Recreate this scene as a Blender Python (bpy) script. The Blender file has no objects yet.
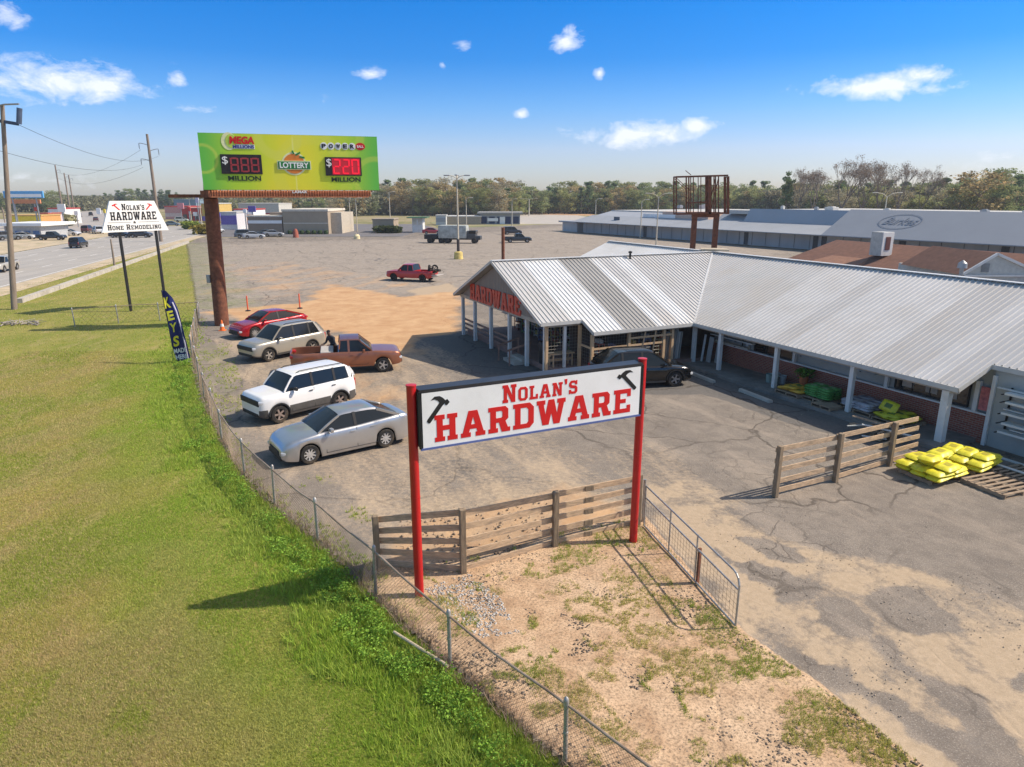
import bpy, bmesh, math, random
import numpy as np
from mathutils import Vector, Matrix, noise as mnoise
R = math.radians
rng = random.Random(7)
S = bpy.context.scene
C = S.collection

# ---------------------------------------------------------------- camera
FPX = 683.0; CAMH = 8.0; TH = math.atan((383.5 - 197) / FPX)
cam_d = bpy.data.cameras.new('camera'); cam = bpy.data.objects.new('camera', cam_d); C.objects.link(cam)
cam.location = (0, 0, CAMH); cam.rotation_euler = (R(90) - TH, 0, 0)
cam_d.sensor_width = 36; cam_d.lens = FPX * 36 / 1024; cam_d.clip_start = .1; cam_d.clip_end = 6000
S.camera = cam

# ---------------------------------------------------------------- sky and sun
SUN_AZ = R(86); SUN_EL = R(45)      # azimuth clockwise from +Y
SUN = Vector((math.sin(SUN_AZ)*math.cos(SUN_EL), math.cos(SUN_AZ)*math.cos(SUN_EL), math.sin(SUN_EL)))
sd = bpy.data.lights.new('sun', 'SUN'); so = bpy.data.objects.new('sun', sd); C.objects.link(so)
sd.energy = 4.0; sd.angle = R(.5); sd.color = (1, .90, .76)
so.rotation_euler = (-SUN).to_track_quat('-Z', 'Y').to_euler()
S.view_settings.view_transform = 'Standard'; S.view_settings.look = 'None'
S.view_settings.exposure = .50; S.view_settings.gamma = 1
S.render.resolution_x = 1024; S.render.resolution_y = 767

w = bpy.data.worlds.new('World'); S.world = w; w.use_nodes = True
nt = w.node_tree; nt.nodes.clear()
def wn(t, **k):
    n = nt.nodes.new(t)
    for a_, v in k.items(): setattr(n, a_, v)
    return n
def wm(op, a_, b_=None, c_=None, clamp=False):
    n = wn('ShaderNodeMath', operation=op, use_clamp=clamp)
    for i, v in enumerate((a_, b_, c_)):
        if v is None: continue
        if isinstance(v, (int, float)): n.inputs[i].default_value = v
        else: nt.links.new(v, n.inputs[i])
    return n.outputs[0]
tc = wn('ShaderNodeTexCoord'); sep = wn('ShaderNodeSeparateXYZ'); nt.links.new(tc.outputs['Generated'], sep.inputs[0])
az = wm('ARCTAN2', sep.outputs[0], sep.outputs[1]); el = wm('ARCSINE', sep.outputs[2])
sky = wn('ShaderNodeTexSky', sky_type='NISHITA', sun_disc=False, sun_elevation=SUN_EL, sun_rotation=SUN_AZ,
         altitude=0, air_density=1.0, dust_density=.6, ozone_density=2.5)
def dir_of(px, py):                  # where a cloud stands in the sky: azimuth and elevation
    u = (px-512)/FPX; v = (383.5-py)/FPX
    y = math.cos(TH)+v*math.sin(TH); z = -math.sin(TH)+v*math.cos(TH)
    return math.atan2(u, y), math.atan2(z, math.hypot(u, y))
clouds = [(62,84,100,26,1),(178,76,14,14,.7),(195,108,32,8,.6),(372,74,24,10,.55),(443,65,8,9,.85),(462,44,18,11,.75),
          (568,42,24,17,.85),(599,73,9,8,.85),(520,114,15,9,1),(640,134,92,19,1.05),(700,126,30,15,1.05),(880,86,90,17,1),(930,76,36,12,1),
          (4,10,22,16,.9),(1010,158,80,14,.45),(20,178,110,20,.5),(300,100,60,10,.3)]
nz = wn('ShaderNodeTexNoise'); nz.inputs['Scale'].default_value = 21; nz.inputs['Detail'].default_value = 10; nz.inputs['Roughness'].default_value = .66; nz.inputs['Distortion'].default_value = .3
mp = wn('ShaderNodeMapping'); mp.inputs['Scale'].default_value = (1, 1, 1.7)
nt.links.new(tc.outputs['Generated'], mp.inputs[0]); nt.links.new(mp.outputs[0], nz.inputs['Vector'])
dens = None
for (cx, cy, hx, hy, st) in clouds:
    a0, e0 = dir_of(cx, cy); hx /= FPX; hy /= FPX
    da = wm('MULTIPLY', wm('SUBTRACT', az, a0), 1/hx); de = wm('MULTIPLY', wm('SUBTRACT', el, e0), 1/hy)
    r2 = wm('ADD', wm('MULTIPLY', da, da), wm('MULTIPLY', de, de))
    m_ = wm('MULTIPLY', wm('SUBTRACT', 1.0, wm('SQRT', r2), clamp=True), st)
    dens = m_ if dens is None else wm('MAXIMUM', dens, m_)
shape = wm('MULTIPLY', wm('SUBTRACT', wm('ADD', wm('MULTIPLY', dens, .72), wm('MULTIPLY', nz.outputs['Fac'], 1.35)), .93), 2.6, clamp=True)
shape = wm('MULTIPLY', shape, wm('MULTIPLY', dens, 4, clamp=True))
# sky tint: the saturated blue of the photograph's sky, paler by the horizon; overhead, out of view, brightened and warmed to fill shadows
hsv = wn('ShaderNodeHueSaturation'); hsv.inputs['Saturation'].default_value = 1.25; hsv.inputs['Value'].default_value = 1.0
nt.links.new(sky.outputs[0], hsv.inputs['Color'])
ramp = wn('ShaderNodeValToRGB'); 
elr = ramp.color_ramp.elements
elr[0].position = 0.0; elr[0].color = (.70, .70, .88, 1)
elr[1].position = .66; elr[1].color = (1.9, 1.25, .88, 1)
for p_, c_r in ((.12,(.70,.70,.93)),(.22,(.42,.64,.95)),(.335,(.12,.51,.91)),(.48,(.018,.51,.93)),(.56,(.30,.62,.95))):
    e_ = elr.new(p_); e_.color = c_r+(1,)
nt.links.new(wm('MULTIPLY', el, 1.9, clamp=True), ramp.inputs[0])
tint = wn('ShaderNodeMixRGB', blend_type='MULTIPLY'); tint.inputs[0].default_value = 1
nt.links.new(hsv.outputs[0], tint.inputs[1]); nt.links.new(ramp.outputs[0], tint.inputs[2])
cmix = wn('ShaderNodeMixRGB'); nt.links.new(wm('MULTIPLY', shape, .9), cmix.inputs[0])
nt.links.new(tint.outputs[0], cmix.inputs[1]); cmix.inputs[2].default_value = (5.9, 6.1, 6.6, 1)
bg = wn('ShaderNodeBackground'); bg.inputs[1].default_value = .13
nt.links.new(cmix.outputs[0], bg.inputs[0])
wo = wn('ShaderNodeOutputWorld'); nt.links.new(bg.outputs[0], wo.inputs[0])

# ---------------------------------------------------------------- survey: the ground spot seen at a point of the photograph
_c, _s = math.cos(TH), math.sin(TH)
def P(x, y, z=0.0):
    u = (x-512)/FPX; v = (383.5-y)/FPX; t = (CAMH-z)/(_s-v*_c)
    return (t*u, t*(_c+v*_s))
def PV(x, y, z=0.0): X, Y = P(x, y, z); return Vector((X, Y, z))
def PY(x, y, Y):                     # height of a point standing at depth Y
    u = (x-512)/FPX; v = (383.5-y)/FPX; t = Y/(_c+v*_s)
    return Vector((t*u, Y, CAMH - t*(_s-v*_c)))
AA = R(-65); ua = (math.cos(AA), math.sin(AA)); ub = (-math.sin(AA), math.cos(AA)); OO = (1.5, 31.4)
def W(s, t, z=0.0): return Vector((OO[0]+s*ua[0]+t*ub[0], OO[1]+s*ua[1]+t*ub[1], z))

# ---------------------------------------------------------------- materials
MATS = {}
def srgb(c): return tuple(((v/255)/12.92 if v/255 <= .04045 else ((v/255+.055)/1.055)**2.4) for v in c)
def mat(name, col, rough=.7, metal=0, var=.18, scale=3.0, bump=.0, dirt=None, dirt_amt=.0, spec=.4, emit=None, alpha=None, coat=0, stretch=None):
    if name in MATS: return MATS[name]
    m = bpy.data.materials.new(name); m.use_nodes = True; n = m.node_tree.nodes; l = m.node_tree.links
    b = n['Principled BSDF']; b.inputs['Roughness'].default_value = rough; b.inputs['Metallic'].default_value = metal
    b.inputs['Specular IOR Level'].default_value = spec; b.inputs['Coat Weight'].default_value = coat
    tcn = n.new('ShaderNodeTexCoord'); vec = tcn.outputs['Object']
    if stretch:
        mpn = n.new('ShaderNodeMapping'); mpn.inputs['Scale'].default_value = stretch; l.new(vec, mpn.inputs[0]); vec = mpn.outputs[0]
    t = n.new('ShaderNodeTexNoise'); t.inputs['Scale'].default_value = scale; t.inputs['Detail'].default_value = 8; t.inputs['Roughness'].default_value = .62
    l.new(vec, t.inputs['Vector'])
    r = n.new('ShaderNodeMapRange'); r.inputs[1].default_value = .3; r.inputs[2].default_value = .7; l.new(t.outputs['Fac'], r.inputs[0])
    mx = n.new('ShaderNodeMixRGB'); l.new(r.outputs[0], mx.inputs[0])
    mx.inputs[1].default_value = tuple(c*(1-var) for c in col)+(1,); mx.inputs[2].default_value = tuple(min(1, c*(1+var)) for c in col)+(1,)
    out = mx.outputs[0]
    if dirt:
        t2 = n.new('ShaderNodeTexNoise'); t2.inputs['Scale'].default_value = scale*.45; t2.inputs['Detail'].default_value = 10; t2.inputs['Roughness'].default_value = .7
        l.new(vec, t2.inputs['Vector'])
        r2 = n.new('ShaderNodeMapRange'); r2.inputs[1].default_value = .48; r2.inputs[2].default_value = .66; r2.inputs[4].default_value = dirt_amt; l.new(t2.outputs['Fac'], r2.inputs[0])
        m2 = n.new('ShaderNodeMixRGB'); l.new(r2.outputs[0], m2.inputs[0]); l.new(out, m2.inputs[1]); m2.inputs[2].default_value = tuple(dirt)+(1,); out = m2.outputs[0]
    l.new(out, b.inputs['Base Color'])
    if bump:
        bn = n.new('ShaderNodeBump'); bn.inputs['Strength'].default_value = bump; bn.inputs['Distance'].default_value = .02
        l.new(t.outputs['Fac'], bn.inputs['Height']); l.new(bn.outputs[0], b.inputs['Normal'])
    if emit: b.inputs['Emission Color'].default_value = tuple(emit)+(1,); b.inputs['Emission Strength'].default_value = 1
    MATS[name] = m; return m
def attr_mat(name, rough=.8, spec=.2, trans=0.0, attr='col'):
    m = bpy.data.materials.new(name); m.use_nodes = True; n = m.node_tree.nodes; l = m.node_tree.links
    b = n['Principled BSDF']; b.inputs['Roughness'].default_value = rough; b.inputs['Specular IOR Level'].default_value = spec
    a_ = n.new('ShaderNodeAttribute'); a_.attribute_name = attr; l.new(a_.outputs['Color'], b.inputs['Base Color'])
    if trans:
        tr = n.new('ShaderNodeBsdfTranslucent'); l.new(a_.outputs['Color'], tr.inputs[0])
        ms = n.new('ShaderNodeMixShader'); ms.inputs[0].default_value = trans
        l.new(b.outputs[0], ms.inputs[1]); l.new(tr.outputs[0], ms.inputs[2]); l.new(ms.outputs[0], n['Material Output'].inputs[0])
    MATS[name] = m; return m
def glass_mat(name, col, rough=.08):
    return mat(name, col, rough=rough, var=.05, spec=.9)

# ---------------------------------------------------------------- mesh builder
class MB:
    def __init__(s): s.v = []; s.f = []; s.m = []
    def add(s, vs, fs, mi=0):
        o = len(s.v); s.v += [tuple(p) for p in vs]; s.f += [tuple(i+o for i in f) for f in fs]; s.m += [mi]*len(fs)
        return s
    def hexa(s, p, mi=0):
        return s.add(p, [(0,3,2,1),(4,5,6,7),(0,1,5,4),(1,2,6,5),(2,3,7,6),(3,0,4,7)], mi)
    def box(s, c, d, rz=0, mi=0, rx=0, ry=0):
        M = Matrix.Rotation(rz, 3, 'Z') @ Matrix.Rotation(ry, 3, 'Y') @ Matrix.Rotation(rx, 3, 'X'); c = Vector(c)
        x, y, z = d[0]/2, d[1]/2, d[2]/2
        return s.hexa([c + M @ Vector(q) for q in ((-x,-y,-z),(x,-y,-z),(x,y,-z),(-x,y,-z),(-x,-y,z),(x,-y,z),(x,y,z),(-x,y,z))], mi)
    def cbox(s, c, d, ch=.02, rz=0, mi=0, rx=0, ry=0):   # chamfered box
        M = Matrix.Rotation(rz, 3, 'Z') @ Matrix.Rotation(ry, 3, 'Y') @ Matrix.Rotation(rx, 3, 'X'); c = Vector(c)
        h = [d[0]/2, d[1]/2, d[2]/2]; ch = min(ch, min(h)*.8)
        bm = bmesh.new(); bmesh.ops.create_cube(bm, size=1)
        for v in bm.verts: v.co = Vector((v.co.x*d[0], v.co.y*d[1], v.co.z*d[2]))
        bmesh.ops.bevel(bm, geom=list(bm.edges), offset=ch, segments=2, profile=.6, affect='EDGES')
        bm.verts.index_update()
        s.add([c + M @ v.co for v in bm.verts], [[v.index for v in f.verts] for f in bm.faces], mi); bm.free(); return s
    def beam(s, p0, p1, w_, h_, mi=0, up=(0,0,1)):
        p0, p1 = Vector(p0), Vector(p1); d = (p1-p0).normalized(); up = Vector(up)
        if abs(d.dot(up)) > .98: up = Vector((1,0,0))
        x = d.cross(up).normalized(); y = x.cross(d).normalized()
        a_ = x*w_/2; b_ = y*h_/2
        return s.hexa([p0-a_-b_, p0+a_-b_, p1+a_-b_, p1-a_-b_, p0-a_+b_, p0+a_+b_, p1+a_+b_, p1-a_+b_], mi)
    def tube(s, p0, p1, r0, r1=None, n=10, mi=0, caps=True):
        r1 = r0 if r1 is None else r1
        p0, p1 = Vector(p0), Vector(p1); d = (p1-p0).normalized(); up = Vector((0,0,1))
        if abs(d.z) > .95: up = Vector((0,1,0))
        x = d.cross(up).normalized(); y = x.cross(d)
        vs = []
        for p, r in ((p0, r0), (p1, r1)):
            for i in range(n):
                t = 2*math.pi*i/n; vs.append(p + x*math.cos(t)*r + y*math.sin(t)*r)
        fs = [(i, (i+1) % n, n+(i+1) % n, n+i) for i in range(n)]
        if caps: fs += [tuple(range(n-1, -1, -1)), tuple(range(n, 2*n))]
        return s.add(vs, fs, mi)
    def path(s, pts, r, n=8, mi=0):
        for i in range(len(pts)-1):
            ra = r[i] if isinstance(r, (list, tuple)) else r; rb = r[i+1] if isinstance(r, (list, tuple)) else r
            s.tube(pts[i], pts[i+1], ra, rb, n, mi)
        return s
    def lathe(s, prof, n=20, c=(0,0,0), axis='Z', mi=0):
        vs = []; c = Vector(c)
        for r, h in prof:
            for i in range(n):
                t = 2*math.pi*i/n; a_, b_ = r*math.cos(t), r*math.sin(t)
                vs.append(c + (Vector((a_, b_, h)) if axis == 'Z' else Vector((a_, h, b_)) if axis == 'Y' else Vector((h, a_, b_))))
        fs = []
        for k in range(len(prof)-1):
            for i in range(n):
                j = (i+1) % n; fs.append((k*n+i, k*n+j, (k+1)*n+j, (k+1)*n+i))
        return s.add(vs, fs, mi)
    def prism(s, poly, z0, z1, mi=0):                    # polygon in XY, extruded up
        n = len(poly)
        return s.add([(p[0], p[1], z0) for p in poly]+[(p[0], p[1], z1) for p in poly],
                     [tuple(range(n-1, -1, -1)), tuple(range(n, 2*n))]+[(i, (i+1) % n, n+(i+1) % n, n+i) for i in range(n)], mi)
    def xf(s, M):
        s.v = [tuple(M @ Vector(p)) for p in s.v]; return s
    def build(s, name, mats, parent=None, smooth=False, world=False, ang=35):
        me = bpy.data.meshes.new(name)
        vs = s.v
        if world and parent is not None:
            o = parent.location; vs = [(p[0]-o.x, p[1]-o.y, p[2]-o.z) for p in vs]
        me.from_pydata(vs, [], s.f)
        if not isinstance(mats, (list, tuple)): mats = [mats]
        for m_ in mats: me.materials.append(m_)
        if len(mats) > 1: me.polygons.foreach_set('material_index', s.m)
        bm = bmesh.new(); bm.from_mesh(me)
        bmesh.ops.recalc_face_normals(bm, faces=bm.faces); bm.to_mesh(me); bm.free()
        if smooth:
            me.shade_smooth(); me.set_sharp_from_angle(angle=R(ang))
        me.update()
        o = bpy.data.objects.new(name, me); C.objects.link(o)
        if parent is not None: o.parent = parent
        return o
def tag(o, label=None, cat=None, group=None, kind=None):
    if label: o['label'] = label
    if cat: o['category'] = cat
    if group: o['group'] = group
    if kind: o['kind'] = kind
    return o
def thing(name, label, cat, loc=(0,0,0), rz=0, group=None):
    o = bpy.data.objects.new(name, None); C.objects.link(o); o.location = loc; o.rotation_euler = (0,0,rz)
    o.empty_display_size = .2
    return tag(o, label, cat, group)
def dup(root, loc=None, rz=None, label=None, group=None):
    r = root.copy(); C.objects.link(r)
    if loc is not None: r.location = loc
    if rz is not None: r.rotation_euler = (0,0,rz)
    if label: r['label'] = label
    if group: r['group'] = group
    for ch in list(root.children):
        c_ = ch.copy(); C.objects.link(c_); c_.parent = r
        for g in list(ch.children):
            d_ = g.copy(); C.objects.link(d_); d_.parent = c_
    return r
def np_mesh(name, verts, faces, material, cols=None, parent=None):   # faces: (n,3) or (n,4) int array
    me = bpy.data.meshes.new(name); k = faces.shape[1]
    me.vertices.add(len(verts)); me.vertices.foreach_set('co', verts.astype(np.float32).ravel())
    me.loops.add(faces.size); me.loops.foreach_set('vertex_index', faces.astype(np.int32).ravel())
    me.polygons.add(len(faces)); me.polygons.foreach_set('loop_start', np.arange(0, faces.size, k, dtype=np.int32))
    me.update(calc_edges=True)
    if cols is not None:
        for nm, arr in cols.items():
            at = me.color_attributes.new(nm, 'FLOAT_COLOR', 'POINT'); at.data.foreach_set('color', arr.astype(np.float32).ravel())
    me.materials.append(material)
    o = bpy.data.objects.new(name, me); C.objects.link(o)
    if parent is not None: o.parent = parent
    return o

# ---------------------------------------------------------------- lettering
def curve_mesh(outlines=None, text=None, extrude=.01, bold=0, font_space=1.0, name='lettering'):
    if text is not None:
        cu = bpy.data.curves.new(name, 'FONT'); cu.body = text; cu.extrude = extrude; cu.offset = bold; cu.space_character = font_space
        cu.resolution_u = 4
    else:
        cu = bpy.data.curves.new(name, 'CURVE'); cu.dimensions = '2D'; cu.fill_mode = 'BOTH'; cu.extrude = extrude
        for pl in outlines:
            sp = cu.splines.new('POLY'); sp.points.add(len(pl)-1); sp.use_cyclic_u = True
            for i, p in enumerate(pl): sp.points[i].co = (p[0], p[1], 0, 1)
    o = bpy.data.objects.new(name, cu); C.objects.link(o)
    bpy.context.view_layer.update()
    me = bpy.data.meshes.new_from_object(o.evaluated_get(bpy.context.evaluated_depsgraph_get()))
    bpy.data.objects.remove(o); bpy.data.curves.remove(cu)
    vs = [v.co.copy() for v in me.vertices]; fs = [tuple(p.vertices) for p in me.polygons]; bpy.data.meshes.remove(me)
    return vs, fs
def on_plane(mb, vf, o, u, v, box=None, mi=0, depth=1.0, slant=0):   # fit lettering into box (x0,y0,x1,y1) on the plane o + u*x + v*y
    vs, fs = vf; o, u, v = Vector(o), Vector(u), Vector(v); n = u.cross(v).normalized()
    xs = [p.x for p in vs]; ys = [p.y for p in vs]
    x0, x1, y0, y1 = min(xs), max(xs), min(ys), max(ys)
    if box is None: box = (x0, y0, x1, y1)
    sx = (box[2]-box[0])/(x1-x0); sy = (box[3]-box[1])/(y1-y0)
    pts = []
    for p in vs:
        a_ = box[0]+(p.x-x0)*sx; b_ = box[1]+(p.y-y0)*sy
        pts.append(o + u*(a_+slant*(b_-box[1])) + v*b_ + n*p.z*depth)
    mb.add(pts, fs, mi); return mb
GL = {
 'H': (9, [[(0,0),(4,0),(4,1.7),(3.2,1.7),(3.2,4.1),(5.8,4.1),(5.8,1.7),(5,1.7),(5,0),(9,0),(9,1.7),(8.2,1.7),(8.2,8.3),(9,8.3),(9,10),(5,10),(5,8.3),(5.8,8.3),(5.8,5.9),(3.2,5.9),(3.2,8.3),(4,8.3),(4,10),(0,10),(0,8.3),(.8,8.3),(.8,1.7),(0,1.7)]]),
 'A': (10, [[(0,0),(4,0),(4,1.7),(3.3,1.7),(3.7,3),(6.3,3),(6.7,1.7),(6,1.7),(6,0),(10,0),(10,1.7),(9.3,1.7),(6.8,10),(3.2,10),(.7,1.7),(0,1.7)], [(4.2,4.7),(5,7.6),(5.8,4.7)]]),
 'R': (9.2, [[(0,0),(4,0),(4,1.7),(3.2,1.7),(3.2,3.8),(4.4,3.8),(5.6,0),(9.2,0),(9.2,1.7),(8.2,1.7),(7.2,4.2),(8.4,5.2),(8.4,8.8),(7.2,10),(0,10),(0,8.3),(.8,8.3),(.8,1.7),(0,1.7)], [(3.2,5.6),(5.4,5.6),(5.9,6.1),(5.9,7.8),(5.4,8.3),(3.2,8.3)]]),
 'D': (9, [[(0,0),(7.2,0),(9,1.8),(9,8.2),(7.2,10),(0,10),(0,8.3),(.8,8.3),(.8,1.7),(0,1.7)], [(3.2,1.8),(5.8,1.8),(6.6,2.6),(6.6,7.4),(5.8,8.2),(3.2,8.2)]]),
 'W': (13, [[(0,10),(0,8.3),(.7,8.3),(2.6,0),(5.4,0),(6.5,4.5),(7.6,0),(10.4,0),(12.3,8.3),(13,8.3),(13,10),(9.2,10),(9.2,8.3),(9.9,8.3),(9.1,4.2),(7.8,10),(5.2,10),(3.9,4.2),(3.1,8.3),(3.8,8.3),(3.8,10)]]),
 'E': (8.4, [[(0,0),(8.4,0),(8.4,3.2),(6.6,3.2),(6.6,1.8),(3.2,1.8),(3.2,4.2),(6,4.2),(6,5.9),(3.2,5.9),(3.2,8.2),(6.6,8.2),(6.6,6.8),(8.4,6.8),(8.4,10),(0,10),(0,8.3),(.8,8.3),(.8,1.7),(0,1.7)]]),
 'N': (9.5, [[(0,0),(3.8,0),(3.8,1.7),(3,1.7),(3,6),(6,0),(8.7,0),(8.7,8.3),(9.5,8.3),(9.5,10),(5.7,10),(5.7,8.3),(6.5,8.3),(6.5,4),(3.6,10),(0,10),(0,8.3),(.8,8.3),(.8,1.7),(0,1.7)]]),
 'O': (8.4, [[(1.8,0),(6.6,0),(8.4,1.8),(8.4,8.2),(6.6,10),(1.8,10),(0,8.2),(0,1.8)], [(3,1.8),(5.4,1.8),(6,2.4),(6,7.6),(5.4,8.2),(3,8.2),(2.4,7.6),(2.4,2.4)]]),
 'L': (7.6, [[(0,0),(7.6,0),(7.6,3.6),(5.8,3.6),(5.8,1.8),(3.2,1.8),(3.2,8.3),(4.2,8.3),(4.2,10),(0,10),(0,8.3),(.8,8.3),(.8,1.7),(0,1.7)]]),
 'S': (8, [[(0,3.2),(0,0),(1.2,0),(1.6,.6),(2.4,0),(6.4,0),(8,1.6),(8,4.6),(6.6,6),(2.6,6.6),(2.4,7),(2.4,7.9),(2.8,8.3),(5,8.3),(5.8,7.6),(5.8,6.9),(7.8,6.9),(7.8,10),(6.6,10),(6.2,9.4),(5.4,10),(1.8,10),(0,8.2),(0,6),(1.4,4.6),(5.2,4),(5.6,3.6),(5.6,2.4),(5,1.8),(2.8,1.8),(2.1,2.4),(2.1,3.2)]]),
 "'": (2.4, [[(0,10),(2.4,10),(2,6.6),(.6,6.6)]]),
 'M': (11, [[(0,0),(3.6,0),(3.6,1.7),(2.9,1.7),(2.9,6.2),(5.5,1),(8.1,6.2),(8.1,1.7),(7.4,1.7),(7.4,0),(11,0),(11,1.7),(10.3,1.7),(10.3,8.3),(11,8.3),(11,10),(8,10),(5.5,5),(3,10),(0,10),(0,8.3),(.7,8.3),(.7,1.7),(0,1.7)]]),
 'I': (4, [[(0,0),(4,0),(4,1.7),(3.2,1.7),(3.2,8.3),(4,8.3),(4,10),(0,10),(0,8.3),(.8,8.3),(.8,1.7),(0,1.7)]]),
 'G': (8.6, [[(1.8,0),(8.6,0),(8.6,5),(4.8,5),(4.8,3.4),(6.2,3.4),(6.2,1.8),(3,1.8),(2.4,2.4),(2.4,7.6),(3,8.2),(5.4,8.2),(6,7.6),(6,6.6),(8.4,6.6),(8.4,10),(7,10),(6.6,9.5),(6,10),(1.8,10),(0,8.2),(0,1.8)]]),
}
def slab(text, small=.8, gap=1.3, extrude=.3):         # varsity lettering; lower case letters are small capitals
    outs = []; x = 0
    for ch in text:
        if ch == ' ': x += 5; continue
        k = small if ch.islower() else 1.0
        wd, polys = GL[ch.upper()]
        y0 = 10-10*k if ch == "'" else 0
        if ch == "'": k = .9; y0 = .2
        for pl in polys: outs.append([(x+p[0]*k, y0+p[1]*k) for p in pl])
        x += wd*k+gap
    return curve_mesh(outlines=outs, extrude=extrude)
HAMMER = [[(3.0,6.2),(8.6,.2),(9.2,.2),(9.9,.9),(9.8,1.4),(4.4,7.3),(5.1,8.1),(6.4,8.7),(8,8.5),(6.4,9.7),(4.2,9.7),(2.7,8.8),(1.8,7.9),(1.0,8.3),(0,7.1),(1.2,6.0),(1.9,6.2),(2.2,6.8)]]
def hammer(mirror=False, extrude=.3):
    pl = HAMMER if not mirror else [[(10-p[0], p[1]) for p in reversed(HAMMER[0])]]
    return curve_mesh(outlines=pl, extrude=extrude)

# ================================================================ THE GROUND
def pip(X, Y, poly):
    ins = np.zeros(X.shape, bool); n = len(poly)
    for i in range(n):
        x1, y1 = poly[i]; x2, y2 = poly[(i+1) % n]
        if y1 == y2: continue
        c_ = ((y1 > Y) != (y2 > Y)) & (X < (x2-x1)*(Y-y1)/(y2-y1)+x1); ins ^= c_
    return ins
def pdist(X, Y, poly, closed=True):
    d = np.full(X.shape, 1e9); n = len(poly)
    for i in range(n if closed else n-1):
        x1, y1 = poly[i]; x2, y2 = poly[(i+1) % n]; dx, dy = x2-x1, y2-y1; L2 = dx*dx+dy*dy+1e-9
        t = np.clip(((X-x1)*dx+(Y-y1)*dy)/L2, 0, 1); d = np.minimum(d, np.hypot(X-x1-t*dx, Y-y1-t*dy))
    return d
def sdf(X, Y, poly):                 # positive inside
    d = pdist(X, Y, poly); return np.where(pip(X, Y, poly), d, -d)
_nr = np.random.RandomState(3)
def fbm(X, Y, sc, octv=4, seed=0):   # value noise in numpy
    r = np.random.RandomState(seed); out = np.zeros(X.shape); amp = 1; tot = 0
    tab = r.rand(256, 256)
    for k in range(octv):
        x = X/sc*(2**k)+37*k; y = Y/sc*(2**k)+91*k; xi = np.floor(x).astype(int); yi = np.floor(y).astype(int); fx = x-xi; fy = y-yi
        fx = fx*fx*(3-2*fx); fy = fy*fy*(3-2*fy)
        g = lambda a_, b_: tab[a_ % 256, b_ % 256]
        out += amp*((g(xi, yi)*(1-fx)+g(xi+1, yi)*fx)*(1-fy)+(g(xi, yi+1)*(1-fx)+g(xi+1, yi+1)*fx)*fy); tot += amp; amp *= .55
    return out/tot
def ss(x, a_, b_): t = np.clip((x-a_)/(b_-a_), 0, 1); return t*t*(3-2*t)
def gp(pts): return [P(x, y) for x, y in pts]

FENCE = gp([(776,930), (672,852), (565,763), (450,665), (376,596), (318,540), (275,505), (245,475), (222,440), (205,400), (192,355), (196,330)]) + [P(200,318)]
FCORNER = FENCE[-1]
FLEFT = [FCORNER, P(150,321), P(110,323.5), P(75,326)]
lot_poly = [(9, 1.5)] + FENCE + [P(188,243.5), P(200,238), P(300,237), P(400,237), P(430,229), P(560,224), (60, 232), (120, 200), (120, 1.5)]

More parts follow.
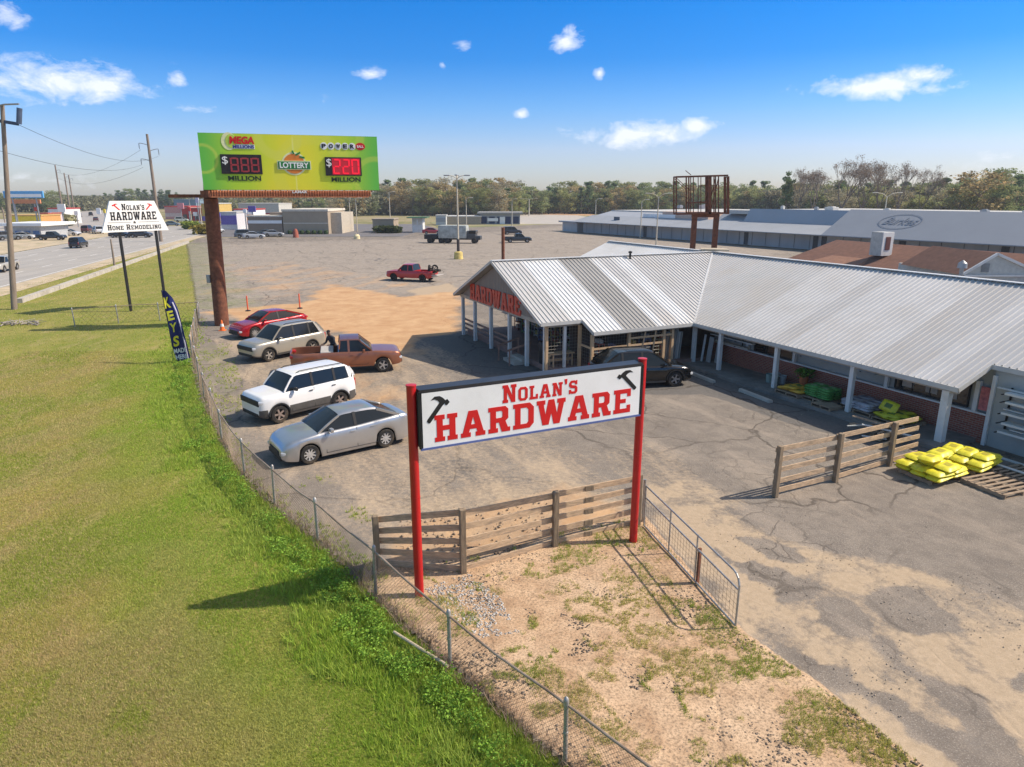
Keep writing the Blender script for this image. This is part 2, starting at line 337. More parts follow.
def lot_material():
    m = bpy.data.materials.new('worn_asphalt_and_sand'); m.use_nodes = True; n = m.node_tree.nodes; l = m.node_tree.links
    b = n['Principled BSDF']; b.inputs['Roughness'].default_value = .92; b.inputs['Specular IOR Level'].default_value = .15
    def nd(t, **k):
        q = n.new(t)
        for a_, v in k.items(): setattr(q, a_, v)
        return q
    def M(op, a_, b_=None, clamp=False):
        q = nd('ShaderNodeMath', operation=op, use_clamp=clamp)
        for i, v in enumerate((a_, b_)):
            if v is None: continue
            if isinstance(v, (int, float)): q.inputs[i].default_value = v
            else: l.new(v, q.inputs[i])
        return q.outputs[0]
    def mix(f, a_, c_, bt='MIX'):
        q = nd('ShaderNodeMixRGB', blend_type=bt)
        for i, v in enumerate((f, a_, c_)):
            if isinstance(v, (int, float)): q.inputs[i].default_value = v
            elif isinstance(v, tuple): q.inputs[i].default_value = v+(1,)
            else: l.new(v, q.inputs[i])
        return q.outputs[0]
    geo = nd('ShaderNodeNewGeometry'); pos = geo.outputs['Position']
    def noise(sc, det=6, ro=.6, st=None, dist=0):
        q = nd('ShaderNodeTexNoise'); q.inputs['Scale'].default_value = sc; q.inputs['Detail'].default_value = det; q.inputs['Roughness'].default_value = ro; q.inputs['Distortion'].default_value = dist
        if st:
            m0 = nd('ShaderNodeMapping'); m0.inputs['Rotation'].default_value = (0, 0, st[3]); l.new(pos, m0.inputs[0])
            mp_ = nd('ShaderNodeMapping'); mp_.inputs['Scale'].default_value = st[:3]; l.new(m0.outputs[0], mp_.inputs[0]); l.new(mp_.outputs[0], q.inputs['Vector'])
        else: l.new(pos, q.inputs['Vector'])
        return q.outputs['Fac']
    def rng_(x, a_, b_, c_=0.0, d_=1.0):
        q = nd('ShaderNodeMapRange'); l.new(x, q.inputs[0])
        for i, v in enumerate((a_, b_, c_, d_)): q.inputs[i+1].default_value = v
        return q.outputs[0]
    at = nd('ShaderNodeAttribute', attribute_name='mask'); sp = nd('ShaderNodeSeparateColor'); l.new(at.outputs['Color'], sp.inputs[0])
    sand, grass, dark = sp.outputs[0], sp.outputs[1], sp.outputs[2]
    at2 = nd('ShaderNodeAttribute', attribute_name='mask2'); sp2 = nd('ShaderNodeSeparateColor'); l.new(at2.outputs['Color'], sp2.inputs[0])
    orange, dirt, pale = sp2.outputs[0], sp2.outputs[1], sp2.outputs[2]
    n_big = noise(.16, 7, .6); n_mid = noise(.8, 8, .65, dist=.4); n_fine = noise(7, 8, .7); n_grit = noise(45, 3, .8)
    asp = mix(rng_(n_mid, .32, .68), (.20, .168, .137), (.30, .252, .203))
    asp = mix(rng_(n_big, .4, .65, 0, .55), asp, (.33, .285, .235))
    asp = mix(M('MULTIPLY', pale, .85), asp, mix(rng_(n_mid, .3, .7), (.40, .34, .275), (.50, .425, .345)))
    # aggregate speckle
    asp = mix(rng_(noise(2.2, 8, .72), .44, .62, 0, .55), asp, (.155, .132, .112))
    streak = noise(.9, 8, .68, st=(.28, 1, 1, R(65)))
    asp = mix(rng_(streak, .50, .64, 0, .65), asp, (.42, .345, .27))
    asp = mix(rng_(noise(.55, 7, .7, st=(.3, 1, 1, R(70))), .55, .66, 0, .5), asp, (.15, .13, .115))
    asp = mix(rng_(n_grit, .38, .70, 0, .7), asp, (.105, .092, .08))
    asp = mix(rng_(noise(34, 4, .7), .54, .70, 0, .75), asp, (.50, .45, .39))
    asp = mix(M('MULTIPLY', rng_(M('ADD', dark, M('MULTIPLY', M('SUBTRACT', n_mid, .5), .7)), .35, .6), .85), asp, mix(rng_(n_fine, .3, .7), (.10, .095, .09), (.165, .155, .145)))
    # cracks: sealed seams and map cracking
    wv = nd('ShaderNodeVectorMath', operation='ADD'); l.new(pos, wv.inputs[0])
    nv = nd('ShaderNodeTexNoise'); nv.inputs['Scale'].default_value = 1.1; nv.inputs['Detail'].default_value = 6; l.new(pos, nv.inputs['Vector'])
    sc_ = nd('ShaderNodeVectorMath', operation='SCALE'); l.new(nv.outputs['Color'], sc_.inputs[0]); sc_.inputs['Scale'].default_value = .8; l.new(sc_.outputs[0], wv.inputs[1])
    def crack(sc2, w0, w1):
        vo = nd('ShaderNodeTexVoronoi', feature='DISTANCE_TO_EDGE'); vo.inputs['Scale'].default_value = sc2; l.new(wv.outputs[0], vo.inputs['Vector'])
        return rng_(vo.outputs['Distance'], w0, w1, 1, 0)
    cr = M('MAXIMUM', M('MULTIPLY', crack(.21, .003, .013), rng_(noise(.11, 3), .34, .48)), M('MULTIPLY', crack(1.2, .006, .045), M('MULTIPLY', rng_(noise(.22, 4), .49, .60), .75)))
    cr = M('MULTIPLY', cr, M('SUBTRACT', 1.0, M('MULTIPLY', sand, .8)))
    asp = mix(M('MULTIPLY', cr, .65), asp, (.06, .05, .042))
    # blown sand in the hollows
    sand_m = rng_(M('ADD', M('MULTIPLY', sand, 1.25), M('ADD', M('MULTIPLY', M('SUBTRACT', streak, .5), 1.1), M('MULTIPLY', M('SUBTRACT', n_fine, .5), .9))), .36, .74)
    sandc = mix(rng_(n_fine, .3, .7), (.41, .31, .20), (.56, .43, .295))
    sandc = mix(rng_(n_grit, .36, .7, 0, .55), sandc, (.28, .22, .16))
    col = mix(M('MULTIPLY', sand_m, .9), asp, sandc)
    or_m = rng_(M('ADD', M('MULTIPLY', orange, 1.2), M('MULTIPLY', M('SUBTRACT', noise(.5, 7, .65, st=(1, .35, 1, .3)), .5), 1.4)), .35, .8)
    orc = mix(rng_(n_mid, .3, .7), (.46, .255, .12), (.62, .40, .215))
    col = mix(M('MULTIPLY', or_m, .88), col, orc)
    # bare dirt of the island round the sign
    dc = mix(rng_(noise(1.6, 9, .72), .36, .64), (.42, .265, .155), (.66, .46, .29))
    dc = mix(rng_(noise(4.5, 8, .75), .50, .64, 0, .6), dc, (.30, .20, .12))
    dc = mix(rng_(noise(.45, 5, .6), .45, .7, 0, .7), dc, (.66, .49, .33))
    dc = mix(rng_(noise(22, 4, .75), .46, .64, 0, .8), dc, (.16, .115, .075))
    dc = mix(rng_(noise(60, 2, .7), .6, .75, 0, .5), dc, (.70, .58, .44))
    dm = rng_(M('ADD', dirt, M('MULTIPLY', M('SUBTRACT', n_mid, .5), .6)), .4, .6)
    col = mix(dm, col, dc)
    gc = mix(rng_(n_fine, .3, .7), (.085, .125, .02), (.20, .225, .055))
    gm = rng_(M('ADD', grass, M('ADD', M('MULTIPLY', M('SUBTRACT', n_fine, .5), 1.3), M('MULTIPLY', M('SUBTRACT', n_mid, .5), .6))), .5, .8)
    col = mix(M('MULTIPLY', gm, .8), col, gc)
    l.new(col, b.inputs['Base Color'])
    bn = nd('ShaderNodeBump'); bn.inputs['Strength'].default_value = .55; bn.inputs['Distance'].default_value = .03
    hgt = M('ADD', M('MULTIPLY', n_fine, .6), M('ADD', M('MULTIPLY', n_grit, .35), M('MULTIPLY', cr, -.6)))
    l.new(hgt, bn.inputs['Height']); l.new(bn.outputs[0], b.inputs['Normal'])
    return m

def build_lot():
    ys = [1.6]
    while ys[-1] < 235: ys.append(ys[-1]+max(.14, .0045*ys[-1]))
    ys = np.array(ys); xs = []
    x = -78.0
    while x < 121:
        xs.append(x); x += .14 if -12 < x < 19 else (.3 if -32 < x < 32 else (.5 if x < 0 else 1.0))
    xs = np.array(xs); X, Y = np.meshgrid(xs, ys); nx, ny = len(xs), len(ys)
    d_lot = sdf(X, Y, lot_poly)
    wob = (fbm(X, Y, 3.0, 5, 1)-.5)*2
    def ar(poly, soft=.6, wamp=1.0): return ss(sdf(X, Y, gp(poly))+wob*wamp, -soft, soft)
    sand = np.zeros(X.shape); grass = sand.copy(); dark = sand.copy(); orange = sand.copy(); dirt = sand.copy(); pale = sand.copy()
    # apron in front of the gate, washed over with sand
    z6 = lambda pts: [(680+.348*x, 500+.348*y) for x, y in pts]
    s1 = ar([(640,492),(676,476),(716,492),(744,520),(800,545),(871,556),(960,590),(1060,640),(1060,900),(900,820),(840,735),(800,690),(742,640)], .5, .7)
    brk = .55*fbm(X, Y, 1.7, 5, 61)+.45*fbm(X, Y*.8, .55, 4, 62)
    sand = np.maximum(sand, s1*(.42+.45*ss(brk, .38, .58)))
    blobs = [z6([(375,305),(450,285),(520,310),(550,350),(550,385),(480,390),(420,350)]),
             z6([(515,410),(570,395),(615,410),(640,470),(720,500),(850,570),(900,640),(960,700),(1030,790),(900,900),(800,767),(690,690),(560,600),(480,560),(380,500),(290,440),(340,440),(480,480),(600,560),(740,640),(830,655),(760,590),(640,500),(570,440)]),
             z6([(60,110),(160,170),(290,200),(400,250),(400,290),(300,290),(230,240),(100,170)]),
             z6([(530,280),(600,230),(700,270),(780,330),(810,370),(700,390),(600,350)]),
             z6([(920,510),(1000,500),(1000,560),(940,545)]), z6([(120,95),(250,110),(370,160),(360,195),(230,160)])]
    for i, bl in enumerate(blobs):
        k = ss(sdf(X, Y, gp(bl))+(fbm(X, Y, .5, 4, 71+i)-.5)*.55, -.10, .14); sand = sand*(1-k*.97); dark = np.maximum(dark, k*(.30 if i in (0, 1, 3) else .22))
    sand = np.maximum(sand, .36*ar([(560,455),(640,440),(700,470),(760,500),(720,530),(650,490)], .8))
    # between the parked cars and the sign: thin sand over broken asphalt
    sand = np.maximum(sand, .40*ar([(198,340),(250,330),(420,330),(600,455),(640,520),(380,566),(300,510),(240,440)], 1.6, 1.5))
    sand = np.maximum(sand, .50*ar([(380,500),(470,470),(560,470),(640,500),(640,525),(380,570)], .9, 1.0))
    dark = np.maximum(dark, .55*ar([(425,462),(470,455),(505,478),(520,500),(500,505),(470,485),(430,478)], .25, .4))
    orange = np.maximum(orange, .95*ar([(185,312),(300,304),(330,285),(400,296),(470,292),(456,335),(412,338),(394,364),(330,335),(240,320)], 1.8, 2.0))
    orange = np.maximum(orange, .45*ar([(300,372),(400,360),(420,400),(300,420)], 1.5, 2.0))
    orange = np.maximum(orange, .55*ar([(380,530),(560,480),(640,520),(560,560),(380,590)], .6, .6))
    sand = np.maximum(sand, .8*ar([(405,290),(452,282),(462,292),(420,298)], 1.0, .8))
    dark = np.maximum(dark, .85*ar([(402,340),(470,322),(700,352),(820,395),(960,450),(925,462),(800,428),(700,395),(560,392),(452,374)], .3, .5))  # dark asphalt, with porch and eave shade painted in out to the shadow edge
    pale = np.maximum(pale, 1.0*ar([(150,300),(186,245),(430,238),(560,226),(800,228),(800,290),(470,300),(330,290),(200,318)], 5, 4))
    orange = np.maximum(orange, .35*ar([(180,300),(200,262),(300,262),(460,285),(330,300)], 5, 5))
    # dirt island
    isl = [(4.6,.5),(1.0,6.4)]+FENCE[2:5]+[P(372,562), P(464,560), P(555,535), P(640,516), P(742,634), P(800,672), P(870,722), P(925,767), P(1010,850)]
    dirt = ss(sdf(X, Y, isl)+wob*.28, -.12, .12)
    sand *= (1-dirt); dark *= (1-dirt)
    # weeds creeping in
    grass = np.maximum(grass, .55*ar([(194,335),(232,345),(245,395),(238,420),(214,398),(200,360)], .8, 1.0))
    grass = np.maximum(grass, .4*ar([(345,508),(372,508),(376,524),(350,522)], .25, .3))
    grass = np.maximum(grass, .5*ar([(285,475),(345,478),(340,490),(290,488)], .3, .5))
    fd = pdist(X, Y, FENCE, False); grass = np.maximum(grass, .42*ss(.9-fd+wob*.5, -.3, .4)*(Y > 11))
    wd = fbm(X, Y, 1.5, 4, 9); edge = pdist(X, Y, gp([(742,640),(800,676),(870,724),(930,770)]), False)
    grass = np.maximum(grass, dirt*(.34*ss(wd, .52, .70)+.26*ss(1.0-edge+wob*.5, -.2, .7)))
    for pl in ([(498,652),(525,648),(560,690),(540,700)], [(648,570),(664,572),(680,610),(664,622)], [(545,560),(590,545),(600,565),(550,580)], [(486,588),(505,592),(500,606)]):
        grass = np.maximum(grass, .5*ar(pl, .3, .45))
    far = pdist(X, Y, [P(188,243.5), FCORNER], False); grass = np.maximum(grass, .6*ss(6-far+wob*4, -3, 4)*(Y > 50))
    Z = dirt*(.05+.05*(fbm(X, Y, 1.2, 4, 5)-.5)) + .02*(fbm(X, Y, 2.5, 3, 6)-.5)*(Y < 60)
    Z = np.where(Y > 60, 0, Z)
    verts = np.stack([X.ravel(), Y.ravel(), Z.ravel()], 1)
    i = np.arange(nx*ny).reshape(ny, nx); q = np.stack([i[:-1,:-1], i[:-1,1:], i[1:,1:], i[1:,:-1]], -1).reshape(-1, 4)
    keep = (d_lot.ravel()[q] > -.02).all(1) if False else (d_lot.ravel()[q] > 0).sum(1) >= 2
    q = q[keep]
    o1 = np.ones(X.size)
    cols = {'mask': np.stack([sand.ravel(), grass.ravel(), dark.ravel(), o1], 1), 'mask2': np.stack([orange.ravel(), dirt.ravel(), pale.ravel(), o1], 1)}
    used = np.unique(q); rem = np.zeros(X.size, int); rem[used] = np.arange(len(used))
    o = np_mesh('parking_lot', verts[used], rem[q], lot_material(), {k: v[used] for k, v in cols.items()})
    o.data.polygons.foreach_set('use_smooth', np.ones(len(o.data.polygons), bool))
    tag(o, kind='structure')
build_lot()
ISLAND = [(4.6,.5),(1.0,6.4)]+FENCE[2:5]+[P(372,562), P(464,560), P(555,535), P(640,516), P(742,634), P(800,672), P(870,722), P(925,767), P(1010,850)]

# --- mown field, road verge and the rest of the land
def field_material(name, far=False):
    m = bpy.data.materials.new(name); m.use_nodes = True; n = m.node_tree.nodes; l = m.node_tree.links
    b = n['Principled BSDF']; b.inputs['Roughness'].default_value = .95; b.inputs['Specular IOR Level'].default_value = .1
    geo = n.new('ShaderNodeNewGeometry'); pos = geo.outputs['Position']
    def noise(sc, det=7, ro=.62, st=None):
        q = n.new('ShaderNodeTexNoise'); q.inputs['Scale'].default_value = sc; q.inputs['Detail'].default_value = det; q.inputs['Roughness'].default_value = ro
        if st:
            mp_ = n.new('ShaderNodeMapping'); mp_.inputs['Scale'].default_value = st[:3]; mp_.inputs['Rotation'].default_value = (0,0,st[3]); l.new(pos, mp_.inputs[0]); l.new(mp_.outputs[0], q.inputs['Vector'])
        else: l.new(pos, q.inputs['Vector'])
        return q.outputs['Fac']
    def mr(x, a_, b_, c_=0., d_=1.):
        q = n.new('ShaderNodeMapRange'); l.new(x, q.inputs[0])
        for i, v in enumerate((a_, b_, c_, d_)): q.inputs[i+1].default_value = v
        return q.outputs[0]
    def mix(f, a_, c_):
        q = n.new('ShaderNodeMixRGB'); l.new(f, q.inputs[0])
        for i, v in ((1, a_), (2, c_)):
            if isinstance(v, tuple): q.inputs[i].default_value = v+(1,)
            else: l.new(v, q.inputs[i])
        return q.outputs[0]
    if far:
        c = mix(mr(noise(.02), .38, .62), (.17, .17, .06), (.33, .27, .16)); c = mix(mr(noise(.3), .45, .7, 0, .6), c, (.42, .34, .22))
    else:
        c = mix(mr(noise(.35, st=(1, .5, 1, .25)), .36, .64), (.22, .235, .045), (.36, .30, .09))
        c = mix(mr(noise(1.4), .40, .7, 0, .6), c, (.17, .215, .03))
        c = mix(mr(noise(.9, 9, .7, st=(1.3, .4, 1, .25)), .52, .68, 0, .65), c, (.46, .35, .17))
        c = mix(mr(noise(14, 6, .75), .35, .7, 0, .55), c, (.12, .15, .025))
        c = mix(mr(noise(40, 3, .7), .55, .75, 0, .5), c, (.46, .42, .17))
    l.new(c, b.inputs['Base Color'])
    bn = n.new('ShaderNodeBump'); bn.inputs['Strength'].default_value = .6; bn.inputs['Distance'].default_value = .05
    l.new(noise(16, 5, .8), bn.inputs['Height']); l.new(bn.outputs[0], b.inputs['Normal'])
    return m
M_FIELD = field_material('mown_grass'); M_LAND = field_material('dry_far_land', True)
def sheet(name, poly, z, m):
    mb = MB(); mb.add([(p[0], p[1], z) for p in poly], [tuple(range(len(poly)))]); o = mb.build(name, m); return tag(o, kind='structure')
sheet('ground', [(-4000,-500),(4000,-500),(4000,5000),(-4000,5000)], -.06, M_LAND)
rdir = Vector((-.2332, .9724)); rn = Vector((.9724, .2332))   # the near road's direction and its right-hand normal
def rp(off, y):                                                # point on the line at offset off from the road axis system, at depth y
    x = (off-.2332*y)/.9724; return (x, y)
field = [(9.3, 1.0)]+[(p[0]+.02, p[1]) for p in FENCE]+[P(188,243.5), P(196,240), P(190,233), rp(-30.9, 160), rp(-30.9, -20), (9, -20)]
sheet('grass_field', field, -.028, M_FIELD)
M_ROAD = mat('road_asphalt', (.37, .345, .31), .9, var=.16, scale=.6, dirt=(.25,.235,.215), dirt_amt=.5, stretch=(2.5,.15,1))
M_PAINT = mat('road_paint', (.72, .70, .66), .8, var=.12, scale=3)
M_YPAINT = mat('road_paint_yellow', (.72, .5, .12), .8, var=.12, scale=3)
M_CONC = mat('pale_concrete', (.46, .42, .36), .9, var=.15, scale=2, dirt=(.25,.21,.17), dirt_amt=.5, bump=.3)
M_SANDV = mat('sandy_verge', (.50, .40, .27), .95, var=.2, scale=.7, dirt=(.22,.22,.09), dirt_amt=.7)
sheet('road', [rp(-30.9,-30), rp(-30.9,175), rp(-20,185), rp(-20,200), rp(-70,200), rp(-48.1,170), rp(-48.1,-30)], -.012, M_ROAD)
sheet('sand_verge', [rp(-27.9,-30), rp(-28.6,150), rp(-30.9,150), rp(-30.9,-30)], -.008, M_SANDV)
sheet('median', [rp(-48.4,40), rp(-48.4,166), rp(-62,166), rp(-62,40)], -.004, M_SANDV)
# the lots and the highway beyond, vanishing up the hill
sheet('side_lot', [rp(-62,40), rp(-62,200), P(62,218), P(-160,222), P(-300,260)], -.020, mat('pale_lot', (.40,.36,.31), .9, var=.15, scale=.3))
sheet('highway', [P(72,240), P(190,232), P(150,222), P(104,206), P(96,200.8), P(80,200.8), P(74,207), P(58,225)], -.016, mat('highway_asphalt', (.36,.33,.30), .9, var=.1, scale=.4))
for off in (-31.25, -47.8):
    sheet('edge_line', [rp(off-.07,20), rp(off-.07,168), rp(off+.07,168), rp(off+.07,20)], -.006, M_PAINT)
mbl = MB()
for off in (-35.2, -39.5, -43.7):
    for k in range(16):
        y = 42+k*8; a_, b_ = rp(off-.07, y), rp(off+.07, y); c_, d_ = rp(off+.07, y+3), rp(off-.07, y+3)
        mbl.add([(q[0], q[1], -.006) for q in (a_, b_, c_, d_)], [(0,1,2,3)])
tag(mbl.build('lane_markings', M_PAINT), kind='structure')
# darker lots round the fast food buildings beyond the big lot
sheet('food_lot', [P(196,237), P(296,236.6), P(420,236.6), P(440,229), P(420,224), P(210,224)], -.016, mat('dark_lot', (.16,.15,.15), .9, var=.15, scale=.3))
sheet('grass_bank', [P(440,228.8), P(560,223.8), P(640,224), P(640,215), P(540,214), P(430,222)], -.012, mat('verge_grass', (.20,.20,.08), .95, var=.3, scale=.1, dirt=(.42,.33,.2), dirt_amt=.7))
sheet('back_street', [P(520,224), P(640,224), P(560,213), P(535,211), P(520,213)], -.006, mat('back_street_tan', (.42,.38,.33), .9, var=.1, scale=.2))
sheet('dirt_slope', [P(524,214), P(600,216), P(570,209), P(530,208)], -.002, mat('orange_slope', (.50,.30,.16), .95, var=.2, scale=.1))
# concrete footpath edge between the verges
def low_wall():
    mb = MB(); p0 = Vector((*P(19,303), 0)); p1 = Vector((*P(188,243), 0)); n_ = 9; prev = p0
    for i in range(1, n_+1):
        q = p0.lerp(p1, i/n_); q0 = prev.lerp(q, .01)
        mb.beam(q0+Vector((0,0,.14)), q+Vector((0,0,.14)), .45, .38); prev = q
    tag(mb.build('kerb_wall', M_CONC), 'low concrete kerb wall running along the grass verge beside the road', 'kerb wall')
low_wall()

# --- grass blades of the mown field: one sward nobody could count
M_BLADE = attr_mat('grass_blades', .75, .25, .35)
def blades(name, XY, H, Wd, cols, lean=.5, nper=3, seed=1, z0=-.03):
    r = np.random.RandomState(seed); N = len(XY); pts = np.repeat(XY, nper, 0); h = np.repeat(H, nper)*(.55+.6*r.rand(N*nper)); wd = np.repeat(Wd, nper)*(.6+.6*r.rand(N*nper))
    sp = np.repeat(H, nper)[:, None]*.7
    pts = pts + (r.rand(N*nper, 2)-.5)*sp; ang = r.rand(N*nper)*2*np.pi; la = r.rand(N*nper)*2*np.pi; ll = h*lean*r.rand(N*nper)
    dx = np.cos(ang)*wd/2; dy = np.sin(ang)*wd/2
    v = np.zeros((N*nper, 3, 3)); zz = z0 if np.isscalar(z0) else np.repeat(z0, nper)
    v[:,0,0] = pts[:,0]-dx; v[:,0,1] = pts[:,1]-dy; v[:,1,0] = pts[:,0]+dx; v[:,1,1] = pts[:,1]+dy; v[:,2,0] = pts[:,0]+np.cos(la)*ll; v[:,2,1] = pts[:,1]+np.sin(la)*ll
    v[:,0,2] = zz; v[:,1,2] = zz; v[:,2,2] = zz+h
    f = np.arange(N*nper*3).reshape(-1, 3)
    cc = np.repeat(cols, nper, 0)*(.75+.5*r.rand(N*nper, 1)); cc = np.repeat(cc, 3, 0); cc = np.concatenate([cc, np.ones((len(cc), 1))], 1)
    return tag(np_mesh(name, v.reshape(-1, 3), f, M_BLADE, {'col': cc}), kind='stuff')
def scatter(n, box, keep, seed):
    r = np.random.RandomState(seed); X = r.uniform(box[0], box[1], n); Y = r.uniform(box[2], box[3], n)
    k = keep(X, Y) & (r.rand(n) < np.clip((9.0/np.maximum(Y, 1))**1.6, .02, 1)); return np.stack([X[k], Y[k]], 1)
GRN = np.array([.33,.38,.065]); OLV = np.array([.50,.43,.135]); DRY = np.array([.60,.47,.24]); LIME = np.array([.34,.50,.06])
def grass_cols(XY, seed, green=0.):
    if not np.isscalar(green): green = green[:, None]
    a_ = fbm(XY[:,0], XY[:,1]*.6, 2.2, 4, seed)[:, None]; b_ = np.random.RandomState(seed).rand(len(XY), 1)
    c = GRN*(1-ss(a_, .42, .62))+OLV*ss(a_, .42, .62); b2_ = fbm(XY[:,0]*1.0, XY[:,1]*.5, .9, 4, seed+50)[:, None]; c = c*(1-.5*ss(b2_, .50, .62))+np.array([.58,.43,.25])*.5*ss(b2_, .50, .62); c = np.where(b_ > .74+green*.26, DRY, c); return c*(1-green)+LIME*green
ff = [(9.3, 1.0)]+FENCE+[rp(-27.9, 60), rp(-27.9, 1)]
ff2 = [(9.3, 1.0)]+FENCE+[P(189,246), P(184,243.5), rp(-29.5, 118), rp(-29.5, 1)]
XY = scatter(2300000, (-26, 3, 6.0, 36), lambda X, Y: pip(X, Y, ff) & (X > -.80*Y-1) & (X < 3), 11)
XY2 = scatter(1500000, (-58, -8, 30.0, 118), lambda X, Y: pip(X, Y, ff2) & (X > -.80*Y-1) & ((Y > 36) | (X < -26)), 111)
XY = np.concatenate([XY, XY2])
tag(blades('field_grass', XY, np.full(len(XY), .044)*(1+XY[:,1]*.014), np.full(len(XY), .0065)*(1+XY[:,1]*.05), grass_cols(XY, 4, .85*ss(4.2-pdist(XY[:,0], XY[:,1], FENCE, False)+3.0*(fbm(XY[:,0], XY[:,1], 2.0, 3, 91)-.5), -.8, 3.2)), .9, 3, 2), 'short mown olive green grass of the open field', 'grass')
# lush strip along the fence
def strip_keep(lo, hi):
    def k(X, Y):
        d = pdist(X, Y, FENCE, False); nzv = fbm(X, Y, 1.2, 3, 8)
        return pip(X, Y, ff) & (d > lo) & (d < lo+(hi-lo)*(.35+1.1*nzv)) & (Y < 50)
    return k
XY = scatter(330000, (-24, 3, 5.0, 50), strip_keep(.16, 1.9), 12); hh = fbm(XY[:,0], XY[:,1], .8, 3, 21)
tag(blades('tall_fence_grass', XY, .09+.20*hh, np.full(len(XY), .014)*(1+XY[:,1]*.03), grass_cols(XY, 7, .75), .8, 4, 3), 'lush bright green weeds growing along the field side of the chain link fence', 'weeds')
def leafy(name, XY, H, seed, cols, lsz=.04, n=16, z0=-.03):
    r = np.random.RandomState(seed); N = len(XY); k = N*n
    c0 = np.repeat(XY, n, 0); h = np.repeat(H, n); z = h*np.sqrt(r.rand(k)); rad = h*.55*np.sqrt(r.rand(k)); a_ = r.rand(k)*6.283
    ctr = np.stack([c0[:,0]+rad*np.cos(a_), c0[:,1]+rad*np.sin(a_), z+z0], 1)
    u = r.randn(k, 3); u[:,2] *= .5; u /= np.linalg.norm(u, axis=1)[:, None]; t = r.randn(k, 3); v = np.cross(u, t); v /= np.linalg.norm(v, axis=1)[:, None]
    s_ = (lsz*(.6+.8*r.rand(k)))[:, None]*(1+np.repeat(XY[:,1:2], n, 0)*.03)
    q = np.stack([ctr-u*s_, ctr+v*s_*.5, ctr+u*s_, ctr-v*s_*.5], 1).reshape(-1, 3); f = np.arange(k*4).reshape(-1, 4)
    cc = np.repeat(cols, n, 0)*(.6+.7*r.rand(k, 1)); cc = np.repeat(cc, 4, 0); cc = np.concatenate([cc, np.ones((len(cc), 1))], 1)
    return tag(np_mesh(name, q, f, M_BLADE, {'col': cc}), kind='stuff')
XY = scatter(60000, (-22, 3, 5.0, 44), lambda X, Y: strip_keep(.22, 1.0)(X, Y) & (fbm(X, Y, .9, 3, 31) > .46), 13)
tag(leafy('leafy_fence_weeds', XY, .13+.26*fbm(XY[:,0], XY[:,1], .9, 3, 33), 5, np.tile(np.array([.27,.44,.06]), (len(XY), 1)), .020, 30), 'dark leafy weeds crowding the foot of the chain link fence', 'weeds')
# dead brown vines matted on the bottom of the fence
XY = scatter(240000, (-24, 4, 4.0, 50), lambda X, Y: (pdist(X, Y, FENCE, False) < .14), 14)
r_ = np.random.RandomState(2); bc = np.array([.40,.30,.22])[None]*(.6+.7*r_.rand(len(XY), 1))
tag(blades('dead_vines', XY, np.full(len(XY), .27), np.full(len(XY), .013)*(1+XY[:,1]*.03), bc, .9, 5, 6), 'brown dead vines matted along the bottom of the chain link fence', 'dead vines')
# weeds, stones on the dirt island
wdf = lambda X, Y: pip(X, Y, ISLAND) & (pdist(X, Y, ISLAND) > .05)
def islandw(X, Y):
    e = pdist(X, Y, gp([(742,640),(800,676),(870,724),(930,770)]), False); g = fbm(X, Y, 1.5, 4, 9)
    k = (g > .58) | ((e < .8) & (fbm(X, Y, .5, 3, 17) > .5))
    for pl in ([(498,652),(525,648),(560,690),(540,700)], [(648,570),(664,572),(680,610),(664,622)], [(545,560),(590,545),(600,565),(550,580)], [(486,588),(505,592),(500,606)], [(500,660),(560,660),(640,740),(600,750)]):
        k |= pip(X, Y, gp(pl))
    return k & wdf(X, Y) & (fbm(X, Y, .35, 3, 19) > .42)
XY = scatter(110000, (-4, 8, 5.0, 17), lambda X, Y: islandw(X, Y) | (wdf(X, Y) & (fbm(X, Y, .4, 3, 77) > .63)), 15)
tag(blades('island_weeds', XY, .035+.08*fbm(XY[:,0], XY[:,1], .4, 2, 22), np.full(len(XY), .012), grass_cols(XY, 9, .25), .9, 5, 7, z0=.04), 'sparse green weeds scattered over the sandy island under the red sign', 'weeds')
def pebbles(name, XY, R0, cols, seed, z0, label, cat):
    r = np.random.RandomState(seed); N = len(XY); ico = [(0,0,1),(.89,0,.45),(.28,.85,.45),(-.72,.53,.45),(-.72,-.53,.45),(.28,-.85,.45),(.72,.53,-.3),(-.28,.85,-.3),(-.89,0,-.3),(-.28,-.85,-.3),(.72,-.53,-.3)]
    fc = [(0,1,2),(0,2,3),(0,3,4),(0,4,5),(0,5,1),(1,6,2),(2,6,7),(2,7,3),(3,7,8),(3,8,4),(4,8,9),(4,9,5),(5,9,10),(5,10,1),(1,10,6)]
    B = np.array(ico); v = B[None]*(R0*(.5+.9*r.rand(N)**2))[:, None, None]*(.6+.7*r.rand(N, 11, 1))*np.array([1, 1, .7]); v[:,:,0] += XY[:,0:1]; v[:,:,1] += XY[:,1:2]; v[:,:,2] += z0
    f = (np.array(fc)[None]+(np.arange(N)*11)[:, None, None]).reshape(-1, 3)
    cc = np.repeat(cols*(.6+.7*r.rand(N, 1)), 11, 0); cc = np.concatenate([cc, np.ones((len(cc), 1))], 1)
    return tag(np_mesh(name, v.reshape(-1, 3), f, MATS['stones'], {'col': cc}), label, cat, kind='stuff')
attr_mat('stones', .9, .2)
gk = lambda X, Y: pip(X, Y, gp([(425,590),(470,575),(500,600),(520,635),(480,640),(440,610)])) & (fbm(X, Y, .6, 3, 41) > .40)
XY = scatter(30000, (-3, 2, 9, 15), gk, 16)
pebbles('gravel', XY, .022, np.tile(np.array([.42,.40,.37]), (len(XY), 1)), 3, .045, 'grey gravel spilled round the foot of the left red sign post', 'gravel')
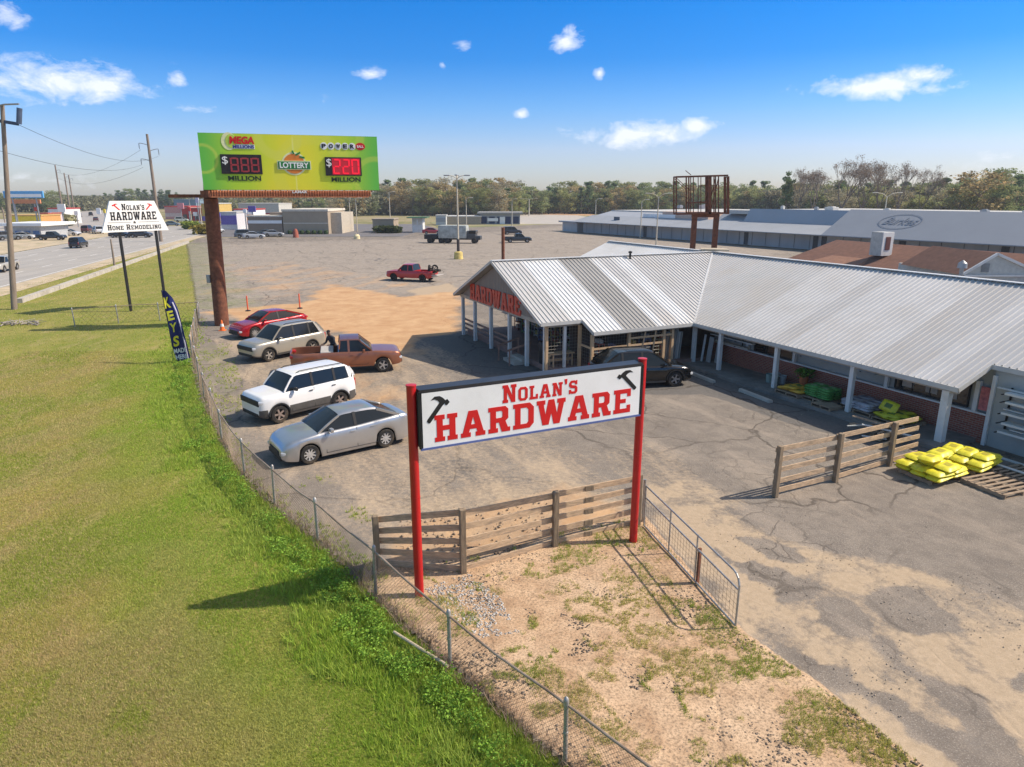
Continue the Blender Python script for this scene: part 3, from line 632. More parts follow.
ek = lambda X, Y: wdf(X, Y) & ((pdist(X, Y, gp([(640,535),(742,640),(800,676),(870,724),(930,770)]), False) < .75*fbm(X, Y, .8, 3, 44)) | (fbm(X, Y, .7, 3, 43) > .55))
XY = scatter(52000, (-3, 8, 4, 16), ek, 17)
pebbles('rubble', XY, .022, np.tile(np.array([.17,.135,.105]), (len(XY), 1)), 4, .045, 'dark broken asphalt rubble along the edge of the sandy island', 'rubble')
# broken asphalt heaped behind the plank fence
rk = lambda X, Y: pip(X, Y, gp([(400,520),(470,505),(545,500),(560,530),(470,555),(400,560)]))
XY = scatter(3200, (-4, 3, 13, 19), rk, 18)
pebbles('asphalt_heap', XY, .036, np.tile(np.array([.36,.27,.19]), (len(XY), 1)), 5, .02, 'broken slabs and stones heaped behind the long plank fence', 'rubble')
XY = scatter(60000, (-14, 18, 9, 40), lambda X, Y: pip(X, Y, lot_poly) & ~pip(X, Y, ISLAND) & (fbm(X, Y, 2, 4, 47) > .58), 19)
pebbles('lot_stones', XY, .012, np.tile(np.array([.34,.28,.22]), (len(XY), 1)), 6, .008, 'small loose stones strewn over the worn lot', 'stones')

# weeds on the lot side of the fence and in patches of the lot
lw = [gp(pl) for pl in ([(194,335),(232,345),(245,395),(238,420),(214,398),(200,360)], [(345,508),(372,508),(376,524),(350,522)], [(285,475),(345,478),(340,490),(290,488)])]
def lotw(X, Y):
    k = (pdist(X, Y, FENCE, False) < .8*fbm(X, Y, 1.0, 3, 83)+.1) & (Y > 11)
    for pl in lw: k |= pip(X, Y, pl) & (fbm(X, Y, .8, 3, 84) > .45)
    return k & pip(X, Y, lot_poly)
XY = scatter(160000, (-22, 2, 8, 46), lotw, 85)
tag(blades('lot_weeds', XY, .05+.10*fbm(XY[:,0], XY[:,1], .5, 2, 86), np.full(len(XY), .012)*(1+XY[:,1]*.04), grass_cols(XY, 87, .6), .9, 5, 88, z0=.0), 'patchy green weeds on the parking side of the chain link fence', 'weeds')

# ================================================================ FENCES AND SIGNS UP FRONT
M_GALV = mat('galvanised_steel', (.42,.42,.41), .5, .6, var=.2, scale=9, dirt=(.25,.17,.11), dirt_amt=.5)
M_WIRE = mat('fence_wire', (.20,.155,.115), .6, .4, var=.35, scale=2.5)
M_RUST = mat('rusty_steel', (.20,.075,.04), .85, .1, var=.35, scale=5, dirt=(.07,.035,.025), dirt_amt=.7, bump=.2)
M_BLACK = mat('black_paint', (.015,.015,.016), .45, var=.2)
M_RED = mat('red_gloss_paint', (.50,.012,.015), .35, var=.12, scale=2, dirt=(.33,.02,.02), dirt_amt=.4, coat=.2)
M_REDL = mat('red_vinyl', (.62,.012,.012), .45, var=.05)
M_WHITEP = mat('white_sign_face', (.84,.84,.83), .4, var=.03, scale=1.2, dirt=(.62,.61,.58), dirt_amt=.35)
M_WHITE = mat('white_painted_wood', (.70,.69,.66), .6, var=.06, scale=2, dirt=(.48,.45,.40), dirt_amt=.5, bump=.1)
M_WOOD = mat('weathered_plank', (.52,.37,.235), .85, var=.28, scale=5, dirt=(.22,.17,.13), dirt_amt=.7, bump=.4, stretch=(1,1,5))
M_WOODP = mat('weathered_post', (.27,.20,.13), .9, var=.3, scale=6, dirt=(.12,.10,.08), dirt_amt=.6, bump=.4, stretch=(4,4,.6))
M_TAN = mat('new_timber', (.56,.38,.22), .75, var=.15, scale=4, bump=.15)
M_GREYMET = mat('grey_metal', (.32,.33,.34), .45, .5, var=.12)

# chain link fence along the field, and its return to the left
def chain_fence(name, pts, label, posts_at, hgt=1.0, seed=0, pitch=.072, top_wob=.03):
    root = thing(name, label, 'fence', (pts[0][0], pts[0][1], 0))
    r = random.Random(seed)
    pts = [Vector((p[0], p[1], 0)) for p in pts]
    L = [0]
    for i in range(len(pts)-1): L.append(L[-1]+(pts[i+1]-pts[i]).length)
    def at(s_):
        s_ = max(0, min(L[-1], s_))
        for i in range(len(pts)-1):
            if s_ <= L[i+1]+1e-6: return pts[i].lerp(pts[i+1], (s_-L[i])/(L[i+1]-L[i]))
        return pts[-1]
    hz = lambda s_: hgt + top_wob*math.sin(s_*.9+seed) + .02*math.sin(s_*2.3)
    bz = lambda s_: -.05 + .05*math.sin(s_*1.7)
    # the fabric sags and leans a little away from the posts
    nrm = lambda s_: ((at(s_+.3)-at(s_-.3)).normalized().cross(Vector((0,0,1))))
    def pos(s_, k): 
        b_ = .07*math.sin(s_*1.3+seed)*(1-k)*1.3
        q = at(s_)+nrm(s_)*b_; q.z = bz(s_)+(hz(s_)-bz(s_))*k; return q
    mb = MB(); tot = L[-1]; s_ = -hgt
    while s_ < tot:
        far = at(max(s_, 0)).y; pt = pitch*(1 if far < 20 else 1.7 if far < 32 else 2.6); rad = .0022*(1.1 if far < 14 else 1.2 if far < 20 else 1.6 if far < 32 else 2.2)
        for sg in (1, -1):
            prev = None
            for k in range(4):
                t_ = k/3; u = s_+hgt*(t_ if sg > 0 else 1-t_)
                if 0 <= u <= tot:
                    q = pos(u, t_)
                    if prev is not None: mb.tube(prev, q, rad, n=3, caps=False)
                    prev = q
                else: prev = None
        s_ += pt
    mb.build('chain_link', M_WIRE, root, world=True)
    rail = MB(); n_ = int(tot/.6)
    for i in range(n_): rail.tube(pos(tot*i/n_, 1), pos(tot*(i+1)/n_, 1), .021, n=8)
    rail.build('top_rail', mat('rusty_rail', (.36,.28,.21), .6, .4, var=.3, scale=3, dirt=(.20,.11,.06), dirt_amt=.8), root, smooth=True, world=True)
    for s_ in posts_at(L, tot):
        p = at(s_); pb = MB(); h_ = hz(s_)+.05; ln = Vector((r.uniform(-.03,.03), r.uniform(-.03,.03), 0))
        pb.tube(p-Vector((0,0,.05)), p+ln+Vector((0,0,h_)), .034, n=12)
        pb.lathe([(.0,.09),(.028,.07),(.042,.03),(.042,-.05),(.034,-.05)], 12, p+ln+Vector((0,0,h_)))
        pb.tube(p+ln*.5+Vector((0,0,h_*.5)), p+ln*.5+Vector((0,0,h_*.5+.03)), .041, n=12)
        pb.build('fence_post', M_GALV, root, smooth=True, world=True)
    return root
def posts_main(L, tot):
    out = [L[i] for i in range(1, 9)]
    s_ = L[8]
    while s_ < tot-2.5: s_ += 2.9; out.append(s_)
    out.append(tot); return out
chain_fence('chain_link_fence', FENCE, 'long rusty chain link fence curving between the green field and the parking lot', posts_main)
chain_fence('chain_link_fence', FLEFT, 'short chain link fence running left behind the blue feather flag', lambda L, t: [t*k/3 for k in range(1, 4)], hgt=1.1, seed=4, pitch=.12)
# loose rail lying along the foot of the fence by its near posts
mb = MB(); a_, b_ = PV(394, 632, .1), PV(448, 666, .12); mb.tube(a_, b_, .03, n=10)
tag(mb.build('fallen_rail', mat('pale_pipe', (.55,.45,.32), .6), smooth=True), 'pale fallen pipe lying against the foot of the chain link fence', 'pipe')

# plank fences
def plank_fence(label, posts, hts, gap_rails, seed=0, cleats=(), post_w=.13, overhang=(.0,.0), rail_top=None, tops=None):
    root = thing('plank_fence', label, 'fence', posts[0]); r = random.Random(seed)
    for i, p in enumerate(posts):
        pb = MB(); pb.cbox(p+Vector((0,0,hts[i]/2)), (post_w, post_w, hts[i]), .012, rz=math.atan2((posts[-1]-posts[0]).y, (posts[-1]-posts[0]).x), rx=r.uniform(-.012,.012))
        pb.build('post', M_WOODP, root, world=True)
    d_all = (posts[-1]-posts[0]).normalized(); nn = Vector((d_all.y, -d_all.x, 0))
    for i in range(len(posts)-1):
        a_, b_ = posts[i], posts[i+1]; d = (b_-a_).normalized()
        e0 = overhang[0] if i == 0 else 0; e1 = overhang[1] if i == len(posts)-2 else 0
        for k in range(5):
            ra, rb = hts[i], hts[i+1]
            za = .12 + (ra-.26)*k/4 + r.uniform(-.02,.02); zb = .12 + (rb-.26)*k/4 + r.uniform(-.02,.02)
            off = -nn*(.085 + .004*k); x1 = e1*(1-.12*r.random()*k)
            mb = MB(); mb.beam(a_+off-d*(.06+e0)+Vector((0,0,za)), b_+off+d*(.04+x1)+Vector((0,0,zb)), .03, .14)
            mb.build('rail', M_WOOD, root, world=True)
    for (i, f_) in cleats:
        q = posts[i].lerp(posts[i+1], f_)
        for k in range(5):
            mb = MB(); mb.cbox(q+nn*-.055+Vector((0,0,.12+(hts[i]-.26)*k/4)), (.22,.02,.13), .004, rz=math.atan2(d_all.y, d_all.x)); mb.build('splice_plate', M_WOODP, root, world=True)
    return root
pA, pB, pC, pD = PV(378,569), PV(463.5,575), PV(555,548), PV(637,527)
plank_fence('long weathered plank fence with five rails behind the red hardware sign', [pA, pB, pC, pD], [1.30,1.58,1.45,1.42], 5, 1, cleats=((2,.40),), overhang=(0,.1))
qA, qB, qC = PV(775,497), PV(835,482), PV(889,466)
plank_fence('short five rail plank fence standing in front of the covered walkway', [qA, qB, qC], [1.50,1.50,1.42], 5, 5, overhang=(-.02,1.5))

# tubular gate with wire mesh
def gate():
    g0, g1 = PV(643,528), PV(735,630); root = thing('tube_gate', 'galvanised tubular gate with wire mesh standing open beside the right red post', 'gate', g0)
    d = (g1-g0).normalized(); L = (g1-g0).length; Z = Vector((0,0,1)); r = .021
    fr = MB(); H = 1.16; b0 = .10
    at = lambda s_, z: g0+d*s_+Z*z
    pts = [at(.05,b0), at(.05,H), at(L-.22,H), at(L-.13,H-.02), at(L-.05,H-.08), at(L,H-.2), at(L,b0)]
    fr.path(pts, r, 10); fr.tube(at(0.05,b0), at(L,b0), r, n=10); fr.tube(at(.05,.86), at(L,.86), r, n=10)
    for f_ in (.33,.62): fr.tube(at(L*f_,b0), at(L*f_,H), r*.9, n=10)
    fr.build('frame', M_GALV, root, smooth=True, world=True)
    ms = MB(); n_ = int(L/.13)
    for i in range(1, n_): ms.tube(at(L*i/n_, b0), at(L*i/n_, .86), .003, n=4)
    for k in range(1, 7): ms.tube(at(.05, b0+.76*k/7), at(L, b0+.76*k/7), .003, n=4)
    ms.build('wire_mesh', M_WIRE, root, world=True)
    pb = MB(); pb.cbox(at(L*.62, .42)+Vector((.05,-.05,0)), (.07,.05,.95), .01, rz=.6); pb.build('stake', M_RUST, root, world=True)
    sp = MB(); p = PV(641,525)+Vector((.06,.10,0)); sp.tube(p, p+Z*1.2, .04, n=12); sp.build('hinge_post', M_GALV, root, smooth=True, world=True)
gate()

# --- the red sign
def red_sign():
    pl, pr = PV(419.5,597), PV(633,543); root = thing('pole_sign', 'white hardware sign with red slab lettering between two tall red posts', 'sign', pl)
    d = (pr-pl).normalized(); d.z = 0; L = (pr-pl).length; Z = Vector((0,0,1)); n = Vector((d.y, -d.x, 0))
    for p, h_ in ((pl, 4.54), (pr, 4.52)):
        mb = MB(); mb.tube(p-Z*.05, p+Z*h_, .095, n=20); mb.lathe([(.095,0),(.103,.0),(.103,.025),(0,.035)], 20, p+Z*h_)
        mb.tube(p+Z*2.25, p+Z*2.27, .099, n=20)
        mb.build('red_post', M_RED, root, smooth=True, world=True)
    a_, b_ = pl+d*.10, pr-d*.10; W_ = (b_-a_).length; z0, z1 = 3.30, 4.44
    mb = MB(); mb.beam(a_+Z*(z0+z1)/2, b_+Z*(z0+z1)/2, .30, z1-z0); mb.build('cabinet', mat('sign_cabinet_dark', (.035,.037,.042), .5, var=.3), root, world=True)
    tr = MB()
    for zz, h_ in ((z1+.012,.06),):
        tr.beam(a_+Z*zz, b_+Z*zz, .33, h_)
    for q in (a_, b_): tr.beam(q+n*.152+Z*z0, q+n*.152+Z*z1, .05, .05)
    tr.build('frame', mat('dark_frame', (.045,.045,.05), .4, .4, var=.2), root, world=True)
    bt = MB(); bt.beam(a_+n*.155+Z*(z0-.015), b_+n*.155+Z*(z0-.015), .03, .045); bt.build('bottom_trim', mat('blue_trim', (.10,.14,.34), .5), root, world=True)
    o = a_+n*.157+Z*z0+d*.05; WW = W_-.10; HH = z1-z0-.03
    fc = MB(); fc.beam(o+d*0+Z*HH/2, o+d*WW+Z*HH/2, .012, HH); fc.build('sign_face', M_WHITEP, root, world=True)
    o = o+n*.0085
    lt = MB(); on_plane(lt, slab('HARDWARE', extrude=.003), o, d, Z, (.24, .10, WW-.24, .64)); lt.build('hardware_lettering', M_REDL, root, world=True)
    lt = MB(); on_plane(lt, slab("Nolan's", small=.78, extrude=.003), o, d, Z, (WW*.335, .70, WW*.68, 1.07)); lt.build('name_lettering', M_REDL, root, world=True)
    for mir, bx in ((True, (.09,.50,.56,1.02)), (False, (WW-.62,.60,WW-.10,1.06))):
        hb = MB(); on_plane(hb, hammer(mir, .003), o, d, Z, bx); hb.build('hammer_emblem', M_BLACK, root, world=True)
red_sign()

# --- the smaller trapezoid sign by the road
def road_sign():
    p1, p2 = PV(131,311), Vector((-26.3, 51.6, 0)); Z = Vector((0,0,1))
    root = thing('trapezoid_sign', 'white trapezoid sign with black lettering and red hammers on two black posts', 'sign', p1)
    d = (p2-p1); d.z = 0; d.normalize(); n = Vector((d.y,-d.x,0))
    for p in (p1, p2):
        mb = MB(); mb.cbox(p+Z*3.2, (.16,.16,6.4), .02, rz=math.atan2(d.y,d.x)); mb.build('post', M_BLACK, root, world=True)
    bl, br, tl, tr_ = PY(102.5,232,48.5), PY(179.5,230.4,51.2), PY(112.6,201,48.9), PY(164,201,50.7)
    Wb = (br-bl).length; Wd = (tr_-tl).length; zb, zt = 5.62, 7.74
    c_ = (p1+p2)/2 + n*.12; c_.x = (bl.x+br.x)/2
    c_ = p1 + d*((Vector(((bl.x+br.x)/2, (bl.y+br.y)/2, 0))-p1).dot(d)) + n*.12; c_.z = 0
    o = c_+Z*zb
    hb, ht = Wb/2, Wd/2; H = zt-zb
    pv = [o-d*hb, o+d*hb, o+d*ht+Z*H, o-d*ht+Z*H]; nn = n*.06
    mb = MB(); mb.hexa([q-nn for q in pv]+[q+nn for q in pv]); mb.build('sign_panel', M_WHITEP, root, world=True)
    o2 = o+n*.064; bk = MB()
    on_plane(bk, slab("Nolan's", small=.78, extrude=.003), o2, d, Z, (-.85,1.48,.80,1.92))
    on_plane(bk, slab('HARDWARE', extrude=.003), o2, d, Z, (-1.72,.80,1.62,1.37))
    on_plane(bk, slab('Home Remodeling', small=.80, extrude=.003), o2, d, Z, (-2.02,.14,1.88,.50))
    on_plane(bk, curve_mesh(text='&', extrude=.003, bold=.03), o2, d, Z, (-.16,.56,.06,.72))
    bk.beam(o2-d*1.95+Z*.65, o2-d*.3+Z*.65, .006, .02); bk.beam(o2+d*.2+Z*.65, o2+d*1.8+Z*.65, .006, .02)
    bk.build('lettering', M_BLACK, root, world=True)
    rd = MB(); on_plane(rd, hammer(False, .003), o2, d, Z, (-1.52,1.48,-.98,1.93)); on_plane(rd, hammer(True, .003), o2, d, Z, (.90,1.48,1.42,1.93))
    rd.build('hammer_emblem', M_REDL, root, world=True)
road_sign()

# --- feather flag
def flag():
    Y0 = 33.4; root = thing('feather_flag', 'dark blue feather flag with yellow letters leaning over the chain link fence', 'flag', PV(189,364))
    z5 = lambda x, y: (150+x*.1174, 280+y*.1174)
    L_ = [(97,90),(120,200),(150,350),(172,450),(190,560),(200,620),(228,690)]
    R_ = [(140,92),(190,150),(235,250),(262,340),(290,430),(312,530),(345,690)]
    def p3(x, y, k=0): px, py = z5(x, y); q = PY(px, py, Y0+.18*math.sin(y*.012)+k); return q
    mb = MB(); vs = []; n_ = 18; m_ = 5
    def edge(E, t):
        f_ = t*(len(E)-1); i = min(int(f_), len(E)-2); f_ -= i; return (E[i][0]*(1-f_)+E[i+1][0]*f_, E[i][1]*(1-f_)+E[i+1][1]*f_)
    for side in (0, .012):
        for i in range(n_+1):
            a_, b_ = edge(L_, i/n_), edge(R_, i/n_)
            for j in range(m_+1):
                t = j/m_; q = p3(a_[0]*(1-t)+b_[0]*t, a_[1]*(1-t)+b_[1]*t, side); q.y += .05*math.sin(t*5+i*.5); vs.append(q)
    f = []; N = (n_+1)*(m_+1)
    for sd_ in (0, N):
        for i in range(n_):
            for j in range(m_): k = sd_+i*(m_+1)+j; f.append((k, k+1, k+m_+2, k+m_+1))
    mb.add(vs, f); mb.build('flag_cloth', mat('navy_cloth', (.020,.028,.15), .8, var=.2), root, smooth=True, world=True)
    pb = MB(); pts = [p3(330,700,-.03), p3(292,520,-.05), p3(255,370,-.05), p3(225,270,-.05), p3(190,190,-.05)]
    pb.path(pts, .035, 8); pb.build('pale_stripe', mat('flag_stripe', (.50,.48,.58), .7), root, smooth=True, world=True)
    pp = MB(); g = PV(192,366); pp.path([g, p3(240,705,.02), p3(190,560,.02), p3(150,350,.02), p3(97,88,.02)], .02, 8); pp.build('pole', M_BLACK, root, smooth=True, world=True)
    def letters(txt, quad, m, nm):
        vs_, fs_ = curve_mesh(text=txt, extrude=.004, bold=.035)
        xs = [v.x for v in vs_]; ys = [v.y for v in vs_]; x0, x1, y0, y1 = min(xs), max(xs), min(ys), max(ys); out = []
        tl, tr_, br_, bl_ = quad
        for v in vs_:
            u, w_ = (v.x-x0)/(x1-x0), (v.y-y0)/(y1-y0)
            x = (bl_[0]*(1-u)+br_[0]*u)*(1-w_)+(tl[0]*(1-u)+tr_[0]*u)*w_; y = (bl_[1]*(1-u)+br_[1]*u)*(1-w_)+(tl[1]*(1-u)+tr_[1]*u)*w_
            out.append(p3(x, y, -.09+(v.z*.5)))
        q = MB(); q.add(out, fs_); q.build(nm, m, root, world=True)
    YL = mat('yellow_print', (.75,.68,.04), .7, var=.05); WL = mat('white_print', (.78,.78,.82), .7, var=.05)
    letters('K', [(112,152),(158,142),(182,232),(130,245)], YL, 'letter_k'); letters('E', [(140,268),(192,258),(212,335),(158,350)], YL, 'letter_e')
    letters('Y', [(165,372),(222,360),(228,438),(182,450)], YL, 'letter_y'); letters('S', [(196,480),(244,470),(252,560),(202,572)], YL, 'letter_s')
    letters('MADE', [(200,588),(308,572),(316,612),(208,626)], WL, 'small_lettering'); letters('HERE', [(216,640),(318,626),(326,664),(226,678)], WL, 'small_lettering')
flag()

# --- billboard
def billboard():
    base = PV(222,325); Z = Vector((0,0,1)); root = thing('billboard', 'tall green lottery billboard on a single rusty steel column', 'billboard', base)
    mb = MB(); mb.tube(base-Z*.1, base+Z*7.9+Vector((.1,.2,0)), .44, .42, n=28); mb.tube(base+Z*7.9+Vector((.1,.2,0)), base+Z*9.6+Vector((.1,.5,0)), .40, n=24)
    mb.build('column', M_RUST, root, smooth=True, world=True)
    jb = MB(); jb.cbox(base+Vector((-.42,-.25,3.0)), (.22,.14,.5), .02); jb.build('meter_box', M_GREYMET, root, world=True)
    a_ = PY(200.5,161,42.5); b_ = PY(378,162,45.4); a_.z = b_.z = 0; d = (b_-a_).normalized(); n = Vector((d.y,-d.x,0)); W_ = (b_-a_).length; z0, H = 8.42, 3.22
    o = a_+Z*z0
    fr = MB(); fr.beam(a_-n*.35+Z*(z0+H/2), b_-n*.35+Z*(z0+H/2), .5, H-.1)
    fr.build('back_frame', mat('dark_steel', (.05,.045,.04), .8, var=.3), root, world=True)
    fm = bpy.data.materials.new('lottery_green_yellow'); fm.use_nodes = True; N = fm.node_tree.nodes; l = fm.node_tree.links; bs = N['Principled BSDF']; bs.inputs['Roughness'].default_value = .5
    at = N.new('ShaderNodeAttribute'); at.attribute_name = 'col'; l.new(at.outputs['Color'], bs.inputs['Base Color'])
    nx, nz_ = 160, 48; X, Zz = np.meshgrid(np.linspace(0, 1, nx), np.linspace(0, 1, nz_))
    G1 = np.array([.13,.52,.06]); G2 = np.array([.46,.68,.03]); Y1 = np.array([.80,.74,.03]); col = np.zeros(X.shape+(3,))
    t = 1-np.abs(X-.5)*2; t1 = ss(t, .0, .42)[..., None]; t2 = ss(t+.25*(fbm(X*4, Zz*1.3, .8, 2, 3)-.5), .30, .95)[..., None]
    col = G1*(1-t1)+G2*t1; col = col*(1-t2)+Y1*t2
    for (cx, cz, r_, w_, k) in ((.015,.55,.075,.012,.5),(.43,.98,.11,.03,.5),(.98,.2,.12,.02,.35),(.80,.98,.10,.03,.3),(.62,.3,.2,.04,.25)):
        rr = np.hypot((X-cx), (Zz-cz)*H/W_); q = (ss(w_-np.abs(rr-r_), 0, .01)*k)[..., None]; col = col*(1-q)+np.array([.72,.72,.10])*q
    q = (ss(.003-np.abs(X-.512-.01*(.5-Zz)), 0, .002)*.6)[..., None]; col = col*(1-q)+np.array([.85,.85,.3])*q
    v = np.array([list(o+d*(x*W_)+Z*(z*H)-root.location) for z in np.linspace(0,1,nz_) for x in np.linspace(0,1,nx)])
    i = np.arange(nx*nz_).reshape(nz_, nx); qd = np.stack([i[:-1,:-1], i[:-1,1:], i[1:,1:], i[1:,:-1]], -1).reshape(-1,4)
    np_mesh('printed_face', v, qd, fm, {'col': np.concatenate([col.reshape(-1,3), np.ones((nx*nz_,1))], 1)}, root)
    bx = MB(); bx.beam(a_-n*.06+Z*(z0+H/2), b_-n*.06+Z*(z0+H/2), .10, H+.02); bx.build('panel', mat('panel_green', (.12,.30,.05), .6), root, world=True)
    def rect(m_, x0, y0, x1, y1, th=.02, off=0):
        m_.beam(o+n*(off+th/2)+d*x0+Z*(y0+y1)/2, o+n*(off+th/2)+d*x1+Z*(y0+y1)/2, th, y1-y0)
    # layout measured on the face: pixels 200..378 across, 134..190 down
    fx = lambda px: (px-200.5)/177.5*W_; fy = lambda py: (190-py)/55.0*H
    for q_ in ((219.5,174.3,259,155.2),(322.5,175.2,360,156.4)): D = MB(); rect(D, fx(q_[0]), fy(q_[1]), fx(q_[2]), fy(q_[3]), .08); D.build('jackpot_display', mat('display_black', (.02,.016,.018), .5), root, world=True)
    seg = {0:'abcdef',1:'bc',2:'abged',3:'abgcd',4:'fgbc',5:'afgcd',6:'afgedc',7:'abc',8:'abcdefg',9:'abcdfg'}
    def digit(m_, ch, x0, x1, y0, y1):
        w_ = (x1-x0); h_ = (y1-y0); t_ = w_*.2; hm = (y0+y1)/2
        sg = {'a':(x0+t_,y1-t_,x1-t_,y1),'d':(x0+t_,y0,x1-t_,y0+t_),'g':(x0+t_,hm-t_/2,x1-t_,hm+t_/2),'f':(x0,hm+t_*.2,x0+t_,y1-t_*.3),'b':(x1-t_,hm+t_*.2,x1,y1-t_*.3),'e':(x0,y0+t_*.3,x0+t_,hm-t_*.2),'c':(x1-t_,y0+t_*.3,x1,hm-t_*.2)}
        for s_ in seg[ch]: rect(m_, *sg[s_][:1], sg[s_][1], sg[s_][2], sg[s_][3], .015, .085)
    dr = MB()
    for k, ch in enumerate((8,8,8)): digit(dr, ch, fx(228.5+k*9.9), fx(236.6+k*9.9), fy(172.6), fy(158.2))
    dr.build('display_digits', mat('dim_red_led', (.22,.03,.035), .5, emit=(.06,.004,.006)), root, world=True)
    rb = MB(); rect(rb, fx(329.5), fy(174.2), fx(358.6), fy(157.6), .006, .08); rb.build('display_panel', mat('red_led_back', (.30,.012,.02), .5, emit=(.16,.004,.01)), root, world=True)
    dr = MB()
    for k, ch in enumerate((2,2,0)): digit(dr, ch, fx(330.4+k*9.6), fx(338.4+k*9.6), fy(173.6), fy(158.2))
    dr.build('display_digits', mat('bright_red_led', (.5,.01,.02), .5, emit=(.50,.005,.02)), root, world=True)
    def txt(s_, x0, y0, x1, y1, m, nm, bold=.02, off=.012, slant=0, sl=False):
        q = MB(); on_plane(q, slab(s_, extrude=.3) if sl else curve_mesh(text=s_, extrude=.01, bold=bold), o+n*off, d, Z, (fx(x0), fy(y0), fx(x1), fy(y1)), depth=(.02 if sl else 1), slant=slant); q.build(nm, m, root, world=True)
    wl = mat('white_vinyl', (.82,.82,.80), .5, var=.02); bk = mat('dark_green_text', (.03,.05,.02), .5, var=.05)
    txt('$', 221, 165.5, 226.5, 157.2, wl, 'dollar_sign', .0, .10); txt('$', 323.8, 166.8, 329, 158, wl, 'dollar_sign', .0, .10)
    txt('MILLION', 225, 181, 257, 176.2, bk, 'million_lettering', .03); txt('MILLION', 328, 181.4, 358.5, 176.8, bk, 'million_lettering', .03)
    def disc(px, py, rx, ry, m, nm, off=.004, th=.01):
        q = MB(); n_ = 32; vs = [o+n*(off+e)+d*(fx(px)+rx*math.cos(6.2832*i/n_))+Z*(fy(py)+ry*math.sin(6.2832*i/n_)) for e in (0, th) for i in range(n_)]
        q.add(vs, [tuple(range(n_-1,-1,-1)), tuple(range(n_,2*n_))]+[(i,(i+1)%n_,n_+(i+1)%n_,n_+i) for i in range(n_)]); q.build(nm, m, root, world=True)
    org = mat('peach_orange', (.72,.21,.03), .5, var=.2, scale=3); cream = mat('cream_vinyl', (.75,.75,.42), .5); grn = mat('logo_green', (.02,.20,.05), .5)
    disc(291,163.5,.72,.68, cream, 'emblem_ring', .004); disc(291,163.5,.62,.58, org, 'peach_emblem', .018)
    q = MB(); rect(q, fx(274), fy(169.5), fx(308), fy(160.6), .012, .03); q.build('name_band', cream, root, world=True)
    q = MB(); rect(q, fx(275), fy(168.8), fx(307), fy(161.4), .012, .044); q.build('name_band', grn, root, world=True)
    txt('LOTTERY', 276.5, 168, 305.5, 162.2, wl, 'lottery_lettering', .03, .06)
    q = MB(); 
    for (x0,y0,x1,y1) in ((293,155,298,152.2),(297,156.5,302,157.5),(291.5,154,290,150.5)):
        q.beam(o+n*.03+d*fx(x0)+Z*fy(y0), o+n*.03+d*fx(x1)+Z*fy(y1), .02, .10)
    q.build('peach_leaf', grn, root, world=True)
    disc(229,142.5,.42,.50, cream, 'logo_swirl', .004); disc(231,142.3,.30,.38, mat('lime_vinyl', (.45,.60,.08), .5), 'logo_swirl', .018)
    txt('MEGA', 229.5, 145.0, 253.5, 137.6, M_REDL, 'mega_lettering', .05, .032, .12); 
    q = MB(); rect(q, fx(231.5), fy(149.6), fx(253.5), fy(145.4), .008, .004); q.build('logo_band', wl, root, world=True)
    txt('MILLIONS', 232.5, 149.2, 253, 145.9, mat('navy_vinyl', (.03,.03,.25), .5), 'millions_lettering', .03, .024)
    for k, ch in enumerate('POWER'):
        x = 322.3+k*7.3; disc(x, 145.3, .21, .21, wl, 'white_ball', .004); txt(ch, x-2.2, 147.5, x+2.2, 143.2, M_BLACK, 'power_lettering', .04, .026)
    disc(360, 145.2, .30, .22, M_REDL, 'red_ball', .004); txt('BALL', 356.6, 146.5, 363.4, 144, wl, 'ball_lettering', .02, .026)
    # catwalk with rusty slats and the stub beam at the left
    cw = MB()
    for k in range(62):
        x = W_*(.045+.90*k/61); cw.beam(o+d*x+n*.15-Z*.02, o+d*x+n*.15-Z*.40, .09, .02)
    cw.beam(o+d*.4+n*.15-Z*.42, o+d*(W_-.7)+n*.15-Z*.42, .10, .06)
    cw.beam(o+d*.5+n*.08-Z*.22, o+d*(W_-.6)+n*.08-Z*.22, .03, .36)
    cw.build('catwalk', mat('orange_rust', (.50,.19,.09), .85, var=.3, scale=6), root, world=True)
    be = MB(); be.beam(PY(169,196,43.4), PY(300,196,44.4), .22, .20); be.beam(o+d*.15-Z*.05-n*.3, o+d*.15-Z*.45-n*.3, .9, .5)
    be.build('cross_beam', M_RUST, root, world=True)
    txt('LAMAR', 287, 193.3, 302, 190.9, wl, 'nameplate', .03, .19)
    ck = MB()
    for k in range(24):
        x = W_*k/24; ck.beam(o+d*x-n*.55-Z*.1, o+d*x-n*.55+Z*(H*.95), .06, .06)
    ck.build('back_ribs', M_RUST, root, world=True)
billboard()

# small traffic markers beside the column
def cone(loc):
    t = thing('traffic_cone', 'orange traffic cone with white collar at the foot of the billboard column', 'traffic cone', loc)
    mb = MB(); mb.lathe([(.15,.03),(.05,.62),(.035,.66),(0,.66)], 18); mb.cbox((0,0,.018),(.38,.38,.036),.01); mb.build('body', mat('safety_orange', (.80,.17,.03), .6, var=.1), t, smooth=True)
    mb = MB(); mb.lathe([(.117,.25),(.086,.42)], 18); mb.xf(Matrix.Scale(1.03,4)); mb.build('collar', mat('white_collar', (.75,.72,.68), .5), t, smooth=True)
cone(PV(222.5,330.5))
def marker(loc, label):
    t = thing('delineator_post', label, 'marker post', loc)
    mb = MB(); mb.lathe([(.0,1.12),(.045,1.10),(.05,1.0),(.05,.05)], 12); mb.build('tube', mat('marker_orange', (.72,.12,.05), .6, var=.1), t, smooth=True)
    mb = MB(); mb.lathe([(.0,.09),(.10,.08),(.19,.04),(.2,0),(0,0)], 16); mb.build('base', M_BLACK, t, smooth=True)
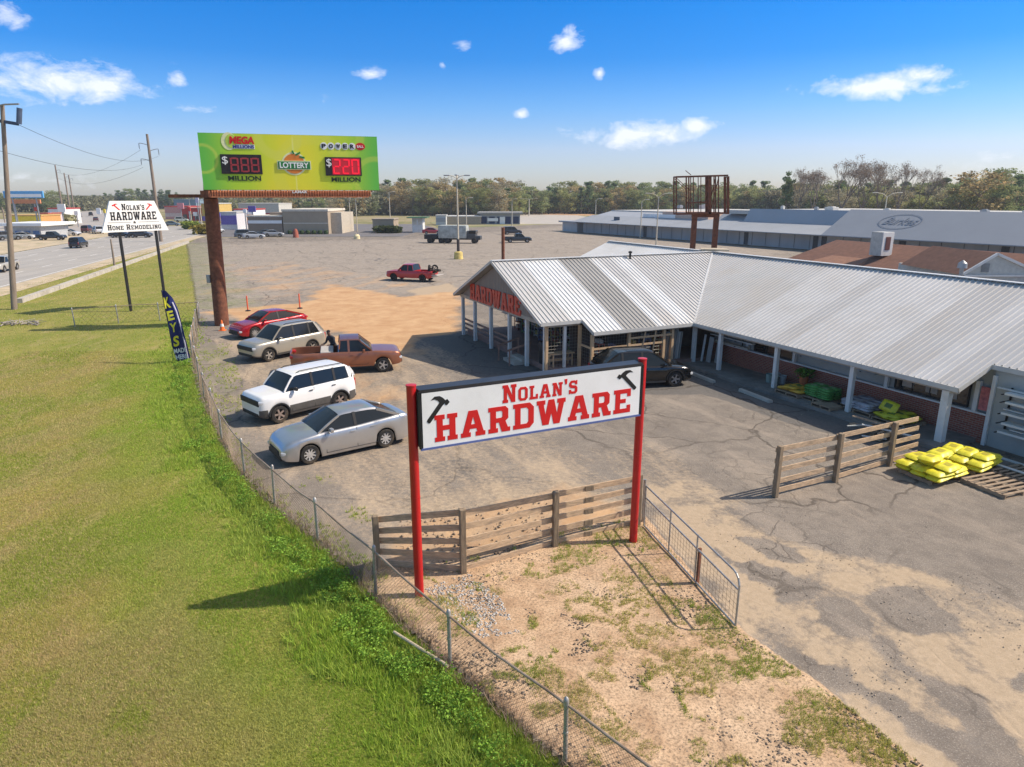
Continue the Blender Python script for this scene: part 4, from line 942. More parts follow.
marker(PV(248,311), 'slim orange marker post nearer the billboard column behind the red car')
marker(PV(300,308.5), 'slim orange marker post farther from the billboard column on orange dirt')

# tree trunk-like stump and debris on the far side of the field
def branch_pile():
    rr = random.Random(4); mb = MB(); c0 = PV(22,324)
    for k in range(40):
        a_ = rr.uniform(0,3.14); L = rr.uniform(.3,.9); q = c0+Vector((rr.uniform(-1.1,1.1), rr.uniform(-.5,.5), rr.uniform(0,.18)))
        mb.tube(q-Vector((math.cos(a_)*L/2, math.sin(a_)*L/2, .02)), q+Vector((math.cos(a_)*L/2, math.sin(a_)*L/2, rr.uniform(0,.15))), rr.uniform(.02,.06), .015, n=6)
    tag(mb.build('brush_pile', mat('grey_brush', (.33,.29,.25), .95, var=.3)), 'grey heap of cut brush lying in the grass by the wooden utility pole', 'brush pile')
branch_pile()

# ================================================================ THE HARDWARE STORE
M_BRICK = None
def brick_mat():
    m = bpy.data.materials.new('red_brick'); m.use_nodes = True; n = m.node_tree.nodes; l = m.node_tree.links; b = n['Principled BSDF']; b.inputs['Roughness'].default_value = .9
    tcn = n.new('ShaderNodeTexCoord'); mp_ = n.new('ShaderNodeMapping'); mp_.inputs['Rotation'].default_value = (R(90), 0, 0)
    # bricks run along the wall: rotate world to wall axes first
    m1 = n.new('ShaderNodeMapping'); m1.inputs['Rotation'].default_value = (0, 0, R(65)); l.new(tcn.outputs['Object'], m1.inputs[0]); l.new(m1.outputs[0], mp_.inputs[0])
    bt = n.new('ShaderNodeTexBrick'); l.new(mp_.outputs[0], bt.inputs['Vector']); bt.inputs['Scale'].default_value = 1.0
    bt.inputs['Brick Width'].default_value = .21; bt.inputs['Row Height'].default_value = .075; bt.inputs['Mortar Size'].default_value = .008
    bt.inputs['Color1'].default_value = (.24,.062,.038,1); bt.inputs['Color2'].default_value = (.34,.10,.06,1); bt.inputs['Mortar'].default_value = (.30,.24,.20,1)
    l.new(bt.outputs['Color'], b.inputs['Base Color']); return m
M_BRICK = brick_mat()
M_ROOF = mat('white_metal_roof', (.65,.65,.64), .5, .1, var=.05, scale=.5, dirt=(.50,.48,.44), dirt_amt=.55, spec=.5)
M_ROOFD = mat('weathered_metal_roof', (.36,.345,.32), .5, .25, var=.08, scale=.6, dirt=(.42,.40,.37), dirt_amt=.5)
M_ROOFW = mat('creamy_metal_roof', (.50,.49,.475), .5, .1, var=.05, scale=.5, dirt=(.47,.43,.38), dirt_amt=.6, spec=.5)
M_ROOF2 = mat('duller_metal_roof', (.50,.49,.475), .5, .1, var=.07, scale=.7, dirt=(.50,.46,.41), dirt_amt=.6)
def sheet_tone(u): return int(random.Random(int(u/.9144)*7+3).random() < .42)
M_FASCIA = mat('pale_fascia', (.52,.51,.48), .5, var=.08)
M_SIDING = mat('taupe_siding', (.30,.25,.21), .7, var=.08, scale=2)
M_GREYW = mat('grey_green_wall', (.40,.41,.385), .8, var=.08, scale=1.5, dirt=(.28,.28,.26), dirt_amt=.4)
M_DARKG = glass_mat('dark_window_glass', (.012,.013,.015), .1)
M_WALK = mat('walkway_concrete', (.23,.21,.19), .9, var=.2, scale=2, dirt=(.12,.11,.10), dirt_amt=.6, bump=.2)
M_DARKIN = mat('dark_interior', (.035,.032,.03), .9, var=.4)
store = thing('hardware_store', 'long low hardware store with ribbed white metal roofs and an open gabled porch', 'shop', W(0, 0))
SL = .417; RZ = 4.8; RS = -4.65; RT = 13.75
def zmain(s): return RZ-SL*abs(s-RS)
def zwing(t): return RZ-SL*abs(t-RT)
def ribbed(name, u0, u1, lo, hi, pt, matf, mats, thick=.05, flip=False):
    mb = MB(); u = u0; pitch = .2286
    prof = [(0,0),(.075,0),(.092,.036),(.124,.036),(.141,0)]
    cols = []
    k = 0
    while u < u1:
        for du, h_ in prof:
            if u+du <= u1: cols.append((u+du, h_))
        u += pitch; k += 1
    cols.append((u1, 0))
    for i in range(len(cols)-1):
        (ua_, ha), (ub_, hb) = cols[i], cols[i+1]
        a0, a1, b0, b1 = lo(ua_), hi(ua_), lo(ub_), hi(ub_)
        if abs(a1-a0) < .01 and abs(b1-b0) < .01: continue
        vs = [pt(ua_, a0, ha), pt(ub_, b0, hb), pt(ub_, b1, hb), pt(ua_, a1, ha)]
        mb.add(vs, [(0,1,2,3)], matf((ua_+ub_)/2))
    return mb.build(name, mats, store, world=True)
nrm_up = lambda h_, dz: h_
def p_mr(t, s, h_): return W(s, t, zmain(s)+h_+.03)       # main roof, right slope
def p_wg(s, t, h_): return W(s, t, zwing(t)+h_+.03)
def main_lo(t): return RS
def main_hi(t): return .9 if t < 1.52 else (1.9 if t <= 7.2 else 1.9-(t-7.2))
def mclass(t): return 1 if (t < 1.5) else (2 if 4.6 < t < 6.2 else 0)
# ridge pixels 558..590 of the darker sheets correspond to t about 3.2 to 5.2
ribbed('porch_roof', -.65, 13.75, main_lo, main_hi, p_mr, lambda t: 1 if 3.15 < t < 5.1 else (2 if t > 10.7 else 3 if sheet_tone(t) else 0), [M_ROOF, M_ROOFD, M_ROOFW, M_ROOF2])
ribbed('porch_back_roof', -.65, 13.75, lambda t: (-10.3 if t < 7.2 else -10.3+0*(t)), lambda t: RS, p_mr, lambda t: 0, [M_ROOF])
def wing_lo(s):
    if s < -4.65: return 7.2+0*s if s < -11.25 else 7.2+(s+11.25) if False else 7.2+max(0, min(6.55, (s+11.2)))
    if s < 1.9: return 7.2+(1.9-s)
    return 7.2 if s < 14.8 else 8.72
ribbed('wing_roof', -4.65, 26, wing_lo, lambda s: RT, p_wg, lambda s: sheet_tone(s+50)*1 if s > 3 else 2*sheet_tone(s+9), [M_ROOFW, mat('sheet_tone_light', (.57,.56,.545), .5, .1, var=.06, scale=.6, dirt=(.50,.47,.43), dirt_amt=.6), M_ROOF2])
ribbed('wing_far_roof', -16, -4.65, wing_lo, lambda s: RT, p_wg, lambda s: 0, [M_ROOF])
ribbed('wing_back_roof', -16, 26, lambda s: RT, lambda s: 20.3, p_wg, lambda s: 0, [M_ROOF])
# undersides, ridge caps, valley, fascias
un = MB()
def flat(pts): un.add(pts, [tuple(range(len(pts)))])
flat([W(RS,-.6,RZ-.05), W(.88,-.6,zmain(.88)-.05), W(.88,1.52,zmain(.88)-.05), W(1.88,1.54,zmain(1.88)-.05), W(1.88,7.2,zmain(1.88)-.05), W(RS,13.7,RZ-.05)])
flat([W(RS,-.6,RZ-.055), W(-10.2,-.6,zmain(-10.2)-.05), W(-10.2,13.7,zmain(-10.2)-.05), W(RS,13.7,RZ-.055)])
flat([W(1.9,7.25,zwing(7.25)-.06), W(14.75,7.25,zwing(7.25)-.06), W(14.75,13.7,RZ-.06), W(-4.6,13.7,RZ-.06)])
flat([W(14.75,8.76,zwing(8.76)-.06), W(26,8.76,zwing(8.76)-.06), W(26,13.7,RZ-.065), W(14.75,13.7,RZ-.065)])
un.build('soffit', mat('soffit_paint', (.42,.41,.39), .8), store, world=True)
rc = MB()
rc.beam(W(RS,-.66,RZ+.065), W(RS,13.7,RZ+.065), .30, .03); rc.beam(W(-16.02,RT,RZ+.065), W(26,RT,RZ+.068), .30, .03)
rc.beam(W(1.88,7.22,zwing(7.2)+.045), W(-4.6,13.7,RZ+.05), .10, .03)
rc.build('ridge_cap', M_ROOF, store, world=True)
fa = MB()
def fas(p, q, w_=.04, h_=.16): fa.beam(p, q, w_, h_)
e = zmain(.92)-.02; fas(W(.93,-.66,e), W(.93,1.5,e)); e2 = zmain(1.92)-.02
fas(W(.93,1.50,e), W(1.93,1.52,e2)); fas(W(1.93,1.52,e2), W(1.93,7.2,e2)); fas(W(1.93,7.17,e2), W(14.83,7.17,e2)); fas(W(14.83,7.17,e2), W(14.83,8.69,zwing(8.69)-.02)); fas(W(14.83,8.69,zwing(8.69)-.03), W(26,8.69,zwing(8.69)-.03))
fas(W(RS,-.68,RZ+.0), W(.93,-.68,e), h_=.14); fas(W(RS,-.68,RZ+.0), W(-10.33,-.68,zmain(-10.3)-.02), h_=.14); fas(W(-10.33,-.66,zmain(-10.3)-.02), W(-10.33,13.7,zmain(-10.3)-.02))
fa.build('fascia', M_FASCIA, store, world=True)
# gable wall with upright siding
gb = MB(); gb.add([W(-10.05,-.30,2.42), W(.72,-.30,2.42), W(RS,-.30,4.68), W(-10.05,-.22,2.42), W(.72,-.22,2.42), W(RS,-.22,4.68)], [(0,1,2),(5,4,3),(0,3,4,1)])
for k in range(54):
    s_ = -9.95+k*.2; h_ = 4.66-SL*abs(s_-RS)
    if h_ > 2.5: gb.beam(W(s_,-.305,2.42), W(s_,-.305,h_), .03, .02)
gb.build('gable_wall', M_SIDING, store, world=True)
hd = MB(); hd.beam(W(-10.1,-.25,2.40), W(.75,-.25,2.40), .16, .18); hd.beam(W(.70,-.2,2.34), W(.70,1.5,2.34), .12, .16); hd.beam(W(1.68,1.6,1.94), W(1.68,7.2,1.94), .12, .14); hd.beam(W(2.0,7.42,1.93), W(14.7,7.42,1.93), .14, .14)
hd.build('beam', mat('beam_tan', (.42,.36,.29), .8), store, world=True)
# HARDWARE across the gable: letters grow toward the middle
def gable_letters():
    word = 'HARDWARE'; x = 0; tot = sum(GL[c][0]+1.0 for c in word); s0, s1 = -8.45, -1.75
    M_ = mat('orange_red_letters', (.60,.075,.045), .55, var=.1)
    for ch in word:
        a_ = s0+(s1-s0)*x/tot; b_ = s0+(s1-s0)*(x+GL[ch][0])/tot; x += GL[ch][0]+1.0
        mb = MB(); on_plane(mb, slab(ch, extrude=.3), W(a_,-.335,0), Vector((ua[0],ua[1],0)), Vector((0,0,1)), (0, 2.40, b_-a_, 3.30), depth=.12)
        mb.build('gable_letter', M_, store, world=True)
gable_letters()
# posts
def post(s, t, h_, w_=.16, z0=.0, m=M_WHITE, nm='porch_post'):
    mb = MB(); mb.cbox(W(s,t,z0+(h_-z0)/2), (w_,w_,h_-z0), .01, rz=AA); mb.build(nm, m, store, world=True)
for s_ in (-10.0,-8.1,-5.8,-3.4,-1.4): post(s_, -.2, 2.36, .17)
post(.45, -.22, 2.36, .10); post(.62, -.2, 2.36, .13, m=M_TAN)
for s_ in (1.75,3.6,7.04,10.76): post(s_, 7.42, 1.9, .17, nm='walkway_post')
post(14.35, 7.42, 1.9, .24, nm='walkway_post')
for (s_, t_, h_) in ((.72,1.5,2.25),(1.68,1.6,1.95),(1.68,3.6,1.95),(1.68,5.6,1.95),(1.68,6.1,1.95)): post(s_, t_, h_, .14, m=M_TAN, nm='timber_post')
post(.62,.75,2.3,.13)
# decks and walls
dk = MB(); dk.prism([W(s,t).xy for s,t in ((-10.1,0.1),(.8,.1),(.8,1.7),(1.75,1.7),(1.75,7.3),(1.75,12),(-10.1,12))], -.05, .28); dk.build('porch_deck', mat('worn_deck', (.27,.17,.14), .85, var=.2, scale=2), store, world=True)
wk = MB(); wk.prism([W(s,t).xy for s,t in ((1.76,6.75),(14.7,6.75),(14.7,8.9),(1.76,8.9))], -.05, .13); wk.build('walkway', M_WALK, store, world=True)
bw = MB(); bw.prism([W(s,t).xy for s,t in ((1.5,8.8),(14.95,8.8),(14.95,9.0),(1.5,9.0))], .0, 1.0); bw.build('brick_wall', M_BRICK, store, world=True)
uw = MB(); uw.prism([W(s,t).xy for s,t in ((1.5,8.9),(14.95,8.9),(14.95,9.05),(1.5,9.05))], 1.0, 2.65); uw.prism([W(s,t).xy for s,t in ((14.95,8.78),(26,8.78),(26,9.0),(14.95,9.0))], .0, 2.6); uw.build('panel_wall', M_GREYW, store, world=True)
si = MB(); si.beam(W(1.5,8.76,1.03), W(14.95,8.76,1.03), .14, .06); si.build('sill', M_WHITE, store, world=True)
def window(s0, s1, z0=1.1, z1=1.95, nm='window', panes=3):
    fr = MB(); t_ = 8.86
    for zz in (z0, z1): fr.beam(W(s0,t_,zz), W(s1,t_,zz), .07, .06)
    for k in range(panes+1): s_ = s0+(s1-s0)*k/panes; fr.beam(W(s_,t_-.004,z0), W(s_,t_-.004,z1), .06, .05)
    f_ = fr.build(nm, mat('window_frame_dark', (.03,.03,.03), .5), store, world=True)
    g = MB(); g.beam(W(s0,t_+.01,(z0+z1)/2), W(s1,t_+.01,(z0+z1)/2), .02, z1-z0)
    g.v = [(p[0]-store.location.x, p[1]-store.location.y, p[2]-store.location.z) for p in g.v]; g.build('pane', M_DARKG, f_)
    return f_
window(4.3,6.6); window(11.5,14.2, panes=4)
for s_ in (12.0,12.9,13.6):
    bl = MB(); bl.beam(W(s_-.22,8.845,1.55), W(s_+.22,8.845,1.55), .012, .62); bl.build('window_blind', mat('blind_beige', (.40,.34,.28), .8), store, world=True)
for s_ in (3.95,6.75,11.2,14.5): post(s_, 8.78, 2.1, .14, 1.06, nm='mullion_post')
nb = MB(); nb.beam(W(13.25,8.72,1.72), W(13.6,8.72,1.72), .02, .42); nb.build('notice_board', M_WHITEP, store, world=True)
rp_ = MB(); rp_.beam(W(14.62,8.74,1.55), W(14.95,8.74,1.55), .02, .8); rp_.build('red_poster', mat('pink_red_poster', (.45,.14,.14), .7, var=.4, scale=8), store, world=True)
pw = MB(); pw.cbox(W(15.0,8.72,1.2), (.12,.10,2.4), .01, rz=AA); pw.build('corner_trim', M_WHITE, store, world=True)
# back walls of the two blocks
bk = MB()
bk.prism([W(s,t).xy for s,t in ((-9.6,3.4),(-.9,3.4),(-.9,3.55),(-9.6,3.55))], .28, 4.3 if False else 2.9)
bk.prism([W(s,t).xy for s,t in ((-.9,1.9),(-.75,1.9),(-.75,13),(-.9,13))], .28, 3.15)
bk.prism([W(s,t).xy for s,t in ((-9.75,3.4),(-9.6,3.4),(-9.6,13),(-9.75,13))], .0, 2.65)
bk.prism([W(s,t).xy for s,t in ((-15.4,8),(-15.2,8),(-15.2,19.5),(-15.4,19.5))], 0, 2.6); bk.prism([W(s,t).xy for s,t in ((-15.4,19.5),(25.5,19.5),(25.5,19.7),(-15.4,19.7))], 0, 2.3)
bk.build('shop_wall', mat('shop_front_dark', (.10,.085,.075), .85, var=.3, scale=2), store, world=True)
# shop front under the gable: white framed windows and doors
sf = MB(); gl = MB()
for k in range(7):
    s_ = -9.3+k*1.36; sf.beam(W(s_,3.34,.3), W(s_,3.34,2.35), .08, .08)
    gl.beam(W(s_+.08,3.36,1.1), W(s_+1.26,3.36,1.1), .03, 1.4)
for zz in (.35,.75,1.85,2.3): sf.beam(W(-9.3,3.335,zz), W(-1.1,3.335,zz), .08, .07)
sf.build('shopfront_frame', mat('frame_grey', (.45,.44,.42), .6), store, world=True); gl.build('shopfront_glass', M_DARKG, store, world=True)
# porch rails, steps
M_RAILW = mat('porch_rail_brown', (.27,.16,.12), .85, var=.25)
rl = MB()
for (s0,s1) in ((-10.0,-8.1),(-8.1,-5.8),(-5.8,-3.4)):
    for zz in (.45,.72,.98): rl.beam(W(s0,-.1,zz), W(s1,-.1,zz), .05, .11)
rl.build('porch_rail', M_RAILW, store, world=True)
for s_ in (-3.0,-1.7):
    hr = MB(); hr.beam(W(s_,.1,.28), W(s_,.1,1.05), .08, .08); hr.beam(W(s_,-1.0,.0), W(s_,-1.0,.8), .08, .08); hr.beam(W(s_,.15,1.08), W(s_,-1.1,.78), .05, .09); hr.build('step_rail', M_RAILW, store, world=True)
st = MB(); st.prism([W(s,t).xy for s,t in ((-3.0,-.75),(-1.7,-.75),(-1.7,.1),(-3.0,.1))], 0, .15); st.prism([W(s,t).xy for s,t in ((-3.0,-.32),(-1.7,-.32),(-1.7,.1),(-3.0,.1))], .15, .27); st.build('steps', M_CONC, store, world=True)
# mesh panels between the timber posts, timber rails
wm_ = MB()
def meshp(s0,t0,s1,t1,z0,z1,dx=.15):
    L = math.hypot(s1-s0,t1-t0); n_ = max(2, int(L/dx)); 
    for k in range(n_+1): f_ = k/n_; wm_.tube(W(s0+(s1-s0)*f_, t0+(t1-t0)*f_, z0), W(s0+(s1-s0)*f_, t0+(t1-t0)*f_, z1), .005, n=4)
    m_ = int((z1-z0)/dx)
    for k in range(m_+1): zz = z0+(z1-z0)*k/m_; wm_.tube(W(s0,t0,zz), W(s1,t1,zz), .005, n=4)
meshp(.62,-.1,.66,1.45,.3,2.25); meshp(.75,1.55,1.6,1.6,.3,2.1); meshp(1.68,1.7,1.68,3.5,.3,1.9); meshp(1.68,3.7,1.68,5.5,.3,1.9)
wm_.build('wire_panel', mat('panel_wire', (.30,.29,.27), .5, .5), store, world=True)
tr = MB(); tr.beam(W(.72,1.52,1.35), W(1.68,1.6,1.30), .05, .10); tr.beam(W(1.70,1.6,1.28), W(1.70,5.6,1.28), .05, .10); tr.beam(W(1.70,3.6,1.62), W(1.70,6.1,1.62), .05, .09); tr.beam(W(1.72,4.2,.3), W(1.72,4.5,1.9), .06, .06); tr.beam(W(1.72,4.9,.3), W(1.72,5.1,1.9), .06, .06)
tr.build('timber_rail', M_TAN, store, world=True)
# small things on the roof and the awning plate on the ridge
vp = MB(); vp.tube(W(-4.3,7.6,4.6), W(-4.3,7.6,5.0), .06, n=10); vp.lathe([(.0,.1),(.11,.06),(.11,-.02),(.0,-.02)], 10, W(-4.3,7.6,5.02)); vp.build('roof_vent', M_BLACK, store, smooth=True, world=True)
pc = MB(); pc.prism([W(s,t).xy for s,t in ((-5.1,13.2),(-3.9,14.3),(-4.9,15.0),(-5.9,13.9))], RZ+.10, RZ+.20); pc.build('ridge_plate', mat('tan_plate', (.45,.38,.28), .8), store, world=True)

# goods on the walkway -------------------------------------------------
def bag_mesh(L=.62, Wd=.40, H=.13, seed=0):
    r = random.Random(seed); bm = bmesh.new(); bmesh.ops.create_grid(bm, x_segments=10, y_segments=7, size=.5)
    top = {}; 
    for v in bm.verts:
        x, y = v.co.x*2, v.co.y*2; k = max(0, 1-abs(x)**4.5)*max(0, 1-abs(y)**4.5); z = H*.5*k**.32 if k > 0 else 0
        wr = .012*math.sin(x*9+seed)*math.sin(y*7+seed*2)*k
        v.co = Vector((x*L/2*(1-.05*abs(y)**2), y*Wd/2*(1-.08*abs(x)**2), z+wr))
    g = bmesh.ops.duplicate(bm, geom=bm.faces[:]+bm.verts[:]+bm.edges[:])
    for v in [q for q in g['geom'] if isinstance(q, bmesh.types.BMVert)]: v.co.z = -v.co.z
    bmesh.ops.remove_doubles(bm, verts=bm.verts, dist=.004); bm.verts.index_update()
    mb = MB(); mb.add([v.co for v in bm.verts], [[v.index for v in f.verts] for f in bm.faces]); bm.free(); return mb
def bag_mat(name, c1, c2):
    return mat(name, c1, .45, var=.25, scale=6, dirt=c2, dirt_amt=.6, bump=.3, spec=.5)
BAGS = {}
def bag(kind, loc, rz, tilt, label, group, size=(.62,.40,.13)):
    if kind not in BAGS:
        c1, c2 = {'yellow': ((.62,.56,.025), (.45,.42,.02)), 'bigyellow': ((.74,.66,.03), (.60,.55,.03)), 'green': ((.05,.22,.045), (.16,.40,.12)), 'grey': ((.40,.39,.42), (.55,.54,.56)), 'gold': ((.66,.38,.04), (.50,.30,.05)), 'lemon': ((.66,.60,.04), (.30,.36,.05))}[kind]
        mb_ = bag_mesh(*[q_*(1.28 if kind == 'bigyellow' else 1.10) for q_ in size], seed=len(BAGS)+1)
        pr_ = {'yellow': (.10,.16,.03), 'bigyellow': (.42,.36,.03), 'green': (.30,.45,.22), 'grey': (.18,.18,.24), 'gold': (.12,.20,.05), 'lemon': (.14,.22,.04)}[kind]
        for fi, f_ in enumerate(mb_.f):
            cx_ = sum(mb_.v[q_][0] for q_ in f_)/len(f_); cy_ = sum(mb_.v[q_][1] for q_ in f_)/len(f_)
            if abs(cx_) < size[0]*.26 and abs(cy_) < size[1]*.20: mb_.m[fi] = 1
        o = mb_.build('soil_bag' if kind != 'grey' else 'cement_bag', [bag_mat(kind+'_bag_plastic', c1, c2), bag_mat(kind+'_bag_print', pr_, c1)], smooth=True, ang=60); BAGS[kind] = o
    else:
        o = BAGS[kind].copy(); C.objects.link(o)
    o.location = loc; o.rotation_euler = (tilt[0], tilt[1], rz); tag(o, label, 'bag', group); return o
M_PAL = mat('pallet_wood', (.34,.25,.17), .9, var=.3, scale=5, dirt=(.18,.13,.10), dirt_amt=.5)
def pallet(c, rz, label, group=None, L=1.2, Wd=1.0):
    t = thing('pallet', label, 'pallet', c, rz, group)
    mb = MB()
    for k in range(7): mb.box((0, -Wd/2+.05+k*(Wd-.1)/6, .128), (L,.09,.02))
    mb.build('deck_boards', M_PAL, t)
    mb = MB()
    for x in (-L/2+.03, 0, L/2-.03): mb.box((x,0,.068), (.045,Wd,.098))
    mb.build('stringers', M_PAL, t)
    mb = MB()
    for y in (-Wd/2+.06, 0, Wd/2-.06): mb.box((0,y,.009), (L,.09,.017))
    mb.build('bottom_boards', M_PAL, t); return t
br_ = random.Random(12)
def pile(kind, c, rz, nx, ny, layers, label, group, size=(.62,.40,.13), jit=.03, taper=True):
    ca, sa = math.cos(rz), math.sin(rz)
    for k in range(layers):
        ax, ay = (nx, ny) if (k % 2 == 0) else (nx, ny)
        if taper and k == layers-1: ax = max(1, nx-1)
        for i in range(ax):
            for j in range(ay):
                x = (i-(ax-1)/2)*size[0]*.93+br_.uniform(-jit,jit); y = (j-(ay-1)/2)*size[1]*.92+br_.uniform(-jit,jit)
                bag(kind, (c[0]+x*ca-y*sa, c[1]+x*sa+y*ca, c[2]+size[2]*(.55+.62*k)), rz+br_.uniform(-1,1)*(.06+jit*4), (br_.uniform(-1,1)*(.03+jit*1.6), br_.uniform(-1,1)*(.03+jit*1.6)), label, group)
zw = .13
# walkway goods from left to right
pp = W(8.15,7.45,zw); pallet(pp, AA, 'wooden pallet carrying the orange yellow bags on the walkway')
pile('gold', (pp.x, pp.y, zw+.14), AA, 2, 2, 2, 'orange yellow bag in the small pile left of the green bags', 'orange yellow bags on the walkway')
pp = W(9.3,7.7,zw); pallet(pp, AA, 'wooden pallet carrying the neat stack of green bags on the walkway')
pile('green', (pp.x, pp.y, zw+.14), AA, 2, 2, 5, 'green bag in the neat stack beside the walkway post', 'green bags stacked on the walkway', taper=False, jit=.012)
pallet(W(10.05,7.15,zw), AA, 'low empty pallet between the green bags and the white walkway post', L=.9, Wd=.8)
pp = W(10.95,8.05,zw); pallet(pp, AA, 'wooden pallet under the pale grey bags on the walkway', L=1.5, Wd=1.2)
pile('grey', (pp.x, pp.y, zw+.14), AA, 2, 3, 3, 'pale grey bag in the flat stack behind the white post', 'grey bags stacked on the walkway', taper=False, jit=.012)
pp = W(12.45,7.95,zw); pallet(pp, AA, 'wooden pallet under the yellow bags by the brick wall', L=1.3, Wd=1.2)
pile('lemon', (pp.x, pp.y, zw+.14), AA, 2, 3, 2, 'yellow and green bag heaped against the brick wall', 'yellow bags by the brick wall', jit=.07)
bag('yellow', W(12.1,7.85,zw+.52), AA, (1.0,.1), 'single yellow bag standing upright on the heap by the brick wall', 'yellow bags by the brick wall')
# the two open air piles of yellow bags
pp = PV(930,476); pallet(pp, .35, 'pallet under the nearer pile of yellow bags on the asphalt', L=1.3, Wd=1.1)
BS = (.74,.50,.19)
pile('bigyellow', (pp.x, pp.y, .12), .45, 2, 3, 3, 'bright yellow bag in the nearer outdoor pile on the asphalt', 'yellow bags in the nearer outdoor pile', size=BS, jit=.022)
pile('bigyellow', (pp.x+.05, pp.y, .12+.19*.72*3), .7, 2, 1, 1, 'bright yellow bag on top of the nearer outdoor pile', 'yellow bags in the nearer outdoor pile', size=BS, jit=.05, taper=False)
pp = PV(966,466); pallet(pp, .55, 'pallet under the farther pile of yellow bags on the asphalt', L=1.3, Wd=1.1)
pile('bigyellow', (pp.x, pp.y, .12), .6, 2, 3, 3, 'bright yellow bag in the farther outdoor pile by the white post', 'yellow bags in the farther outdoor pile', size=BS, jit=.022)
pallet(PV(1000,487), .35, 'bare weathered pallet lying at the right beside the yellow bags', L=1.5, Wd=1.3)
pallet(PV(1024,478), .35, 'bare pallet leaning half out of view at the right edge', L=1.3, Wd=1.2)
# planter, pots
t = thing('potted_plant', 'leafy plant in an orange pot against the brick wall above the green bags', 'plant', W(7.7,8.4,zw))
mb = MB(); mb.lathe([(0,0),(.14,0),(.19,.55),(.17,.55),(.15,.5),(0,.5)], 16); mb.build('pot', mat('orange_pot', (.55,.16,.06), .7), t, smooth=True)
XYp = np.zeros((60,2)); rr_ = np.random.RandomState(3); XYp = rr_.randn(60,2)*.13
lf = leafy('foliage', XYp, np.full(60,.35), 8, np.tile(np.array([.12,.28,.04]), (60,1)), .06, 6, z0=.5); lf.parent = t; del lf['kind']
t = thing('bucket_stack', 'grey and teal buckets grouped at the wall left of a white post', 'buckets', W(6.25,7.95,zw))
for (x,y,c_) in ((0,0,(.25,.33,.30)),(.35,.1,(.30,.31,.30)),(.1,-.38,(.18,.26,.22)),(.45,-.3,(.35,.36,.35))):
    mb = MB(); mb.lathe([(0,0),(.14,0),(.16,.36),(.175,.37),(.15,.37),(.14,.33),(0,.33)], 16, (x,y,0)); mb.build('bucket', mat('bucket_%d' % int(c_[0]*100), c_, .6), t, smooth=True)
# boards on wall racks
M_BOARD = mat('white_board', (.66,.65,.61), .6, var=.08); M_BOARD2 = mat('cream_board', (.55,.49,.40), .7, var=.1)
def rack(label, s0, s1, zs, t0=8.70, out=.38):
    t = thing('wall_rack', label, 'rack', W((s0+s1)/2, t0+.1, zs[-1]-.1)); mb = MB()
    n_ = max(2, int((s1-s0)/1.3))
    for k in range(n_):
        s_ = s0+.25+(s1-s0-.5)*k/(n_-1); mb.beam(W(s_,t0+.02,zs[0]+.12), W(s_,t0+.02,zs[-1]-.12), .05, .04)
        for z in zs: mb.beam(W(s_,t0,z-.035), W(s_,t0-out,z-.035), .04, .025)
    mb.build('brackets', M_BLACK, t, world=True)
def board(s0, s1, t_, z, label, group, m=M_BOARD, w_=.14, h_=.04):
    o = MB(); L = W(s1,t_,0)-W(s0,t_,0); ln = L.length
    o.cbox((0,0,0), (ln,w_,h_), .005); q = o.build('board', m); q.location = W((s0+s1)/2, t_, z); q.rotation_euler = (0,0,AA); tag(q, label, 'board', group)
rk = [1.98,1.72,1.48,1.22]
rack('black bracket rack holding trim boards under the eave near the porch corner', 2.0, 3.9, rk, out=.5)
for k, z in enumerate(rk): board(1.9, 5.2-.25*k, 8.38, z, 'pale trim board on the wall rack near the porch corner', 'trim boards on the left wall rack', M_BOARD2 if k % 2 else M_BOARD, .22, .05)
rk = [1.95,1.55]
rack('black bracket rack holding long boards above the green bags', 7.2, 10.6, rk)
board(7.0, 10.5, 8.45, 1.93, 'long cream board on the upper bracket above the green bags', 'long boards above the green bags', M_BOARD2, .26, .07)
board(7.2, 11.0, 8.45, 1.55, 'long grey board on the lower bracket above the green bags', 'long boards above the green bags', mat('blue_grey_board', (.30,.34,.38), .6), .22, .06)
rk = [2.0,1.74,1.36,1.05,.74]
rack('black bracket rack of white boards on the grey right hand wall', 15.3, 21, rk, t0=8.70, out=.5)
for k, z in enumerate(rk):
    board(15.6+.1*(k%2), 22, 8.42-.07*(k%2), z, 'long white board on the rack fixed to the grey wall', 'white boards on the right wall rack', M_BOARD, .34, .07)
    if k in (0,2,4): board(15.2+.15*k, 21, 8.58, z+.075, 'long white board on the rack fixed to the grey wall', 'white boards on the right wall rack', M_BOARD, .12, .04)
board(14.0, 16.9, 8.0, .02, 'long white board lying on the ground near the yellow bags', None, M_BOARD, .12, .04)
board(16.3, 18.6, 6.9, .17, 'white board lying across the bare pallets', None, M_BOARD, .12, .03)
# doors and sheets leaning in the corner
ln_m = mat('leaning_sheet_grey', (.42,.43,.42), .7, var=.1)
for k, (s_, t_, h_, w_) in enumerate(((1.9,7.9,1.35,.12),(2.15,8.1,1.25,.3),(2.5,8.3,1.2,.25))):
    mb = MB(); mb.cbox((0,0,h_/2), (w_,.04,h_), .006, rx=-.12); q = mb.build('leaning_board', M_WHITE if k == 0 else ln_m); q.location = W(s_,t_,zw); q.rotation_euler = (0,0,AA)
    tag(q, ['narrow white board leaning at the walkway corner post', 'wide grey sheet leaning behind the corner post', 'grey panel leaning against the brick by the corner'][k], 'panel')
